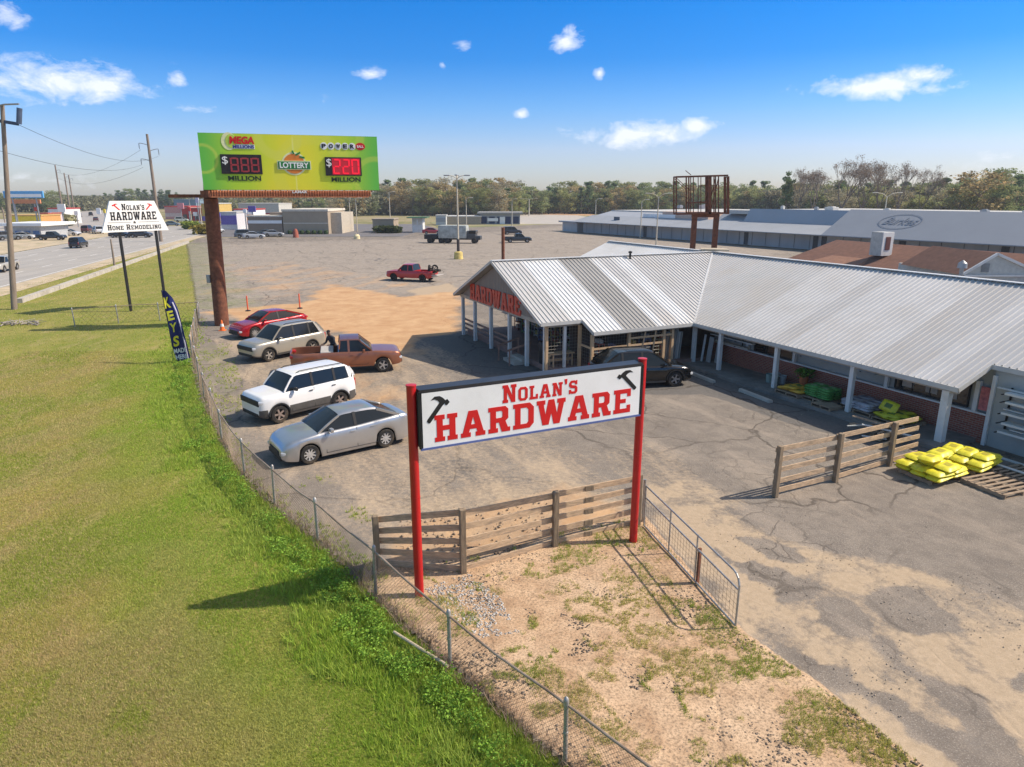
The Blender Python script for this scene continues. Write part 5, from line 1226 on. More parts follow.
# scrap lumber heap by the end of the short plank fence
def scrap():
    r = random.Random(8); c0 = W(13.2,6.3,0); t_cols = [M_PAL, M_WOOD, M_WHITE, M_GREYW]
    for k in range(16):
        L = r.uniform(.7,1.7); mb = MB(); mb.cbox((0,0,0), (L, r.uniform(.06,.16), .035), .005); q = mb.build('scrap_plank', t_cols[k % 4 if k % 3 else 0])
        q.location = c0+Vector((r.uniform(-.5,.5), r.uniform(-.4,.4), .05+k*.035)); q.rotation_euler = (r.uniform(-.1,.1), r.uniform(-.12,.12), AA+r.uniform(-.9,.9)+1.2); tag(q, 'loose plank in the scrap heap behind the short plank fence end', 'plank', 'scrap planks heaped by the last white post')
scrap()
# porch goods: planters, dark barrel, shelves, bench
def porch_goods():
    r = random.Random(5)
    t = thing('display_table', 'tan timber display bench inside the mesh enclosed porch corner', 'bench', W(.2,.8,.28)); mb = MB(); mb.box((0,0,.62),(1.2,.55,.05),rz=AA+1.57); mb.box((0,0,.30),(1.2,.05,.12),rz=AA+1.57); mb.build('top', M_TAN, t)
    mb = MB()
    for x,y in ((-.5,-.2),(.5,-.2),(.5,.2),(-.5,.2)): q = Matrix.Rotation(AA+1.57,3,'Z') @ Vector((x,y,0)); mb.box((q.x,q.y,.3),(.06,.06,.6),rz=AA)
    mb.build('legs', M_TAN, t)
    t = thing('black_drum', 'tall black drum standing at the porch corner post', 'drum', W(-.5,.4,.28)); mb = MB(); mb.lathe([(0,1.05),(.34,1.05),(.36,1.0),(.36,.7),(.375,.68),(.36,.66),(.36,.02),(.34,0),(0,0)], 24); mb.build('body', M_BLACK, t, smooth=True)
    mb = MB(); mb.lathe([(.0,1.08),(.2,1.07),(.2,1.051)], 20); mb.build('lid', mat('drum_lid', (.05,.05,.05), .6), t, smooth=True)
    cols = [(.30,.08,.05),(.10,.22,.08),(.45,.42,.36),(.12,.16,.30),(.50,.38,.12),(.25,.25,.25)]
    names = ['red', 'green', 'cream', 'navy', 'yellow', 'grey']
    for k in range(11):
        s_ = [-8.8,-7.6,-6.4,-5.2,-4.2,-1.9,1.0,1.05,.95,1.0,1.05][k]; t_ = [2.9,2.8,3.0,2.7,2.9,2.6,2.4,3.1,4.3,5.0,5.8][k]; i = k % 6
        q = thing('plant_stand', '%s painted stand %s' % (names[i], ['holding plants at the far left of the porch front wall','holding plants second along the porch front wall','holding tools third along the porch front wall','holding goods midway along the porch front wall','holding goods beside the porch steps','holding goods right of the porch steps','just inside the first mesh panel','further inside the first mesh panel','behind the middle mesh panel','behind the second timber post','deepest behind the mesh panels'][k]), 'stand', W(s_,t_,.28))
        mb = MB(); w_ = .5; h_ = r.uniform(.7,1.2)
        for z in (.1,h_*.5,h_): mb.box((0,0,z),(w_,.35,.04),rz=AA)
        for x,y in ((-.23,-.16),(.23,-.16),(.23,.16),(-.23,.16)): p = Matrix.Rotation(AA,3,'Z') @ Vector((x,y,0)); mb.box((p.x,p.y,h_/2),(.04,.04,h_),rz=AA)
        mb.build('shelf', mat('stand_'+names[i], cols[i], .7), q)
        mb = MB()
        for z in (.12,h_*.5+.02,h_+.02):
            for x in (-.15,0,.15): p = Matrix.Rotation(AA,3,'Z') @ Vector((x,0,0)); mb.cbox((p.x,p.y,z+.1),(.12,.2,.2*r.uniform(.6,1.2)),.01,rz=AA+r.uniform(-.2,.2))
        mb.build('goods', mat('goods_'+names[(i+2)%6], cols[(i+2)%6], .6, var=.5, scale=9), q)
    # sheets stored upright in the enclosure
    for k in range(7):
        mb = MB(); h_ = r.uniform(1.2,1.55); mb.cbox((0,0,h_/2),(.5,.03,h_),.004,rx=-.1); q = mb.build('stored_sheet', [M_GREYW, ln_m, M_WHITE][k % 3]); q.location = W(1.2,6.0+k*.14,.28); q.rotation_euler = (0,0,AA+r.uniform(-.1,.1)+.2); tag(q, 'upright building sheet stored in the dark corner behind the last timber post', 'sheet', 'sheets stored upright in the porch corner')
porch_goods()
# concrete wheel stops in front of the walkway
for (a_, b_, lb) in ((PV(691,374), PV(714,383), 'concrete wheel stop nearest the black car'), (PV(740,391), PV(771,403), 'concrete wheel stop farther along from the black car')):
    mb = MB(); L = (b_-a_).length; pr = [(-.09,0),(-.065,.12),(.065,.12),(.09,0)]
    mb.add([(x, y, z) for x in (-L/2, L/2) for (y, z) in pr], [(0,1,2,3),(7,6,5,4),(0,4,5,1),(1,5,6,2),(2,6,7,3),(3,7,4,0)])
    q = mb.build('wheel_stop', M_CONC); q.location = (a_+b_)/2; q.rotation_euler = (0,0,math.atan2((b_-a_).y,(b_-a_).x)); tag(q, lb, 'wheel stop')

# ================================================================ VEHICLES
M_TYRE = mat('tyre_rubber', (.022,.021,.020), .85, var=.3, dirt=(.16,.12,.08), dirt_amt=.45, scale=6)
M_TRIMB = mat('black_trim', (.02,.02,.021), .6, var=.2)
M_CHROME = mat('bright_trim', (.55,.55,.55), .25, .9, var=.05)
M_HEADL = mat('headlight_glass', (.62,.64,.66), .15, .2, var=.1, spec=.8)
M_TAILL = mat('taillight_red', (.42,.015,.015), .25, var=.1, spec=.7)
M_CARG = mat('car_glass', (.012,.014,.015), .12, var=.05, spec=.45)
def paint(name, col, metal=.35, rough=.32, dirt=None): return mat(name, col, rough, metal, var=.05, scale=1.5, dirt=dirt or tuple(c*.85 for c in col), dirt_amt=.3, spec=.5, coat=.6)
def lerp_prof(pr, x):
    if x <= pr[0][0]: return pr[0][1]
    for i in range(len(pr)-1):
        if x <= pr[i+1][0]:
            t = (x-pr[i][0])/(pr[i+1][0]-pr[i][0]+1e-9); return pr[i][1]*(1-t)+pr[i+1][1]*t
    return pr[-1][1]
def smooth_prof(pr, x, w_=.12):
    return sum(k_*lerp_prof(pr, x+o_*w_) for o_, k_ in ((-2,.06),(-1,.24),(0,.40),(1,.24),(2,.06)))
def car(name, label, cat, loc, rz, L, Wd, top, gh, body_m, wb, front_over, wr=.33, zb=.24, clad=None, roof_m=None, bed=None, rails=False, rim='alloy', arch_gap=.05, group=None, bcol=None, detail=True, box=None, pillar_d=False, rim_m=None, light_y=None):
    """forward is +X. top: profile of bonnet, shoulder and boot; gh: x of windscreen foot, windscreen head, rear head, rear foot, roof height"""
    t = thing(name, label, cat, loc, rz, group); t.scale = (VS,)*3
    hw0 = Wd/2; xf = L/2-front_over; xr = xf-wb; ra = wr+arch_gap; wy = wr
    def endr(x):
        d = max(0, abs(x)-(L/2-.20))/.20; return 1-math.sqrt(max(0, 1-min(1, d)**2))
    def hw(x):
        e_ = .62; d = max(0, abs(x)-(L/2-e_))/e_; return hw0*(1-.17*d**2.4)*(1-.09*endr(x))
    def zbot(x):
        z = zb; d = max(0, abs(x)-(L/2-.45))/.45; z += .06*d+.09*endr(x)
        for xw in (xf, xr):
            q = ra*ra-(x-xw)**2
            if q > 0: z = max(z, wy+math.sqrt(q))
        return z
    xs = list(np.arange(-L/2, L/2+.001, .055 if detail else .12)); xs[-1] = L/2
    xs = sorted(xs+[sg_*(L/2-e_) for sg_ in (-1, 1) for e_ in ((.004, .012, .028, .08, .15) if detail else (.02, .07))])
    if bed: xs = sorted(xs+[bed[0]-.003, bed[0], bed[0]+.05, bed[0]+.053, bed[1]-.003, bed[1]])
    fr = [(0,.955),(.12,.99),(.42,1.0),(.70,.985),(.90,.965),(1.0,.93)]
    rows = []
    for x in xs:
        zt = (smooth_prof(top, x) if not bed else lerp_prof(top, x))-.13*endr(x)*(0 if bed and x < 0 else 1); zb_ = min(zbot(x), zt-.06); h = hw(x); pts = []
        for f_, k in fr: pts.append((x, h*k, zb_+(zt-zb_)*f_))
        inbed = bed and bed[0]+.05 <= x <= bed[1]-.001 and x not in (bed[0]+.05,)
        if inbed:
            for y, z in ((h*.90, zt+.0), (h*.86, zt-.01), (h*.855, bed[2]), (h*.4, bed[2]), (0, bed[2])): pts.append((x, y, z))
        else:
            for y, z in ((h*.86, .018), (h*.74, .028), (h*.55, .036), (h*.3, .042), (0, .045)): pts.append((x, y, zt+z*(1 if not bed else .4)))
        rows.append(pts)
    n = len(rows[0]); vs = []; 
    for r_ in rows:
        vs += [(p[0], p[1], p[2]) for p in r_]+[(p[0], -p[1], p[2]) for p in reversed(r_[:-1])]
    m = 2*n-1; fs = []; mi = []
    for i in range(len(rows)-1):
        for j in range(m):
            j2 = (j+1) % m; f = (i*m+j, i*m+j2, (i+1)*m+j2, (i+1)*m+j); fs.append(f)
            under = (j == m-1)
            zc = sum(vs[q][2] for q in f)/4; side = j < 5 or j >= m-6
            mi.append(1 if under or (clad and side and zc < clad) or (bed and bed[0] < xs[i] < bed[1] and zc < bed[2]+.08 and not side) else 0)
    fs.append(tuple(range(m-1, -1, -1))); mi.append(0); fs.append(tuple((len(rows)-1)*m+j for j in range(m))); mi.append(0)
    mb = MB(); mb.v = vs; mb.f = fs; mb.m = mi; mb.build('body', [body_m, mat('dusty_cladding', (.085,.08,.075), .7, var=.2) if clad else M_TRIMB], t, smooth=True, ang=55)
    # glasshouse
    if gh:
        x1, x2, x3, x4, zr = gh[:5]; tum = gh[5] if len(gh) > 5 else .30
        hb = lambda x: hw(x)*.90
        def zg(x):
            if x >= x1-.02 or x <= x4+.02 or bed: return zg0(x)
            return (zg0(max(x4, x-.16))+zg0(max(x4, x-.08))+2*zg0(x)+zg0(min(x1, x+.08))+zg0(min(x1, x+.16)))/6
        def zg0(x):
            zs = lerp_prof(top, x)
            if x >= x2: k = (x1-x)/(x1-x2)
            elif x <= x3: k = (x-x4)/(x3-x4)
            else: k = 1
            k = max(0, min(1, k)); dome = .03*(1-((x-(x2+x3)/2)/((x2-x3)/2+.3))**2) if x3 <= x <= x2 else 0
            return zs+.02+(zr-zs-.02)*(k**.93)+max(0, dome)
        gx = sorted(set([x4, x3, x2, x1]+[x4+(x1-x4)*i/(26 if detail else 12) for i in range(27 if detail else 13)]))
        rowsg = []
        for x in gx:
            zs = lerp_prof(top, x)-.03; z = zg(x); k = max(.02, z-zs); b_ = hb(x); yt = b_-tum*k
            rowsg.append([(x, b_, zs), (x, b_-tum*(k*.45), zs+k*.45), (x, yt+.012, z-.045), (x, yt-.05, z-.006), (x, yt*.55, z+.012), (x, 0, z+.018)])
        ws, rw, sd_l = MB(), MB(), {}
        bx = gh[6] if len(gh) > 6 else [(x2+x3)/2]
        for i in range(len(gx)-1):
            xm = (gx[i]+gx[i+1])/2; a_, b_ = rowsg[i], rowsg[i+1]
            for sg in (1, -1):
                A_ = [(p[0], p[1]*sg, p[2]) for p in a_]; B_ = [(p[0], p[1]*sg, p[2]) for p in b_]
                sec = sum(1 for q in bx if xm < q)
                sm = sd_l.setdefault((sec, sg), MB())
                for j in (0, 1): sm.add([A_[j], A_[j+1], B_[j+1], B_[j]], [(0,1,2,3)])
                tgt = ws if xm > x2 else rw if xm < x3 else None
                if tgt is not None:
                    for j in (2, 3, 4): tgt.add([A_[j], A_[j+1], B_[j+1], B_[j]], [(0,1,2,3)])
        ws.build('windscreen', M_CARG, t, smooth=True); rw.build('rear_window', M_CARG, t, smooth=True)
        for k_ in sd_l: sd_l[k_].build('side_window', M_CARG, t, smooth=True)
        rm = roof_m or body_m; rf = MB(); ro = [i for i, x in enumerate(gx) if x3-.02 <= x <= x2+.02]
        vs = []; up = .012
        for i in ro:
            r_ = [(p[0], p[1]+(.012 if j < 4 else 0), p[2]+(up if j > 2 else 0)) for j, p in enumerate(rowsg[i])][2:]
            vs += r_+[(p[0], -p[1], p[2]) for p in reversed(r_[:-1])]
        m = 7
        rf.v = vs; rf.f = [(i*m+j, i*m+j+1, (i+1)*m+j+1, (i+1)*m+j) for i in range(len(ro)-1) for j in range(m-1)]; rf.m = [0]*len(rf.f)
        rf.build('roof', rm, t, smooth=True)
        pl = MB(); pl2 = MB()
        def P3(x, sg, k_, out=.006): 
            zs = lerp_prof(top, x)-.01; z = zg(x)-.03; kk = z-zs; b_ = hb(x); zz = zs+kk*k_; return Vector((x, sg*(b_-tum*(zz-zs)+out), zz))
        for sg in (1, -1):
            def strip(xa, xb, ka, kb, w_):
                n_ = 6; prev = None
                for i in range(n_+1):
                    x = xa+(xb-xa)*i/n_; k_ = ka+(kb-ka)*i/n_; q = P3(x, sg, k_)
                    if prev is not None: pl.beam(prev, q, .035, w_)
                    prev = q
            strip(x1-.02, x2, 1, 1, .07); strip(x3, x4+.02, 1, 1, .09 if not pillar_d else .12)
            for xb_ in bx: pl.beam(P3(xb_, sg, 0), P3(xb_, sg, 1), .03, .075, up=(1,0,0)) if False else (pl2 if (pillar_d or not bed) else pl).hexa([P3(xb_-.05,sg,0,-.01), P3(xb_+.05,sg,0,-.01), P3(xb_+.05,sg,0,.008), P3(xb_-.05,sg,0,.008), P3(xb_-.05,sg,1,-.01), P3(xb_+.05,sg,1,-.01), P3(xb_+.05,sg,1,.008), P3(xb_-.05,sg,1,.008)])
            if pillar_d: pl.hexa([P3(x4+.02,sg,0,-.01), P3(x4+.30,sg,0,-.01), P3(x4+.30,sg,0,.01), P3(x4+.02,sg,0,.01), P3(x3-.02,sg,1,-.01), P3(x3+.16,sg,1,-.01), P3(x3+.16,sg,1,.01), P3(x3-.02,sg,1,.01)])
            strip(x4+.05, x1-.05, .0, .0, .035)
        pl.build('pillars', body_m, t)
        if pl2.v: pl2.build('centre_pillars', M_TRIMB, t)
        if rails:
            for sg in (1, -1):
                q = MB(); ya = sg*(hb(0)-tum*(zr-lerp_prof(top,0))-.10); q.path([(x3+.15, ya, zr+.02), (x3+.25, ya, zr+.085), ((x2+x3)/2, ya, zr+.10), (x2-.35, ya, zr+.085), (x2-.2, ya, zr+.02)], .018, 8); q.build('roof_rail', M_TRIMB, t, smooth=True)
        if detail:
            for sg in (1, -1):
                q = MB(); q.cbox((x1-.42, sg*(hw0+.08), lerp_prof(top, x1-.4)+.09), (.12,.20,.14), .04); q.beam((x1-.40, sg*hb(x1-.4), lerp_prof(top,x1-.4)+.05), (x1-.42, sg*(hw0+.05), lerp_prof(top,x1-.4)+.06), .05, .04); q.build('mirror', bcol or body_m, t, smooth=True)
                for xb_ in [bx[0]]+([bx[1]-.02] if len(bx) > 1 else [x3+.1 if not bed else None]):
                    if xb_ is None: continue
                    q = MB(); q.cbox((xb_+.14, sg*(hw0*.985+.012), lerp_prof(top, xb_)-.13), (.17,.025,.035), .008); q.build('door_handle', bcol or body_m, t)
                # door seams
                q = MB()
                dr = [x1-.25]+list(bx)+([x3+.02] if not bed and len(bx) < 2 else [])
                for xb_ in dr:
                    zt = lerp_prof(top, xb_)-.03
                    q.beam((xb_, sg*(hw0*.999), zb+.10), (xb_, sg*(hw0*.962), zt), .006, .012, up=(1,0,0))
                q.beam((x1-.25, sg*(hw0*.997), zb+.11), (dr[-1], sg*(hw0*.997), zb+.11), .006, .012)
                q.build('door_seam', M_TRIMB, t)
                if wr: 
                    for xw in (xf, xr):
                        if clad:
                            q = MB(); n_ = 14; prev = None
                            for i in range(n_+1):
                                a_ = math.pi*i/n_; p = Vector((xw+(ra+.02)*math.cos(a_), sg*hw(xw)*.99, wy+(ra+.02)*math.sin(a_)*1.0))
                                if prev is not None: q.beam(prev, p, .05, .07, up=(0,sg,0))
                                prev = p
                            q.build('wheel_arch', M_TRIMB, t)
    # wheels
    for xw in (xf, xr):
        for sg in (1, -1):
            w_ = .22; c = Vector((xw, sg*(hw0-w_/2-.015), wy)); mb = MB()
            mb.lathe([(wr*.62, -w_/2), (wr*.93, -w_/2), (wr, -w_*.36), (wr, w_*.36), (wr*.93, w_/2), (wr*.62, w_/2)], 28 if detail else 14, (0,0,0), 'Y')
            mb.lathe([(wr*.62, 0.0), (0, .0)], 20, (0, sg*w_*.1, 0), 'Y')
            o = mb.build('wheel', M_TYRE, t, smooth=True); o.location = c
            rb = MB(); R_ = wr*.66; yo = sg*(w_/2-.01)
            rb.lathe([(R_, yo-sg*.07), (R_, yo), (R_*.90, yo+sg*.004), (R_*.88, yo-sg*.05)], 24 if detail else 12, (0,0,0), 'Y')
            ns = 9 if rim == 'multi' else 5
            for k in range(ns):
                a_ = 6.2832*k/ns; d = Vector((math.cos(a_), 0, math.sin(a_))); rb.beam(d*.03+Vector((0,yo-sg*.02,0)), d*R_*.9+Vector((0,yo-sg*.012,0)), .022 if rim == 'multi' else .028, R_*(.20 if rim == 'multi' else .30), up=(0,1,0)) if False else rb.hexa([Vector((0,yo-sg*.035,0))+d*.04+Vector((-d.z,0,d.x))*w2 for w2 in (-R_*.14, R_*.14)]+[Vector((0,yo-sg*.03,0))+d*R_*.9+Vector((-d.z,0,d.x))*w2 for w2 in (R_*(.10 if ns > 5 else .15), -R_*(.10 if ns > 5 else .15))]+[Vector((0,yo-sg*.008,0))+d*.04+Vector((-d.z,0,d.x))*w2 for w2 in (-R_*.14, R_*.14)]+[Vector((0,yo-sg*.004,0))+d*R_*.9+Vector((-d.z,0,d.x))*w2 for w2 in (R_*(.10 if ns > 5 else .15), -R_*(.10 if ns > 5 else .15))])
            rb.lathe([(.0, yo), (R_*.2, yo), (R_*.22, yo-sg*.03)], 14, (0,0,0), 'Y')
            rb.build('rim', rim_m or mat('alloy_rim', (.50,.50,.50), .35, .7, var=.1), o, smooth=True)
    if detail is False and not light_y: return t
    # lamps, grille, bumpers
    zf = lerp_prof(top, L/2-.05); zrn = lerp_prof(top, -L/2+.05)
    for sg in (1, -1):
        x_ = L/2-.13; q = MB(); q.cbox((x_, sg*(hw(x_)-.19), zf-.16), (.20,.34,.13), .04, rz=-sg*.38); q.build('headlight', M_HEADL, t, smooth=True)
        x_ = -L/2+.09; q = MB(); q.cbox((x_, sg*(hw(x_)-.13), zrn-(.16 if not pillar_d else .22)), (.17,.26 if not pillar_d else .16,.13 if not pillar_d else .34), .03, rz=sg*.35); q.build('taillight', M_TAILL, t, smooth=True)
    q = MB(); q.cbox((L/2-.0, 0, zf-.19), (.05, Wd*(.78 if clad and detail else .52), .22 if clad else .15), .02); q.build('grille', M_TRIMB, t)
    q = MB(); q.cbox((L/2-.02, 0, zb+.13), (.09, Wd*.70, .14), .03); q.build('front_bumper', M_TRIMB, t)
    q = MB(); q.cbox((-L/2+.02, 0, zb+.14), (.10, Wd*.76, .15), .03); q.build('rear_bumper', M_TRIMB if (clad or not bed) else M_CHROME, t)
    return t
VS = .945
def veh_pos(front_px, rear_px=None, ang=None, wb=2.7, fo=.9, L=4.6, Wd=1.8, near='L'):
    """centre of a vehicle from the ground spots under its two visible wheels"""
    f = PV(*front_px)
    if rear_px is not None: r = PV(*rear_px); h = (f-r).normalized(); ang = math.atan2(h.y, h.x)
    else: h = Vector((math.cos(ang), math.sin(ang), 0))
    lft = Vector((-h.y, h.x, 0)); side = lft if near == 'L' else -lft
    c = f-h*(L/2-fo)*VS-side*(Wd/2-.12)*VS; c.z = .015; return c, ang
# silver saloon nearest the fence
silver = paint('silver_paint', (.50,.505,.51), .75, .30)
c, a_ = veh_pos((310,463.6), None, R(215.5), wb=2.70, fo=.88, L=4.63, Wd=1.78)
car('sedan', 'silver saloon car parked nearest to the chain link fence and the red sign', 'car', c, a_, 4.63, 1.78,
    [(-2.31,.86),(-2.26,1.04),(-2.0,1.09),(-1.3,1.05),(-.3,.98),(.6,.96),(1.0,.96),(1.5,.92),(1.9,.85),(2.15,.76),(2.31,.58)],
    (1.12,.30,-1.05,-1.85,1.43,.40,[-.22]), silver, 2.70, .88, wr=.325, zb=.17, rim='multi', roof_m=silver, rim_m=mat('silver_rim', (.66,.66,.66), .3, .6, var=.05))
# white boxy crossover with black cladding
white = paint('white_paint', (.78,.78,.77), .0, .3)
c, a_ = veh_pos((279.8,423), None, R(226), wb=2.67, fo=.74, L=4.30, Wd=1.86)
car('crossover', 'white boxy crossover with black roof rails and grey lower cladding', 'car', c, a_, 4.30, 1.86,
    [(-2.2,.95),(-2.17,1.15),(-2.0,1.20),(-1.2,1.20),(0,1.18),(.8,1.16),(1.05,1.15),(1.6,1.11),(2.0,1.09),(2.16,1.05),(2.2,.92)],
    (1.14,.66,-1.86,-2.10,1.74,.26,[-.12,-1.12]), white, 2.67, .74, wr=.36, zb=.26, clad=.54, rails=True, pillar_d=True, bcol=M_TRIMB, rim_m=mat('brown_dusty_rim', (.28,.22,.19), .6, .2, var=.2))
# copper pickup with an extended cab
copper = paint('copper_paint', (.33,.125,.065), .45, .35)
darkcop = paint('sunburnt_copper', (.135,.055,.042), .2, .5)
ang = R(14); c, a_ = veh_pos((383.5,372), None, ang, fo=.95, L=5.35, Wd=1.92, near='R')
truck = car('pickup_truck', 'copper brown extended cab pickup truck parked facing away from the fence', 'pickup truck', c, a_, 5.35, 1.92,
    [(-2.675,1.12),(-.42,1.12),(-.40,1.12),(.9,1.08),(1.10,1.10),(1.7,1.08),(2.4,1.02),(2.6,.95),(2.675,.70)],
    (1.24,.62,-.30,-.38,1.68,.17,[.10]), copper, 3.45, .95, wr=.37, zb=.36, bed=(-2.675,-.42,.66), roof_m=darkcop, rim_m=mat('steel_rim', (.52,.50,.47), .4, .6, var=.1))
q = MB(); q.cbox((-.95, .0, .93), (.62,1.55,.42), .04); q.build('tool_box', mat('tool_box_grey', (.45,.42,.38), .6, var=.15), truck)
# champagne SUV
champ = paint('champagne_paint', (.44,.41,.345), .5, .38)
c, a_ = veh_pos((269,361.5), None, R(231), fo=.85, L=4.6, Wd=1.85)
car('suv', 'champagne beige older SUV parked between the red car and the copper pickup', 'car', c, a_, 4.6, 1.85,
    [(-2.3,.90),(-2.26,1.06),(-2.1,1.10),(-1.2,1.09),(0,1.07),(.8,1.06),(1.1,1.05),(1.7,1.02),(2.1,.98),(2.25,.93),(2.3,.78)],
    (1.16,.45,-1.70,-2.15,1.72,.30,[-.22,-1.20]), champ, 2.69, .85, wr=.35, zb=.26, clad=.42, rails=True, roof_m=paint('roof_tan', (.33,.31,.27), .4, .45), pillar_d=True, rim_m=mat('champ_rim', (.45,.42,.38), .4, .5, var=.1))
# red liftback
redp = paint('crimson_paint', (.40,.008,.016), .4, .25)
c, a_ = veh_pos((255,338.5), None, R(228), fo=.92, L=4.7, Wd=1.84)
car('liftback', 'crimson red car parked farthest along the row beside the billboard column', 'car', c, a_, 4.7, 1.84,
    [(-2.35,.88),(-2.3,1.05),(-2.1,1.08),(-1.3,1.03),(-.3,.98),(.6,.96),(1.0,.95),(1.7,.86),(2.15,.76),(2.3,.65),(2.35,.5)],
    (1.15,.25,-.95,-2.10,1.46,.42,[-.28]), redp, 2.75, .92, wr=.35, zb=.19, rim='multi')
# black crossover in front of the store
blackp = paint('black_car_paint', (.008,.008,.009), .2, .18)
c, a_ = veh_pos((674,386.5), None, R(11), fo=.90, L=4.55, Wd=1.85, near='R')
car('crossover', 'glossy black crossover parked in front of the store porch facing right', 'car', c, a_, 4.55, 1.85,
    [(-2.27,.90),(-2.2,1.08),(-2.0,1.10),(-1.2,1.06),(0,1.0),(.8,.98),(1.1,.97),(1.7,.92),(2.1,.84),(2.23,.72),(2.27,.55)],
    (1.20,.35,-1.35,-2.10,1.64,.36,[-.2,-1.15]), blackp, 2.70, .90, wr=.36, zb=.23, clad=.40, rails=False, rim_m=mat('dark_grey_rim', (.30,.30,.31), .35, .6, var=.1))
# red pickup alone in the big lot
redt = paint('bright_red_paint', (.44,.02,.025), .1, .35)
c, a_ = veh_pos((394,280.8), None, R(160), fo=.95, L=5.3, Wd=1.95)
rt = car('pickup_truck', 'bright red pickup truck alone in the lot with dark junk hanging off its open tailgate', 'pickup truck', c, a_, 5.3, 1.95,
    [(-2.65,1.10),(-.62,1.10),(-.6,1.08),(.9,1.06),(1.1,1.08),(1.7,1.05),(2.35,1.0),(2.55,.95),(2.65,.75)],
    (1.22,.60,-.45,-.58,1.68,.26,[.05]), redt, 3.35, .95, wr=.37, zb=.36, bed=(-2.65,-.65,.66), rim_m=M_TRIMB)
tb = MB(); tb.cbox((-2.95,0,.68), (.62,1.6,.06), .02); tb.build('tailgate', mat('pale_tailgate', (.45,.42,.38), .6), rt)
def junk():
    r = random.Random(9); h = Vector((math.cos(a_), math.sin(a_), 0)); mb = MB(); o = thing('junk_load', 'dark tangled junk and tyres piled over the tailgate of the red pickup', 'junk', c-h*2.45+Vector((0,0,.74)))
    for k in range(6):
        p = Vector((r.uniform(-.5,.5), r.uniform(-.5,.5), .20+.18*(k//2)))
        mb = MB(); mb.lathe([(.18,-.1),(.30,-.1),(.33,-.06),(.33,.06),(.30,.1),(.18,.1),(.18,-.1)], 16, p, ['Z','Y','X'][k % 3]); mb.build('tyre', M_TYRE, o, smooth=True)
    mb = MB()
    for k in range(14):
        p = Vector((r.uniform(-.6,.5), r.uniform(-.6,.6), r.uniform(.1,.5))); q_ = p+Vector((r.uniform(-.7,.4), r.uniform(-.4,.4), r.uniform(0,.5))); mb.tube(p, q_, .025, n=6)
    mb.build('scrap_pipes', mat('scrap_brown', (.14,.11,.09), .8, var=.4), o)
junk()

# --- distant and road traffic
def small_car(px, rz, col, label, kind='sedan', group=None, z=0.0):
    L, Wd = (4.6,1.8) if kind != 'pickup' else (5.3,1.95)
    m = paint('traffic_%d_%d_%d' % tuple(int(v*100) for v in col), col, .2, .35)
    loc = PV(*px)
    if kind == 'sedan': return car('sedan', label, 'car', loc, rz, L, Wd, [(-2.3,.9),(-2.1,1.05),(-1.3,1.03),(.9,.93),(1.7,.85),(2.3,.6)], (1.1,.2,-.9,-1.8,1.43,.40,[-.25]), m, 2.7, .9, detail=False, light_y=1, group=group)
    if kind == 'suv': return car('suv', label, 'car', loc, rz, L, Wd+.08, [(-2.3,.95),(-2.2,1.12),(0,1.10),(1.1,1.08),(1.9,1.0),(2.3,.75)], (1.15,.5,-1.9,-2.15,1.78,.30,[-.2,-1.2]), m, 2.7, .9, wr=.36, zb=.28, detail=False, light_y=1, pillar_d=True, group=group)
    return car('pickup_truck', label, 'pickup truck', loc, rz, L, Wd, [(-2.65,1.1),(-.62,1.1),(1.1,1.08),(2.35,1.0),(2.65,.75)], (1.25,.65,-.5,-.65,1.70,.26,[0.05]), m, 3.3, .95, wr=.38, zb=.36, bed=(-2.65,-.7,.66), detail=False, light_y=1, group=group)
ra_ = math.atan2(rdir.y, rdir.x); G1 = 'vehicles on the road and lots across it'
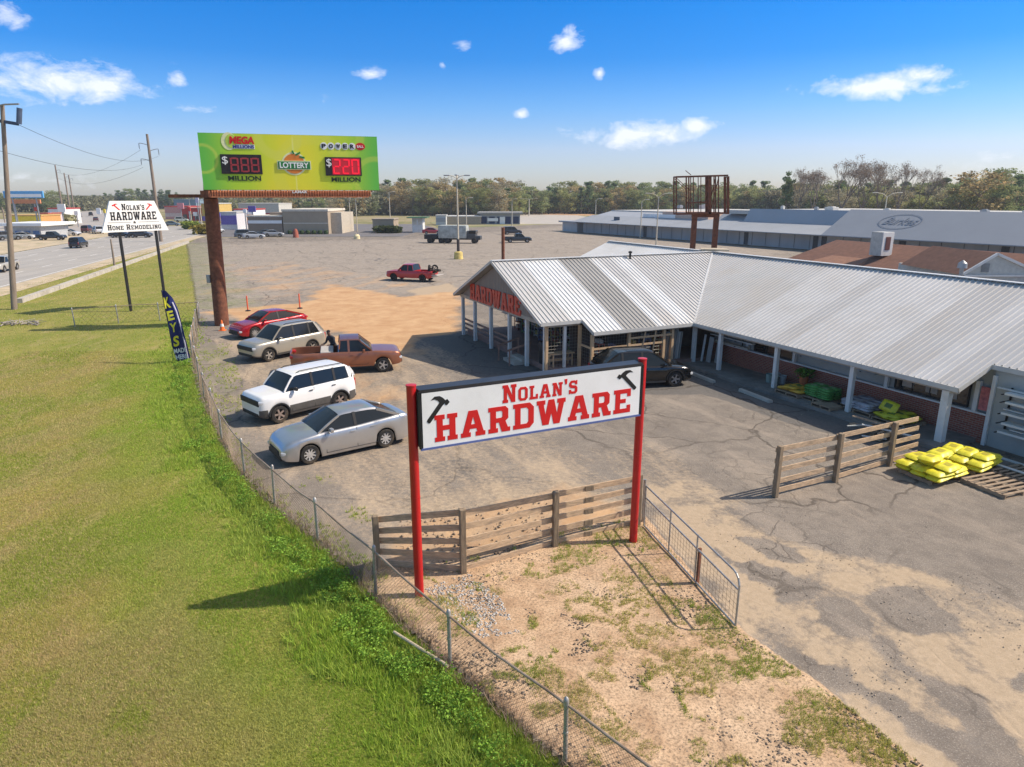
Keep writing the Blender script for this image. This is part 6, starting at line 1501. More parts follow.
for px, dz, col, kind, lb in [
    ((79,247.5), ra_-.0, (.015,.015,.018), 'suv', 'black SUV driving on the near road left of the trapezoid sign'),
    ((3,271), ra_+3.14, (.45,.42,.36), 'pickup', 'beige pickup cut by the left edge behind the wooden pole'),
    ((52,240), .15, (.02,.025,.03), 'pickup', 'dark pickup standing in the lot across the road'),
    ((25,239), .1, (.62,.62,.60), 'sedan', 'white car under the orange canopy across the road'),
    ((9,240), .9, (.10,.12,.14), 'suv', 'dark grey SUV at far left under the canopy'),
    ((70,235.5), .0, (.60,.60,.60), 'sedan', 'white saloon just behind the black SUV'),
    ((88,232.5), ra_, (.10,.035,.03), 'suv', 'dark red SUV waiting at the junction'),
    ((98,233.5), ra_+.5, (.62,.62,.62), 'suv', 'white SUV beside the dark red one at the junction'),
    ((121,237.5), .1, (.02,.02,.025), 'sedan', 'black saloon seen below the trapezoid sign left half'),
    ((141,237.5), .1, (.03,.03,.035), 'suv', 'black SUV seen below the middle of the trapezoid sign'),
    ((130,235), .1, (.60,.58,.55), 'sedan', 'pale saloon seen between the two sign posts'),
    ((96,221), 2.1, (.10,.03,.03), 'sedan', 'small maroon car far up the highway'),
    ((80,217), 2.1, (.30,.32,.34), 'sedan', 'small grey car far up the highway'),
    ((91,216), 2.1, (.02,.02,.02), 'suv', 'tiny black car highest up the highway'),
    ((57,226), .0, (.35,.5,.5), 'sedan', 'pale teal car by the red awning across the road'),
    ((246,238), .35, (.10,.12,.14), 'suv', 'dark SUV under the drive canopy of the tan restaurant'),
    ((254,238.5), .35, (.42,.44,.46), 'sedan', 'silver car next to the restaurant canopy post'),
    ((268,236), .2, (.08,.10,.11), 'sedan', 'dark teal car by the restaurant drive lane'),
    ((274,236.5), .2, (.35,.36,.38), 'sedan', 'grey car right of the restaurant canopy'),
    ((342,232.5), 1.4, (.60,.62,.64), 'sedan', 'white car right of the tan restaurant'),
    ((343,229.5), 1.4, (.40,.44,.48), 'suv', 'silver blue SUV behind the white car by the restaurant'),
    ((214,233), .0, (.65,.65,.63), 'suv', 'white van-like car just right of the billboard column'),
    ((432,234), .1, (.32,.02,.03), 'sedan', 'dark red car beside the white kiosk'),
    ((512,234.5), .2, (.02,.02,.022), 'suv', 'black SUV farther back beyond the rusty post'),
    ((518,242.5), .1, (.025,.03,.035), 'pickup', 'small dark pickup right of the rusty post'),
    ((182,222), .3, (.45,.5,.45), 'suv', 'pale green SUV near the road bend right of the trapezoid sign'),
    ((172,226), .3, (.10,.14,.16), 'sedan', 'dark car near the road bend right of the trapezoid sign')]:
    small_car(px, dz, col, lb, kind, G1)
# box truck parked in the lot
def box_truck():
    c0 = PV(457,243); t = thing('box_truck', 'grey camouflage box truck with a low trailer parked in the big lot', 'truck', c0, R(-8))
    mb = MB(); mb.cbox((-.6,0,2.0), (5.2,2.4,2.3), .25); mb.build('cargo_box', mat('box_grey', (.36,.38,.35), .6, var=.3, scale=2, dirt=(.52,.53,.50), dirt_amt=.7), t, smooth=True)
    mb = MB(); mb.cbox((2.75,0,1.45), (1.7,2.1,1.5), .18); mb.cbox((3.9,0,.95), (1.1,1.9,.7), .15); mb.build('cab', mat('cab_dark', (.06,.065,.07), .4), t, smooth=True)
    mb = MB(); mb.cbox((3.0,0,1.95), (1.3,2.13,.5), .05); mb.build('windscreen', M_CARG, t)
    mb = MB(); mb.box((-.2,0,.72), (7.6,1.2,.2)); mb.cbox((-4.6,0,1.1), (2.4,2.0,.8), .08); mb.build('chassis', M_TRIMB, t)
    for x in (3.3,-1.6,-2.7,-4.8):
        for sg in (1,-1):
            mb = MB(); mb.lathe([(0,-.13),(.42,-.13),(.46,-.08),(.46,.08),(.42,.13),(0,.13)], 18, (0,0,0), 'Y'); o = mb.build('wheel', M_TYRE, t, smooth=True); o.location = (x, sg*1.0, .47)
box_truck()

# ================================================================ THE MAN AT THE PICKUP
def person():
    h = Vector((math.cos(R(14)), math.sin(R(14)), 0)); lf = Vector((-h.y, h.x, 0)); c0 = truck.location + lf*1.22 - h*.58; c0.z = .02
    t = thing('person', 'person in dark jacket and grey trousers leaning over the far side of the copper pickup', 'person', c0)
    # local frame: f toward the truck bed, r to the side
    f = (-lf*.75-h*.66).normalized(); r = f.cross(Vector((0,0,1))).normalized(); Z = Vector((0,0,1))
    J = {'pel': f*-.02+Z*.95, 'waist': f*.06+Z*1.08, 'chest': f*.20+Z*1.34, 'neck': f*.27+Z*1.50, 'head': f*.34+Z*1.62, 'crown': f*.36+Z*1.74}
    V = []; E = []; Rr = []
    def v(p, a_, b_=None): V.append(p); Rr.append((a_, b_ or a_)); return len(V)-1
    p = v(J['pel'], .155,.125); wv = v(J['waist'], .15,.115); ch = v(J['chest'], .185,.125); nk = v(J['neck'], .062); 
    hd1 = v(J['head'], .078,.088); hd2 = v(J['crown'], .072,.08); E += [(p,wv),(wv,ch),(ch,nk),(nk,hd1),(hd1,hd2)]
    for sg in (1,-1):
        hp = v(J['pel']+r*sg*.10-Z*.06, .098); kn = v(J['pel']+r*sg*.13-Z*.47+f*(.05 if sg > 0 else -.03), .066); an = v(Vector((0,0,.09))+r*sg*.14+f*(.02 if sg > 0 else -.12), .043); to = v(Vector((0,0,.045))+r*sg*.15+f*(.18 if sg > 0 else .05), .04,.035)
        E += [(p,hp),(hp,kn),(kn,an),(an,to)]
        sh = v(J['chest']+r*sg*.19+Z*.05, .072); el = v(J['chest']+r*sg*.27-Z*.22+f*.06, .050); wr_ = v(J['chest']+r*sg*.20-Z*.22+f*.32, .033); E += [(ch,sh),(sh,el),(el,wr_)]
    me = bpy.data.meshes.new('body'); me.from_pydata([tuple(q) for q in V], E, [])
    o = bpy.data.objects.new('body', me); C.objects.link(o); o.parent = t
    md = o.modifiers.new('skin', 'SKIN'); sk = me.skin_vertices[0].data
    for i, q in enumerate(Rr): sk[i].radius = q
    sk[0].use_root = True
    sb = o.modifiers.new('sub', 'SUBSURF'); sb.levels = 2; sb.render_levels = 2
    bpy.context.view_layer.update()
    m2 = bpy.data.meshes.new_from_object(o.evaluated_get(bpy.context.evaluated_depsgraph_get())); o.modifiers.clear(); o.data = m2
    skin = mat('skin_brown', (.13,.07,.045), .6, var=.1); jac = mat('dark_jacket', (.035,.04,.05), .85, var=.3); tro = mat('grey_trousers', (.24,.24,.26), .85, var=.2); shoe = mat('dark_shoe', (.03,.025,.02), .7)
    for m_ in (skin, jac, tro, shoe): m2.materials.append(m_)
    for pl in m2.polygons:
        z = pl.center.z; pl.material_index = 3 if z < .12 else 2 if z < .97 else 0 if z > 1.515 else 1; pl.use_smooth = True
    # hands
    for sg in (1,-1):
        w0 = J['chest']+r*sg*.20-Z*.22+f*.32; hb_ = MB(); hb_.cbox(w0+f*.05, (.05,.085,.03), .012, rz=math.atan2(f.y,f.x))
        for k in range(4): 
            a0 = w0+f*.09+r*(k-1.5)*.02; L_ = (.06,.07,.066,.052)[k]; hb_.path([a0, a0+f*L_*.5-Z*.004, a0+f*L_-Z*.025], [.009,.0085,.007], 6)
        a0 = w0+f*.03-r*sg*.045; hb_.path([a0, a0+f*.03-r*sg*.022, a0+f*.055-r*sg*.018-Z*.01], [.011,.01,.008], 6); hb_.build('hand', skin, t, smooth=True)
    fc = MB()
    for sg in (1,-1): fc.lathe([(0,.008),(.008,.0),(0,-.008)], 8, J['head']+f*.085+r*sg*.03+Z*.03)
    fc.build('eyes', M_BLACK, t, smooth=True)
    ns = MB(); ns.path([J['head']+f*.082+Z*.02, J['head']+f*.105-Z*.01], [.008,.014], 6); ns.build('nose', skin, t, smooth=True)
    hr = MB(); bm = bmesh.new(); bmesh.ops.create_uvsphere(bm, u_segments=16, v_segments=10, radius=.098)
    for vv in bm.verts: vv.co = Vector((vv.co.x, vv.co.y, vv.co.z*.85))
    bm.verts.index_update(); hr.add([vv.co+J['head']+Z*.085-f*.012 for vv in bm.verts], [[q_.index for q_ in ff_.verts] for ff_ in bm.faces if sum(q_.co.z for q_ in ff_.verts)/len(ff_.verts) > -.01]); bm.free(); hr.build('cap', mat('black_cap', (.02,.02,.022), .9), t, smooth=True)
person()

# ================================================================ POLES, PYLON, LAMPS
M_POLEW = mat('weathered_pole', (.24,.19,.15), .9, var=.25, scale=3, bump=.2, stretch=(3,3,.3))
M_LAMP = mat('lamp_post_cream', (.55,.49,.38), .6, var=.12)
def utility_pole(base, h, r, label, arms=(), group=None, lean=(0,0)):
    t = thing('utility_pole', label, 'utility pole', base, 0, group)
    mb = MB(); mb.tube((0,0,-.2), (lean[0],lean[1],h), r, r*.62, n=14); mb.build('pole', M_POLEW, t, smooth=True)
    for (z, sx, L) in arms:
        q = MB(); pts = [Vector((lean[0]*z/h, lean[1]*z/h, z))+Vector((sx*L*math.sin(k/6*1.57), 0, .42*math.sin(k/6*2.2)*L*.5)) for k in range(7)]; q.path(pts, .055, 8); e_ = pts[-1]
        q.build('curved_arm', M_GREYMET, t, smooth=True)
        q = MB(); q.lathe([(0,0),(.05,-.02),(.07,-.1),(.05,-.14),(.07,-.3),(.05,-.34),(.07,-.5),(.05,-.54),(.06,-.7),(.03,-.95),(0,-1.0)], 10, e_); q.build('insulator', mat('insulator_grey', (.16,.18,.22), .4), t, smooth=True)
    return t
up1 = PV(14,309)
p1 = utility_pole(up1, 14.2, .21, 'thick leaning wooden utility pole at the left edge of the field', lean=(1.2,1.0))
def big_bracket():
    a_ = PY(-18,109,51.5); q = MB(); tip = PY(19,104,51); q.path([PY(-24,118,51.5), PY(-10,108,51.3), PY(4,104.5,51.1), tip], .06, 8); q.v = [(v[0]-up1.x, v[1]-up1.y, v[2]) for v in q.v]; q.build('curved_arm', M_GREYMET, p1, smooth=True)
    q = MB(); q.tube(PY(19.5,108,51), PY(19,124,51), .17, n=10); q.v = [(v[0]-up1.x, v[1]-up1.y, v[2]) for v in q.v]; q.build('insulator', mat('insulator_blue', (.08,.11,.18), .4), p1, smooth=True)
    q = MB(); q.beam(PY(-24,117,51.5), PY(18,124,51), .16, .22); q.v = [(v[0]-up1.x, v[1]-up1.y, v[2]) for v in q.v]; q.build('strut', mat('strut_navy', (.05,.07,.12), .5), p1)
big_bracket()
b2 = PV(157,240.5); b2.z = 0
utility_pole(Vector((-65.5,130,0)), 18.9, .33, 'tall utility pole with curved insulator arms above the trapezoid sign', [(17.0,-1,1.7),(16.0,1,1.7),(14.3,-1,1.7)])
for (px, py, Y, lb) in ((55,165,250,'tall thin wooden pole beyond the road, leftmost of three'), (64,173,280,'thin wooden pole beyond the road, middle of three'), (68.5,175,300,'thin wooden pole beyond the road, rightmost of three')):
    q = PY(px, py, Y); utility_pole(Vector((q.x, q.y, 0)), q.z, .34, lb, [(q.z*.9,1,1.4)])
q = PV(115,268); utility_pole(q, 3.3, .13, 'short wooden post on the verge behind the trapezoid sign')
q = PV(8,238); utility_pole(q, 6.0, .16, 'slim pole by the orange canopy at far left')
def cable(p, q, sag, r=.022, label='', n=16):
    mb = MB(); p, q = Vector(p), Vector(q); pts = [p.lerp(q, k/n)-Vector((0,0,sag*4*(k/n)*(1-k/n))) for k in range(n+1)]; mb.path(pts, r, 4)
    tag(mb.build('power_line', M_TRIMB), label, 'power line')
T2 = Vector((-65.5,130,0))
cable(PY(19,125,51), T2+Vector((1.7,0,15.2)), 1.6, .016, 'power line from the left edge bracket to the right arm of the far pole')
cable(PY(-30,142,51), T2+Vector((-1.7,0,13.6)), 1.4, .016, 'lowest power line running to the lower left arm of the far pole')
for k, (z0, z1, lb) in enumerate(((16.2,16.5,'power line from the far pole on toward the three thin poles'), (13.2,14.5,'lower power line from the far pole toward the three thin poles'))):
    e_ = PY(55,165,250); cable(T2+Vector((-1.5,0,z0)), Vector((e_.x, e_.y, z1)), 2.5, .022, lb)
def lamp_post(base, h, label, arms=2, base_block=True, arm=1.6, r=.10, curved=False, rz=0, group='lamp posts in the big lot'):
    t = thing('lamp_post', label, 'lamp post', base, rz, group)
    mb = MB(); mb.tube((0,0,.3 if base_block else 0), (0,0,h), r, r*.6, n=12); mb.build('mast', M_LAMP, t, smooth=True)
    if base_block:
        mb = MB(); mb.lathe([(0,0),(.62,0),(.55,.9),(.35,1.0),(0,1.0)], 16); mb.build('base', mat('yellow_base', (.62,.48,.16), .8, var=.25), t, smooth=True)
        mb = MB(); mb.tube((0,0,1.0), (0,0,2.6), r*1.35, n=12); mb.build('lower_sleeve', mat('dark_sleeve', (.05,.04,.04), .7), t, smooth=True)
    for k in range(arms):
        a_ = math.pi*2*k/arms; d = Vector((math.cos(a_), math.sin(a_), 0)); mb = MB()
        pts = [Vector((0,0,h-.1)), d*arm*.35+Vector((0,0,h+(.45 if curved else .2))), d*arm*.8+Vector((0,0,h+(.60 if curved else .3)))]; mb.path(pts, .05, 8); mb.build('arm', M_LAMP, t, smooth=True)
        mb = MB(); mb.cbox(pts[-1]+d*.3, (.75,.32,.14), .05, rz=a_); mb.build('lamp_head', mat('lamp_head_cream', (.60,.55,.45), .5) if not base_block else M_GREYMET, t, smooth=True)
    return t
lamp_post(PV(458.5,259), 10.4, 'tall lamp post with yellow base standing mid lot in front of the box truck', 4, True, 1.3, .14)
lamp_post(Vector((*P(656,246), 0)), 8.0, 'cream lamp post with two curved arms standing before the grey store left part', 2, False, 2.0, .13, True)
lamp_post(Vector((62.3,117.6,0)), 8.1, 'cream lamp post with two curved arms rising behind the brown roof', 2, False, 2.2, .13, True)
q = PV(529,216); lamp_post(q, 7.1, 'distant lamp post with two pale arms on the orange slope', 2, False, 4.0, .3)
for px, pt, Y, lb in ((389,193,170,'thin mast left of the small tan hut behind the lot'), (349,198,170,'thin mast rising right of the tan restaurant'), (355.5,199,168,'pale mast closest to the tan restaurant'), (466,199,150,'thin mast just right of the tall lamp post'), (512,200,190,'thin mast beside the low blue store'), (596,200,165,'thin mast at the left end of the grey store'), (642,201,140,'slim mast left of the curved lamp by the grey store')):
    q = PY(px, pt, Y); lamp_post(Vector((q.x, q.y, 0)), q.z, lb, 1, False, 1.0, .13)
# short rusty post behind the porch roof
q = PY(503,228,72); mb = MB(); mb.tube((0,0,0), (0,0,q.z), .17, n=12); mb.lathe([(.17,0),(.19,.0),(.19,.05),(0,.06)], 12, (0,0,q.z)); o = mb.build('steel_post', M_RUST, smooth=True); o.location = (q.x, q.y, 0); tag(o, 'bare rusty steel post standing behind the porch ridge', 'post')
# rusty empty sign frame on two legs
def pylon():
    Y = 62; q1, q2 = PY(694.7,216,Y), PY(716.5,216,Y); t = thing('sign_frame', 'tall rusty empty sign frame on two thick legs behind the white roof', 'sign frame', (q1.x, Y, 0))
    Z = Vector((0,0,1)); g = lambda px, py, dy=0: PY(px, py, Y)+Vector((0,dy,0))
    for x in (694.7,716.5):
        mb = MB(); p = g(x,216); mb.box((p.x,Y,p.z/2), (.42,.36,p.z)); mb.build('leg', M_RUST, t, world=True)
    mb = MB(); mb.beam(g(692,215), g(719,215), .38, .40); mb.beam(g(688,213,-.5), g(722,213,-.5), .15, .15); mb.beam(g(688,213,.5), g(722,213,.5), .15, .15); mb.build('cross_head', M_RUST, t, world=True)
    mb = MB()
    for dy in (-.45,.45):
        mb.beam(g(675,177,dy), g(726.5,175.5,dy), .13, .13); mb.beam(g(675,214,dy), g(726.5,213,dy), .13, .13)
        for x, w_ in ((675,.12),(687.5,.12),(692,.08),(699.5,.07),(708,.25),(712.5,.1),(717,.1),(726.5,.22)): mb.beam(g(x,214,dy), g(x,176.5,dy), w_, w_*.8)
        mb.beam(g(675,178,dy), g(688,190,dy), .05, .05); mb.beam(g(717,178,dy), g(709,212,dy), .07, .07); mb.beam(g(687,203,dy), g(708,202,dy), .14, .10); mb.beam(g(699,186,dy), g(717,185,dy), .07, .07)
    for x in (675,726.5):
        mb.beam(g(x,177,-.45), g(x,177,.45), .1, .1); mb.beam(g(x,213.5,-.45), g(x,213.5,.45), .1, .1)
    mb.beam(g(691,175), g(685.5,170.5), .07, .05)
    mb.build('lattice', M_RUST, t, world=True)
pylon()

# ================================================================ FARTHER BUILDINGS
M_GREYST = mat('grey_metal_mansard', (.34,.355,.375), .65, .1, var=.06, scale=.4, dirt=(.30,.31,.32), dirt_amt=.4)
M_GREYST2 = mat('pale_grey_wall', (.50,.495,.485), .8, var=.10, scale=.35, dirt=(.36,.36,.36), dirt_amt=.5, stretch=(1,1,.2))
M_ROOFG = mat('flat_roof_pale', (.50,.49,.46), .85, var=.1)
def long_store():
    A_ = PV(583,232.3); B_ = PV(1024,266); d = (B_-A_).normalized(); B_ = A_+d*150; n = Vector((-d.y, d.x, 0))  # n points away, to the back
    if n.x < 0: n = -n
    t = thing('shopping_building', 'very long low grey shopping building with sloping metal mansard across the lot', 'shop building', A_)
    Z = Vector((0,0,1)); L = 150.0
    def g(u, v, z): return A_+d*u+n*v+Z*z
    mb = MB(); mb.prism([g(u,v,0).xy for u,v in ((0,0),(L,0),(L,45),(0,45))], 0, 2.6); mb.build('wall', M_GREYST2, t, world=True)
    # arcade openings and panels along the front
    mb = MB()
    for k in range(52): mb.beam(g(1.5+k*2.9,-.03,.1), g(1.5+k*2.9,-.03,2.5), .10, .04)
    mb.build('wall_seams', mat('seam_grey', (.17,.175,.18), .8), t, world=True)
    mb = MB()
    for u in (22,49,63,64.5,77,90,104,118): mb.beam(g(u,-.03,1.1), g(u+.9,-.03,1.1), .05, 2.1)
    mb.build('doors', mat('shop_door_dark', (.07,.075,.08), .6), t, world=True)
    def mans(u0, u1, z0, z1, v0, v1, m, nm='mansard'):
        mb = MB(); mb.hexa([g(u0,v0,z0), g(u1,v0,z0), g(u1,v1,z0), g(u0,v1,z0), g(u0,v0+.01,z0+.12), g(u1,v0+.01,z0+.12), g(u1,v1,z1), g(u0,v1,z1)]); return mb.build(nm, m, t, world=True)
    M1 = M_GREYST; M2 = mat('bluish_metal', (.38,.395,.42), .6, .1, var=.05, scale=.3)
    mans(-.5,L,2.42,3.9,-3.2,3.0,M1)                                        # continuous awning
    mans(0,40,3.3,5.0,1.5,9,M2,'upper_slope'); mans(38,66,3.0,5.0,2.5,6,M1,'upper_slope')
    mans(46,70,3.5,6.0,2.6,4.2,M2,'upper_slope')
    mans(67,99,2.45,6.2,-3.6,2.6,mat('wide_panel_metal', (.29,.305,.33), .6, .1, var=.04, scale=.3),'sign_slope')
    mans(101,L,3.6,6.1,2.4,3.6,M2,'upper_slope')
    mb = MB(); mb.hexa([g(97.5,-3.7,2.5), g(101,-3.7,2.5), g(101,2.6,2.5), g(97.5,2.6,2.5), g(97.5,-3.6,2.7), g(101,-3.6,2.7), g(101,2.65,6.35), g(97.5,2.65,6.35)]); mb.build('gable_end', mat('pale_green_panel', (.46,.48,.43), .6), t, world=True)
    mb = MB(); mb.prism([g(u,v,0).xy for u,v in ((0,8),(L,8),(L,44),(0,44))], 2.6, 5.0); mb.prism([g(u,v,0).xy for u,v in ((40,4.3),(L,4.3),(L,40),(40,40))], 5.02, 5.7); mb.build('flat_roof', M_ROOFG, t, world=True)
    mb = MB(); mb.prism([g(u,v,0).xy for u,v in ((24,3.0),(37,3.0),(37,9.5),(24,9.5))], 3.5, 5.15); mb.build('pink_roof_patch', mat('pink_roof', (.58,.42,.34), .8), t, world=True)
    mb = MB(); mb.beam(g(18,2.93,4.1), g(28,2.93,4.1), .05, .9); mb.build('white_band', M_WHITEP, t, world=True)
    mb = MB(); mb.beam(g(12,-.2,3.4), g(14,-.2,3.4), .1, .9); mb.build('vent_grille', mat('vent_dark', (.10,.12,.15), .7), t, world=True)
    # faded name in an ellipse on the sloping metal
    sl = (g(0,2.6,6.2)-g(0,-3.6,2.57)).normalized(); o = g(76.6,-3.6,2.57)+sl*4.2; nn = d.cross(sl).normalized()
    o = o+nn*.05 if nn.z > 0 else o-nn*.05
    fd = mat('faded_navy', (.17,.20,.25), .8, var=.3); mb = MB(); n_ = 40
    ri = []; 
    for k in range(n_):
        a_ = 6.2832*k/n_; ri.append((o+d*3.0*math.cos(a_)+sl*1.9*math.sin(a_), o+d*2.85*math.cos(a_)+sl*1.75*math.sin(a_)))
    vs = [p for q_ in ri for p in q_]; mb.add(vs, [(2*k, 2*((k+1)%n_), 2*((k+1)%n_)+1, 2*k+1) for k in range(n_)]); mb.build('emblem_ring', fd, t, world=True)
    mb = MB(); on_plane(mb, curve_mesh(text='Burkes', extrude=.01, bold=.01), o, d, sl, (-2.2,-.8,2.3,1.0), slant=.25); mb.build('faded_lettering', fd, t, world=True)
    # rooftop units
    rr = random.Random(4)
    for k in range(14):
        u = 24+k*8.7+rr.uniform(-1.5,1.5); v_ = rr.uniform(7,20); w_ = rr.choice((.5,.8,1.3)); h_ = rr.uniform(.4,.8)
        mb = MB(); mb.cbox(g(u,v_,5.7+h_/2), (w_*1.3,w_,h_), .05, rz=AA); mb.cbox(g(u,v_,5.75+h_), (w_*.7,w_*.6,.12), .02, rz=AA); mb.build('roof_unit', mat('roof_unit_white', (.55,.54,.51), .6) if k % 3 else M_GREYMET, t, world=True)
long_store()
def grey_annex():
    A_ = PV(575,233); t = thing('bank_shed', 'low pale roofed shed at the left end of the grey shopping building', 'shed', A_+Vector((2,8,0)))
    mb = MB(); mb.box((0,0,1.1),(7,6,2.2),rz=AA); mb.build('wall', M_GREYST2, t); mb = MB(); mb.cbox((0,0,2.3),(8.5,7.5,.35),.05,rz=AA); mb.build('roof', M_GREYST, t)
grey_annex()
# brown hip roofed building right behind the store
def brown_house():
    r0, r1 = Vector((30.3,65,0)), Vector((35.6,49.8,0)); Z = Vector((0,0,1)); RZ_ = 4.15
    d = (r1-r0).normalized(); n = Vector((d.y,-d.x,0)) if d.y < 0 else Vector((-d.y,d.x,0)); 
    if n.x > 0: n = -n                      # n toward the camera side
    t = thing('brown_roof_building', 'low building with brown shingled hip roof and white gable behind the store', 'building', r0)
    ez = 2.35; hw = 5.0
    br = mat('brown_shingles', (.19,.095,.065), .95, var=.2, scale=3, dirt=(.13,.07,.055), dirt_amt=.5, bump=.3)
    L = (r1-r0).length
    def g(u, v, z): return r0+d*u+n*v+Z*z
    mb = MB(); pts = [g(0,0,RZ_), g(L+6,0,RZ_), g(L+6,hw,ez), g(-1,hw,ez), g(-4,-hw,ez), g(L+6,-hw,ez)]
    mb.add(pts, [(0,1,2,3),(0,3,4),(0,4,5,1),(2,1,5),(3,2,5,4)]); mb.build('roof', br, t, world=True)
    # lower wing at the left end
    mb = MB(); q = [g(3,3.2,3.05), g(7,3.2,3.05), g(8,6.4,2.2), g(2,6.4,2.2), g(2.5,0,2.3), g(7.5,0,2.3)]; mb.add(q, [(0,1,2,3),(0,3,4),(0,4,5,1),(2,1,5),(3,2,5,4)]); mb.build('side_roof', mat('light_brown_shingles', (.27,.14,.09), .95, var=.2, scale=3), t, world=True)
    mb = MB(); mb.prism([g(u,v,0).xy for u,v in ((-2.5,-4.6),(L+5,-4.6),(L+5,4.6),(-.6,4.6))], 0, 2.3); mb.build('wall', M_WHITE, t, world=True)
    # cupola chimney
    c_ = PY(881,246,57.2); mb = MB(); ang = math.atan2(d.y,d.x); mb.cbox((c_.x,c_.y,4.30), (1.15,1.15,1.9), .03, rz=ang); mb.build('cupola', mat('cupola_grey', (.48,.48,.45), .8), t, world=True)
    fcv = Vector((math.cos(ang), math.sin(ang), 0)); mb = MB(); mb.cbox(Vector((c_.x,c_.y,4.30))+fcv*.6, (.06,1.16,1.9), .02, rz=ang); mb.build('cupola_face', M_WHITE, t, world=True)
    mb = MB(); mb.cbox(Vector((c_.x,c_.y,4.35))+fcv*.645, (.05,.5,1.05), .02, rz=ang); mb.build('cupola_louvre', mat('louvre_maroon', (.13,.05,.045), .8), t, world=True)
    # white gable facing the camera
    gc = PY(997,254.5,44.0); Yg = 44.0; zp = gc.z; gl, gr = PY(964,275,Yg), PY(1030,272,Yg+1)
    mb = MB(); zt = (gl.z+gr.z)/2; base = [Vector((gl.x,Yg,zt)), Vector((gr.x,Yg,zt)), Vector((gc.x,Yg,zp))]; bk_ = [p+Vector((0,.15,0)) for p in base]
    mb.add(base+bk_, [(0,1,2),(5,4,3)]); mb.prism([(gl.x+.2,Yg+.02),(gr.x-.2,Yg+.02),(gr.x-.2,Yg+8),(gl.x+.2,Yg+8)], 0, zt); mb.build('gable', mat('gable_grey_white', (.50,.50,.46), .8), t, world=True)
    mb = MB(); mb.beam(base[0]+Vector((-.2,-.05,-.05)), base[2]+Vector((0,-.05,.04)), .12, .16); mb.beam(base[1]+Vector((.2,-.05,-.05)), base[2]+Vector((0,-.05,.04)), .12, .16); mb.beam(base[0]+Vector((-.2,-.05,-.08)), base[1]+Vector((.2,-.05,-.08)), .12, .12); mb.build('gable_trim', M_WHITE, t, world=True)
    mb = MB(); mb.cbox((gc.x-.6,Yg-.02,zt+.42), (.5,.04,.55), .01); mb.build('gable_vent', mat('vent_slate', (.22,.23,.23), .8), t, world=True)
    mb = MB(); e1, e2 = base[0]+Vector((-.25,0,-.02)), base[1]+Vector((.25,0,-.02)); pk = base[2]+Vector((0,-.1,.09))
    mb.add([e1, pk, pk+Vector((0,7,0)), e1+Vector((0,7,0)), e2, e2+Vector((0,7,0))], [(0,1,2,3),(1,4,5,2)]); mb.build('gable_roof', br, t, world=True)
    mb = MB(); q_ = PY(962,268,43); mb.tube((q_.x,43,0), (q_.x,43,q_.z), .12, n=10); mb.lathe([(.0,.5),(.25,.3),(.28,0),(.12,-.02)], 12, (q_.x,43,q_.z)); mb.build('roof_ventilator', M_GREYMET, t, smooth=True, world=True)
brown_house()
M_GLASSD = glass_mat('far_glass', (.03,.035,.04), .15)
def block(px0, px1, pyb, pyt, depth, label, wall, roofc, name='commercial_building', cat='building', Y=None, bands=(), windows=None, parapet=.3, rz=0, over=.3):
    a_, b_ = PV(px0, pyb), PV(px1, pyb)
    if Y: a_ = PY(px0, pyb, Y); b_ = PY(px1, pyb, Y); a_.z = b_.z = 0
    h = PY((px0+px1)/2, pyt, a_.y).z; c_ = (a_+b_)/2; W_ = (b_-a_).length
    t = thing(name, label, cat, c_+Vector((0,depth/2,0)), rz); mb = MB(); mb.box((0,0,h/2), (W_,depth,h)); mb.build('wall', wall, t)
    mb = MB(); mb.cbox((0,0,h+parapet/2), (W_+over,depth+over,parapet), .05); mb.build('roof', roofc, t)
    for (z0, z1, m_) in bands:
        mb = MB(); mb.box((0,-depth/2-.03,(z0+z1)/2*h), (W_*.99,.08,(z1-z0)*h)); mb.build('band', m_, t)
    if windows:
        n_, z0, z1, m_ = windows
        for k in range(n_):
            mb = MB(); mb.box((-W_/2+W_*(k+.5)/n_, -depth/2-.05, (z0+z1)/2*h), (W_/n_*.7,.06,(z1-z0)*h)); mb.build('window', m_, t)
    return t, W_, h
tanA = mat('tan_stucco', (.37,.30,.22), .9, var=.08, scale=.5); tanB = mat('dark_tan_stucco', (.27,.21,.16), .9, var=.08); cream = mat('cream_trim', (.60,.55,.46), .8)
t, W_, h = block(284, 329, 234, 211.5, 16, 'tan flat roofed fast food restaurant across the big lot', tanA, cream, name='restaurant', bands=((.46,.50,cream),), parapet=.5)
mb = MB(); mb.box((W_/2+1.2,.5,h*.47), (2.4,12,h*.94)); mb.build('side_wall', mat('pale_tan', (.48,.42,.33), .9), t)
mb = MB(); mb.box((-W_/2-2.0,1.5,h*.47), (4,12,h*.94)); mb.build('entrance_wing', tanB, t)
for k in range(7): mb = MB(); mb.lathe([(.0,.9),(.4,.8),(.5,.4),(.4,0),(0,0)], 9, (-W_/2+1.5+k*1.35, -8.6, 0)); mb.build('shrub', mat('dark_shrub', (.035,.06,.02), .95, var=.4, scale=2), t)
t, W_, h = block(249, 283, 234, 217, 8, 'open fronted tan drive canopy on posts left of the restaurant', tanB, cream, name='drive_canopy', bands=((.62,.80,M_WHITEP),), parapet=.35)
block(373, 394, 232.5, 220, 7, 'small tan shop hut behind the lot edge', tanA, mat('tan_flat', (.34,.28,.21), .9), name='shop_hut', bands=((.05,.3,tanB),))
t, W_, h = block(412.5, 423, 232.5, 218, 4, 'small white kiosk with cream windows under a green canopy', M_WHITE, mat('green_canopy', (.06,.15,.08), .8), name='kiosk', windows=(2,.55,.9,cream), parapet=.2, over=2.2)
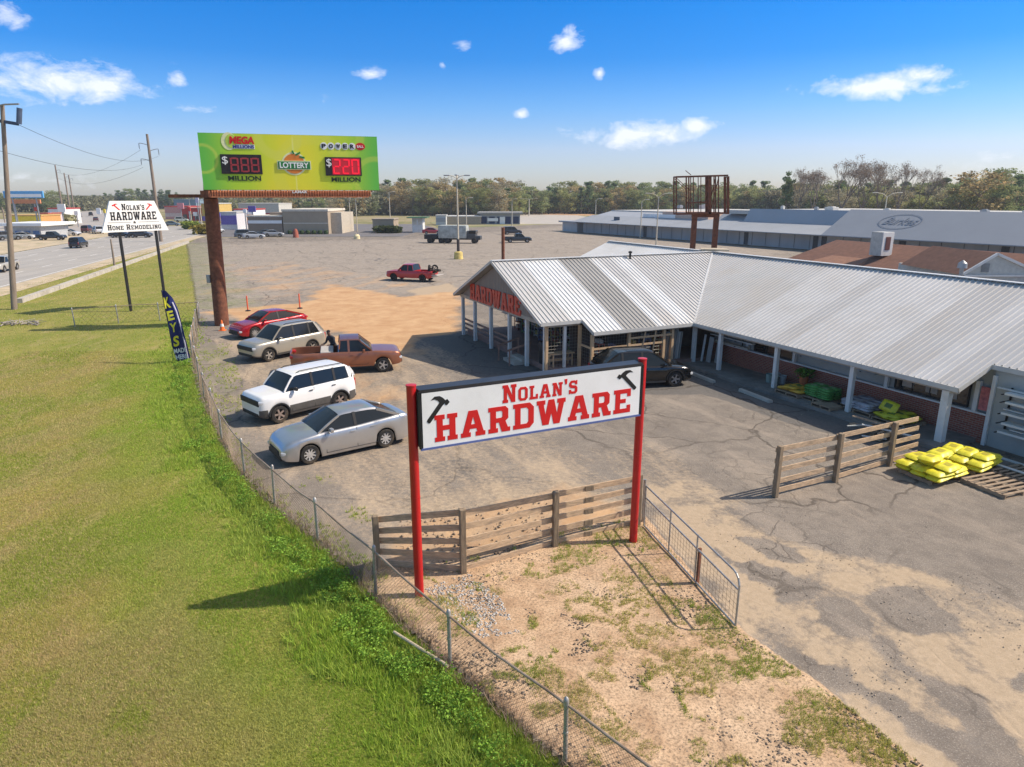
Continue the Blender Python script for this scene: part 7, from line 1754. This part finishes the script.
t, W_, h = block(436, 446, 225, 216, 5, 'pale van shaped white shed behind the box truck', mat('pale_shed', (.50,.52,.52), .8), M_ROOFG, name='white_shed', bands=((.35,.8,M_GREYST),))
t, W_, h = block(447, 481, 224.5, 217, 10, 'long tan wall of shops left of the low blue store', mat('tan_wall', (.33,.29,.23), .9), M_ROOFG, name='shop_row')
navy = mat('navy_front', (.025,.04,.10), .6)
t, W_, h = block(480, 520, 224.3, 214, 12, 'low flat roofed store with dark blue front beyond the lot', M_GREYST, mat('grey_flat_roof', (.30,.29,.28), .8), name='blue_front_store', windows=(5,.08,.75,navy), parapet=.5, over=1.6)
mb = MB(); mb.box((-W_*.18,-6.2,h*.45),(3.2,.08,.9)); mb.build('white_sign', M_WHITEP, t); mb = MB(); mb.box((W_*.06,-6.2,h*.38),(1.6,.08,h*.7)); mb.build('entrance', M_WHITEP, t)
# colourful strip beyond the bend, left of the billboard column
org = mat('orange_sign', (.80,.28,.02), .6); yel = mat('yellow_sign', (.75,.58,.05), .6); redb = mat('red_awning', (.45,.05,.04), .7); purp = mat('purple_sign', (.16,.12,.40), .7); tealb = mat('steel_blue_wall', (.18,.26,.32), .8)
block(222, 238, 231, 213, 8, 'white shop wall with violet mural between column and orange store', mat('white_shop', (.58,.57,.58), .8), M_ROOFG, Y=178, bands=((.3,.85,purp),), name='mural_shop')
t, W_, h = block(236, 255, 230, 210, 9, 'orange and red banded fuel shop right of the billboard column', M_WHITEP, redb, Y=185, bands=((.42,.74,org),(.20,.40,redb)), name='fuel_shop')
block(176, 198, 221, 200, 20, 'grey blue warehouse beyond the road bend', tealb, tealb, Y=300, name='warehouse')
block(166, 190, 221, 207, 14, 'pink fronted shop beyond the road bend', mat('pink_front', (.55,.30,.28), .8), redb, Y=262, name='pink_shop', bands=((.2,.5,mat('pale_band', (.6,.5,.48), .8)),))
block(183, 206, 222, 209, 12, 'dark red roofed shop by the road bend', redb, mat('maroon_roof', (.20,.05,.045), .8), Y=245, name='red_shop', windows=(4,.1,.55,M_GLASSD))
block(203, 221, 224, 204, 10, 'yellow and tan shop directly left of the billboard column', mat('ochre_wall', (.55,.38,.12), .8), M_ROOFG, Y=225, name='yellow_shop', bands=((.1,.35,purp),))
block(240, 280, 222, 204, 16, 'long white roofed shop far behind the restaurant', mat('offwhite_wall', (.50,.49,.46), .8), M_ROOFG, Y=265, name='far_white_shop', bands=((.1,.4,redb),))
# the strip across the road at far left
t, W_, h = block(6, 42, 238, 226, 9, 'white roofed fuel canopy shop across the road at far left', mat('fuel_grey_wall', (.40,.42,.44), .8), M_WHITEP, name='fuel_canopy', windows=(4,.1,.6,mat('blue_pane', (.08,.16,.34), .4)), parapet=.6, over=2)
block(8, 43, 228, 216, 8, 'yellow and orange fronted restaurant across the road', mat('orange_wall', (.58,.30,.10), .8), mat('ochre_roof', (.55,.35,.12), .8), Y=185, bands=((.48,.98,yel),), name='orange_restaurant', windows=(4,.1,.4,redb))
block(41, 50, 226, 214, 6, 'small white and pink shop with a dark door across the road', mat('pinkwhite', (.60,.48,.46), .8), mat('red_small_roof', (.40,.12,.08), .8), Y=190, name='pink_kiosk', windows=(1,.1,.75,M_GLASSD))
block(50, 66, 222, 209, 8, 'red roofed white restaurant behind the thin poles', M_WHITE, redb, Y=215, name='red_roof_restaurant', windows=(3,.2,.6,M_GLASSD))
def sign_board(px0, px1, pyt, pyb, Y, label, m1, m2=None, name='roadside_sign', writing=None):
    a_, b_ = PY(px0, pyt, Y), PY(px1, pyb, Y); W_ = b_.x-a_.x; H = a_.z-b_.z; t = thing(name, label, 'sign', ((a_.x+b_.x)/2, Y, 0))
    mb = MB(); mb.cbox((0,0,b_.z+H/2), (W_,.4,H), .05); mb.build('panel', m1, t)
    if m2: mb = MB(); mb.box((0,-.24,b_.z+H*.35), (W_*.9,.06,H*.45)); mb.build('stripe', m2, t)
    for sx in ((-.3,.3) if W_ > 3 else (0,)): mb = MB(); mb.tube((sx*W_,.0,0), (sx*W_,0,b_.z), .15, n=8); mb.build('pole', M_GREYMET, t, smooth=True)
    if writing: mb = MB(); on_plane(mb, curve_mesh(text=writing, extrude=.01), Vector((-W_*.4,-.28,b_.z+H*.2)), (1,0,0), (0,0,1), (0,0,W_*.8,H*.5)); mb.build('lettering', M_BLACK, t)
blu = mat('sky_blue_sign', (.12,.38,.68), .5)
sign_board(3, 44, 191, 198, 170, 'wide blue and white billboard across the road at far left', blu, M_WHITEP)
sign_board(7, 41, 199.5, 203.5, 172, 'long orange strip sign just below the blue billboard', mat('orange_strip', (.62,.25,.12), .6))
sign_board(57, 66, 204, 212, 180, 'small white sign among the thin poles', M_WHITEP)
sign_board(96, 101, 208, 214, 330, 'little white sign beside the highway far off', M_WHITEP)
sign_board(195, 199, 196, 203, 210, 'narrow pale sign high above the red shop', mat('lilac_sign', (.50,.48,.60), .6))
sign_board(177, 184, 203, 209, 215, 'pink sign left of the blue warehouse', mat('pink_sign', (.62,.25,.28), .6))
sign_board(248, 256, 206, 212, 176, 'dark purple sign rising by the fuel shop', purp)
for px, pt, Y, lb in ((199,200,172,'cream pole left of the billboard column by the yellow flowers'), (189,199,240,'thin pale pole behind the road bend')):
    q = PY(px, pt, Y); lamp_post(Vector((q.x, q.y, 0)), q.z, lb, 1, False, 1.2, .14, group='poles beyond the road bend')
def shrub(px, py, s_, col, label, n=500, seed=1):
    q = PV(px, py); XYs = np.random.RandomState(seed).randn(n//8, 2)*s_*.4+np.array([q.x, q.y])
    o = leafy('shrub', XYs, np.full(len(XYs), s_), seed, np.tile(np.array(col), (len(XYs), 1)), .10, 8, z0=0); o['kind'] = ''; del o['kind']; tag(o, label, 'shrub')
shrub(205, 234, 1.8, (.30,.24,.05), 'yellow flowering shrub at the foot of the cream pole', 900, 3)
shrub(190, 229, 1.6, (.28,.34,.06), 'lime green shrub by the road bend', 900, 4)
for k, px in enumerate((383,389,394)): shrub(px, 233, 1.3, (.09,.11,.04), ['dark shrub left of the small tan hut front','dark shrub at the middle of the tan hut front','dark shrub at the right of the tan hut'][k], 600, 5+k)
shrub(62, 226, 3.0, (.36,.34,.18), 'pale tan shrub under the thin poles', 900, 9)
# orange barrels and a white boulder at the lot edge
q = PV(296,237.5); mb = MB(); mb.lathe([(0,0),(.6,0),(.5,1.1),(.3,1.7),(0,1.75)], 12); o = mb.build('hydrant_marker', mat('rust_red_marker', (.35,.10,.06), .8), smooth=True); o.location = q; tag(o, 'rust red marker at the lot edge below the restaurant', 'marker')
q = PV(357,239); mb = MB(); mb.lathe([(0,0),(.62,0),(.6,.6),(.35,.9),(0,.95)], 12); o = mb.build('yellow_bollard', mat('yellow_block', (.70,.60,.35), .8), smooth=True); o.location = q; tag(o, 'pale yellow concrete block at the far lot edge', 'bollard')

# ================================================================ TREES
M_LEAF = attr_mat('tree_leaves', .85, .15, .4)
M_BARK = mat('tree_bark', (.19,.155,.125), .95, var=.3, scale=2)
TREES = {}
def crown_mesh(kind, seed):
    r = np.random.RandomState(seed); H = {'pine': 17, 'olive': 14, 'brown': 14, 'green': 14, 'haze': 13}[kind]
    base = {'pine': (.17,.23,.10), 'olive': (.34,.35,.14), 'brown': (.40,.31,.15), 'green': (.28,.32,.14), 'haze': (.38,.34,.22)}[kind]
    cl = []; nC = 46 if kind == 'pine' else 42
    for k in range(nC):
        u = r.rand(); a_ = r.rand()*6.283
        if kind == 'pine': z = H*(.20+.75*u**.9); rad = 2.6*(1-((u-.30)/.75)**2*.85)*np.sqrt(r.rand()); s_ = .75+.55*r.rand()
        else: z = H*(.12+.80*u); rad = 4.0*np.sqrt(max(.04, 1-((u-.5)/.58)**2))*np.sqrt(r.rand()); s_ = 1.0+.9*r.rand()
        cl.append((rad*np.cos(a_), rad*np.sin(a_), z, s_, .62+.75*r.rand()))
    n = 78 if kind not in ('haze',) else 62; pts = []; cc = []
    for (x, y, z, s_, b_) in cl:
        d = r.randn(n, 3); d /= np.linalg.norm(d, axis=1)[:, None]; d *= (r.rand(n, 1)**.4)*s_; d[:,2] *= .7; pts.append(np.array([x, y, z])+d); cc.append(np.tile(np.array(base)*b_, (n, 1))*(.7+.6*r.rand(n, 1))*(1+np.array([.25,.0,-.1])*(r.rand(n,1)-.5)))
    pts = np.concatenate(pts); cc = np.concatenate(cc); k = len(pts)
    u = r.randn(k, 3); u /= np.linalg.norm(u, axis=1)[:, None]; v = np.cross(u, r.randn(k, 3)); v /= np.linalg.norm(v, axis=1)[:, None]; s_ = (.13+.19*r.rand(k, 1))*(.8 if kind == 'haze' else 1)
    q = np.stack([pts-u*s_, pts+v*s_*.7, pts+u*s_, pts-v*s_*.7], 1).reshape(-1, 3); f = np.arange(k*4).reshape(-1, 4); cc = np.repeat(cc, 4, 0); cc = np.concatenate([cc, np.ones((len(cc), 1))], 1)
    return q, f, cc, H
def make_tree(kind, seed):
    q, f, cc, H = crown_mesh(kind, seed); t = thing('pine_tree' if kind == 'pine' else 'tree', 'x', 'tree')
    np_mesh('crown', q, f, M_LEAF, {'col': cc}, t)
    rr = random.Random(seed); mb = MB(); mb.tube((0,0,-.2), (rr.uniform(-.3,.3), rr.uniform(-.3,.3), H*(.92 if kind == 'pine' else .6)), .28, .08, n=7)
    for k in range(6):
        a_ = rr.uniform(0,6.28); z = H*rr.uniform(.3,.6); mb.tube((0,0,z), (math.cos(a_)*2.4, math.sin(a_)*2.4, z+H*.2), .10, .03, n=5)
    mb.build('trunk', M_BARK, t, smooth=True); return t
def bare_tree(seed, H=17, tint=(.0,)):
    rr = random.Random(seed); t = thing('tree', 'x', 'tree'); mb = MB(); tw = MB(); tips = []
    def grow(p, d, L, r, k):
        q = p+d*L; (mb if k < 3 else tw).tube(p, q, r, r*.66, n=6 if k < 3 else 3, caps=False)
        if k == 6: tips.append(q); return
        nb = 3 if k in (0,2) else 2
        for i in range(nb + (1 if rr.random() < .35 else 0)):
            a_ = rr.uniform(0, 6.283); sp_ = rr.uniform(.28,.62); ax = Vector((math.cos(a_), math.sin(a_), 0)); nd = (d+ax*sp_+Vector((0,0,.12))).normalized(); grow(q, nd, L*rr.uniform(.66,.85), r*.64, k+1)
    grow(Vector((0,0,-.2)), Vector((0,0,1)), H*.24, .30, 0)
    mb.build('trunk', M_BARK, t, smooth=True); tw.build('branches', mat('pale_branches', (.27,.23,.19), .95, var=.2), t)
    r = np.random.RandomState(seed); T = np.array([list(p) for p in tips]); T = np.repeat(T, 5, 0)+r.randn(len(T)*5, 3)*.35; k = len(T)
    u = r.randn(k, 3); u /= np.linalg.norm(u, axis=1)[:, None]; v = np.cross(u, r.randn(k, 3)); v /= np.linalg.norm(v, axis=1)[:, None]; s_ = .10+.12*r.rand(k, 1)
    q = np.stack([T-u*s_, T+v*s_*.4, T+u*s_, T-v*s_*.4], 1).reshape(-1, 3); cc = np.repeat(np.array([.26,.20,.15])*(.6+.8*r.rand(k, 1)), 4, 0)
    np_mesh('twigs', q, np.arange(k*4).reshape(-1, 4), M_LEAF, {'col': np.concatenate([cc, np.ones((len(cc), 1))], 1)}, t); return t
LAB = {'pine': 'dark green pine standing in the wood behind the lots', 'olive': 'olive leafed tree in the wood behind the lots', 'brown': 'russet brown tree in the wood behind the lots', 'green': 'mid green broadleaf tree in the wood behind the lots', 'haze': 'grey brown leafless looking tree in the wood behind the lots'}
GRP = {'pine': 'pines of the far wood', 'olive': 'olive trees of the far wood', 'brown': 'russet trees of the far wood', 'green': 'green trees of the far wood', 'haze': 'grey brown trees of the far wood'}
VAR = {k: [make_tree(k, 10+i*7+j) for j in range(3)] for i, k in enumerate(('pine', 'olive', 'brown', 'green', 'haze'))}
USED = set()
def put(kind, x, y, h, label=None, group=None, wide=1.0):
    lst = VAR[kind]; v = rng.randrange(3); src = lst[v]; H0 = {'pine': 17, 'olive': 14, 'brown': 14, 'green': 14, 'haze': 13}[kind]; s_ = h/H0
    if (kind, v) not in USED: o = src; USED.add((kind, v))
    else: o = dup(src)
    o.location = (x, y, -.1); o.rotation_euler = (0,0,rng.uniform(0,6.28)); o.scale = (s_*wide*rng.uniform(.9,1.15), s_*wide*rng.uniform(.9,1.15), s_)
    tag(o, label or LAB[kind], 'tree', group or GRP[kind]); return o
def at_px(px, Y): return (px-512)/FPX*(Y*math.cos(TH)+2)
# skyline heights read along the photograph's tree line: (pixel, top pixel, depth)
sky_line = [(386,181,330),(400,178,320),(430,180,315),(460,177,310),(500,177,305),(520,183,320),(545,185,340),(575,180,345),(600,178,345),(620,180,340),(650,183,335),(680,182,335),(710,183,330),(745,181,320),(775,183,300),(800,181,260),(830,180,235),(870,181,225),(900,180,220),(940,178,215),(965,178,205),(985,169,198),(1005,171,200),(1030,178,205),(1070,176,205),(1100,176,205)]
def top_at(px):
    for i in range(len(sky_line)-1):
        a_, b_ = sky_line[i], sky_line[i+1]
        if a_[0] <= px <= b_[0]: k = (px-a_[0])/(b_[0]-a_[0]); return a_[1]*(1-k)+b_[1]*k, a_[2]*(1-k)+b_[2]*k
    return sky_line[-1][1:] if px > 1000 else sky_line[0][1:]
for row, (dy, dh, cnt) in enumerate(((0,3.0,92),(14,1.2,92),(30,-.5,76))):
    for k in range(cnt):
        px = 378+(1075-378)*(k+rng.random())/cnt; ty, Y = top_at(px); Y2 = Y+dy+rng.uniform(-5,5)
        h = PY(px, ty, Y2).z*(Y/Y2)**.0 - dh + rng.uniform(-1.4,.9)
        if px < 440: w_ = [('haze',3),('olive',2),('brown',3),('pine',1)]
        elif px < 520: w_ = [('brown',3),('olive',4),('haze',1),('green',1),('pine',.6)]
        elif px < 560: w_ = [('pine',3),('green',3),('olive',1)]
        elif px < 640: w_ = [('brown',2.4),('olive',3),('pine',1.5)]
        elif px < 780: w_ = [('green',2),('pine',2.5 if row else .8),('olive',3),('brown',1.5)]
        else: w_ = [('haze',2.5),('olive',3),('green',1),('brown',1.2),('pine',.7 if row else .2)]
        kd = rng.choices([q_[0] for q_ in w_], [q_[1] for q_ in w_])[0]
        if row == 2: kd = rng.choice(('pine','green','olive')) if px > 520 else rng.choice(('olive','brown','haze','pine'))
        put(kd, at_px(px, Y2), Y2, max(7, h), wide=1.25)
# undergrowth that fills the foot of the wood
def thicket(name, pts, h, n, seed, label, col):
    r = np.random.RandomState(seed); out = []
    for i in range(n):
        k = r.rand()*(len(pts)-1); a_ = int(k); f_ = k-a_; p = np.array(pts[a_])*(1-f_)+np.array(pts[a_+1])*f_
        out.append([p[0]+r.randn()*1.5, p[1]+r.rand()*40, r.rand()])
    out = np.array(out); k = len(out); z = h*(out[:,2]**.8); c_ = np.stack([out[:,0], out[:,1], z], 1)
    u = r.randn(k, 3); u /= np.linalg.norm(u, axis=1)[:, None]; v = np.cross(u, r.randn(k, 3)); v /= np.linalg.norm(v, axis=1)[:, None]; s_ = .45+.6*r.rand(k, 1)
    q = np.stack([c_-u*s_, c_+v*s_*.7, c_+u*s_, c_-v*s_*.7], 1).reshape(-1, 3); cb = fbm(out[:,0], out[:,1]*.2, 8, 3, seed)[:, None]
    cc = np.array(col)*(1.5-cb*1.2)*(.6+.7*r.rand(k, 1)); cc = np.repeat(cc, 4, 0)
    tag(np_mesh(name, q, np.arange(k*4).reshape(-1, 4), M_LEAF, {'col': np.concatenate([cc, np.ones((len(cc), 1))], 1)}), label, 'wood', kind='stuff')
thicket('distant_wood', [(at_px(p_, q_+8), q_+8) for p_, _, q_ in sky_line], 10.5, 52000, 5, 'dense mixed wood massed behind the lots', (.30,.27,.17))
# wood behind the left strip and behind the restaurant
ll = [(-10,193,380),(30,194,380),(52,190,380),(75,196,430),(88,198,480),(104,192,500),(125,188,500),(150,187,500),(172,190,500),(190,194,480),(215,199,400),(250,200,330),(300,199,300),(350,197,300),(385,185,320)]
def top2(px):
    for i in range(len(ll)-1):
        a_, b_ = ll[i], ll[i+1]
        if a_[0] <= px <= b_[0]: k = (px-a_[0])/(b_[0]-a_[0]); return a_[1]*(1-k)+b_[1]*k, a_[2]*(1-k)+b_[2]*k
for k in range(64):
    px = -5+387*(k+rng.random()*.8)/64; ty, Y = top2(px); Y2 = Y+rng.uniform(-8,12); h = PY(px, ty, Y2).z+rng.uniform(-1.5,1)
    kd = rng.choice(('pine','pine','green')) if 90 < px < 200 else rng.choice(('olive','green','brown','haze') if px > 240 else ('olive','green','pine'))
    lab = {'l': ('tree on the far left wood beyond the road', 'trees beyond the road at left')}['l']
    names = {'pine':'dark pine in the wood beyond the road at left','green':'green tree in the wood beyond the road at left','olive':'olive tree in the wood left of the tall lamp post','brown':'russet tree in the wood behind the restaurant','haze':'grey brown tree in the wood behind the restaurant'}
    put(kd, at_px(px, Y2), Y2, max(6, h), names[kd], 'trees of the left wood, '+kd.replace('haze','grey brown'), 1.25)
thicket('distant_wood', [(at_px(p_, q_), q_) for p_, _, q_ in ll], 8.5, 26000, 6, 'dense dark wood massed beyond the road and restaurant', (.24,.24,.15))
# landmark trees above the grey building
bt = [bare_tree(3, 20), bare_tree(8, 19), bare_tree(14, 18)]
spots = [(848,154,200,0,'large bare crowned tree rising highest above the grey building', 1.05), (885,158,205,1,'tall bare tree with twin crown right of the highest one', .85), (905,160,206,2,'slim bare tree beside the twin crowned bare tree', .75), (818,166,208,1,'broad bare tree left of the highest bare tree', 1.1), (802,166,210,2,'small bare tree next to the dark tall pine', .8), (868,160,204,2,'medium bare tree just right of the highest one', .9), (928,164,210,0,'faint bare tree above the middle of the grey building', .8), (1010,176,214,1,'thin bare tree at the right near the large russet tree', .9)]
used_b = set()
for px, py, Y, i, lb, w_ in spots:
    q = PY(px, py, Y); o = bt[i] if i not in used_b else dup(bt[i]); used_b.add(i); H0 = (20,19,18)[i]; o.location = (q.x, Y, 0)
    vh = max(v.co.z for ch in o.children for v in ch.data.vertices); s_ = q.z/vh; o.scale = (s_*w_, s_*w_, s_); o.rotation_euler = (0,0,rng.uniform(0,6)); tag(o, lb, 'tree')
def landmark(kind, px, py, Y, wide, label): q = PY(px, py, Y); put(kind, q.x, Y, q.z, label, None, wide); 
q = PY(790,168,212); o = put('pine', q.x, 212, q.z, 'single tall dark pine standing above the wood left of the bare trees', None, .75)
for px, py, Y, wd, lb, kd in ((985,168,190,1.75,'large russet and green tree at right above the grey building','brown'), (1008,182,186,1.2,'yellow green rounded tree right of the large russet tree','green'), (1022,172,196,1.3,'dark pine at the right edge','pine'), (963,183,192,1.3,'olive tree left of the large russet tree','olive')):
    q = PY(px, py, Y); o = put(kd, q.x, Y, q.z, lb, None, wd)
for o in list(C.objects):
    if o.get('label') == 'x':
        for ch in list(o.children): bpy.data.objects.remove(ch)
        bpy.data.objects.remove(o)
for o in C.objects:                        # landmark trees stand alone
    if o.get('category') == 'tree' and any(w_ in o['label'] for w_ in ('large russet', 'yellow green rounded', 'right edge', 'left of the large', 'single tall')) and 'group' in o.keys(): del o['group']

# roadside clutter: small signs and slim poles beyond the bend and across the road
cl_ = [(34,'red'),(48,'blue'),(53,'white'),(60,'red'),(68,'yellow'),(74,'white'),(103,'yellow'),(187,'red'),(193,'white'),(204,'yellow'),(209,'white'),(216,'purple'),(232,'red'),(243,'white')]
cm_ = {'red': redb, 'blue': blu, 'white': M_WHITEP, 'yellow': yel, 'purple': purp}
posw = ['among the thin poles at far left','left of the highway mouth','beside the highway mouth','at the highway foot','near the tan roadside shrub','just beside the white hilltop road','beyond the highway end','right of the trapezoid sign','above the lime shrub','above the yellow flowering shrub','left of the billboard column','hidden half behind the billboard column','right of the billboard column','left of the drive canopy']
for k, (px, cn) in enumerate(cl_):
    Yc = 170+(k*37) % 80; sign_board(px, px+2.6+(k % 3), 207+(k*5) % 7, 211+(k*5) % 7, Yc, 'small %s roadside sign %s' % (cn, posw[k]), cm_[cn], name='small_sign')
# the air between here and the far wood
def haze():
    mb = MB(); mb.box((0,310,24.5), (1500,760,53)); m = bpy.data.materials.new('haze_air'); m.use_nodes = True; n = m.node_tree.nodes; l = m.node_tree.links; n.remove(n['Principled BSDF'])
    v = n.new('ShaderNodeVolumePrincipled'); v.inputs['Color'].default_value = (.80,.86,.95,1); v.inputs['Density'].default_value = .00028; v.inputs['Anisotropy'].default_value = .2
    l.new(v.outputs[0], n['Material Output'].inputs['Volume']); tag(mb.build('haze', m), kind='stuff')
haze()
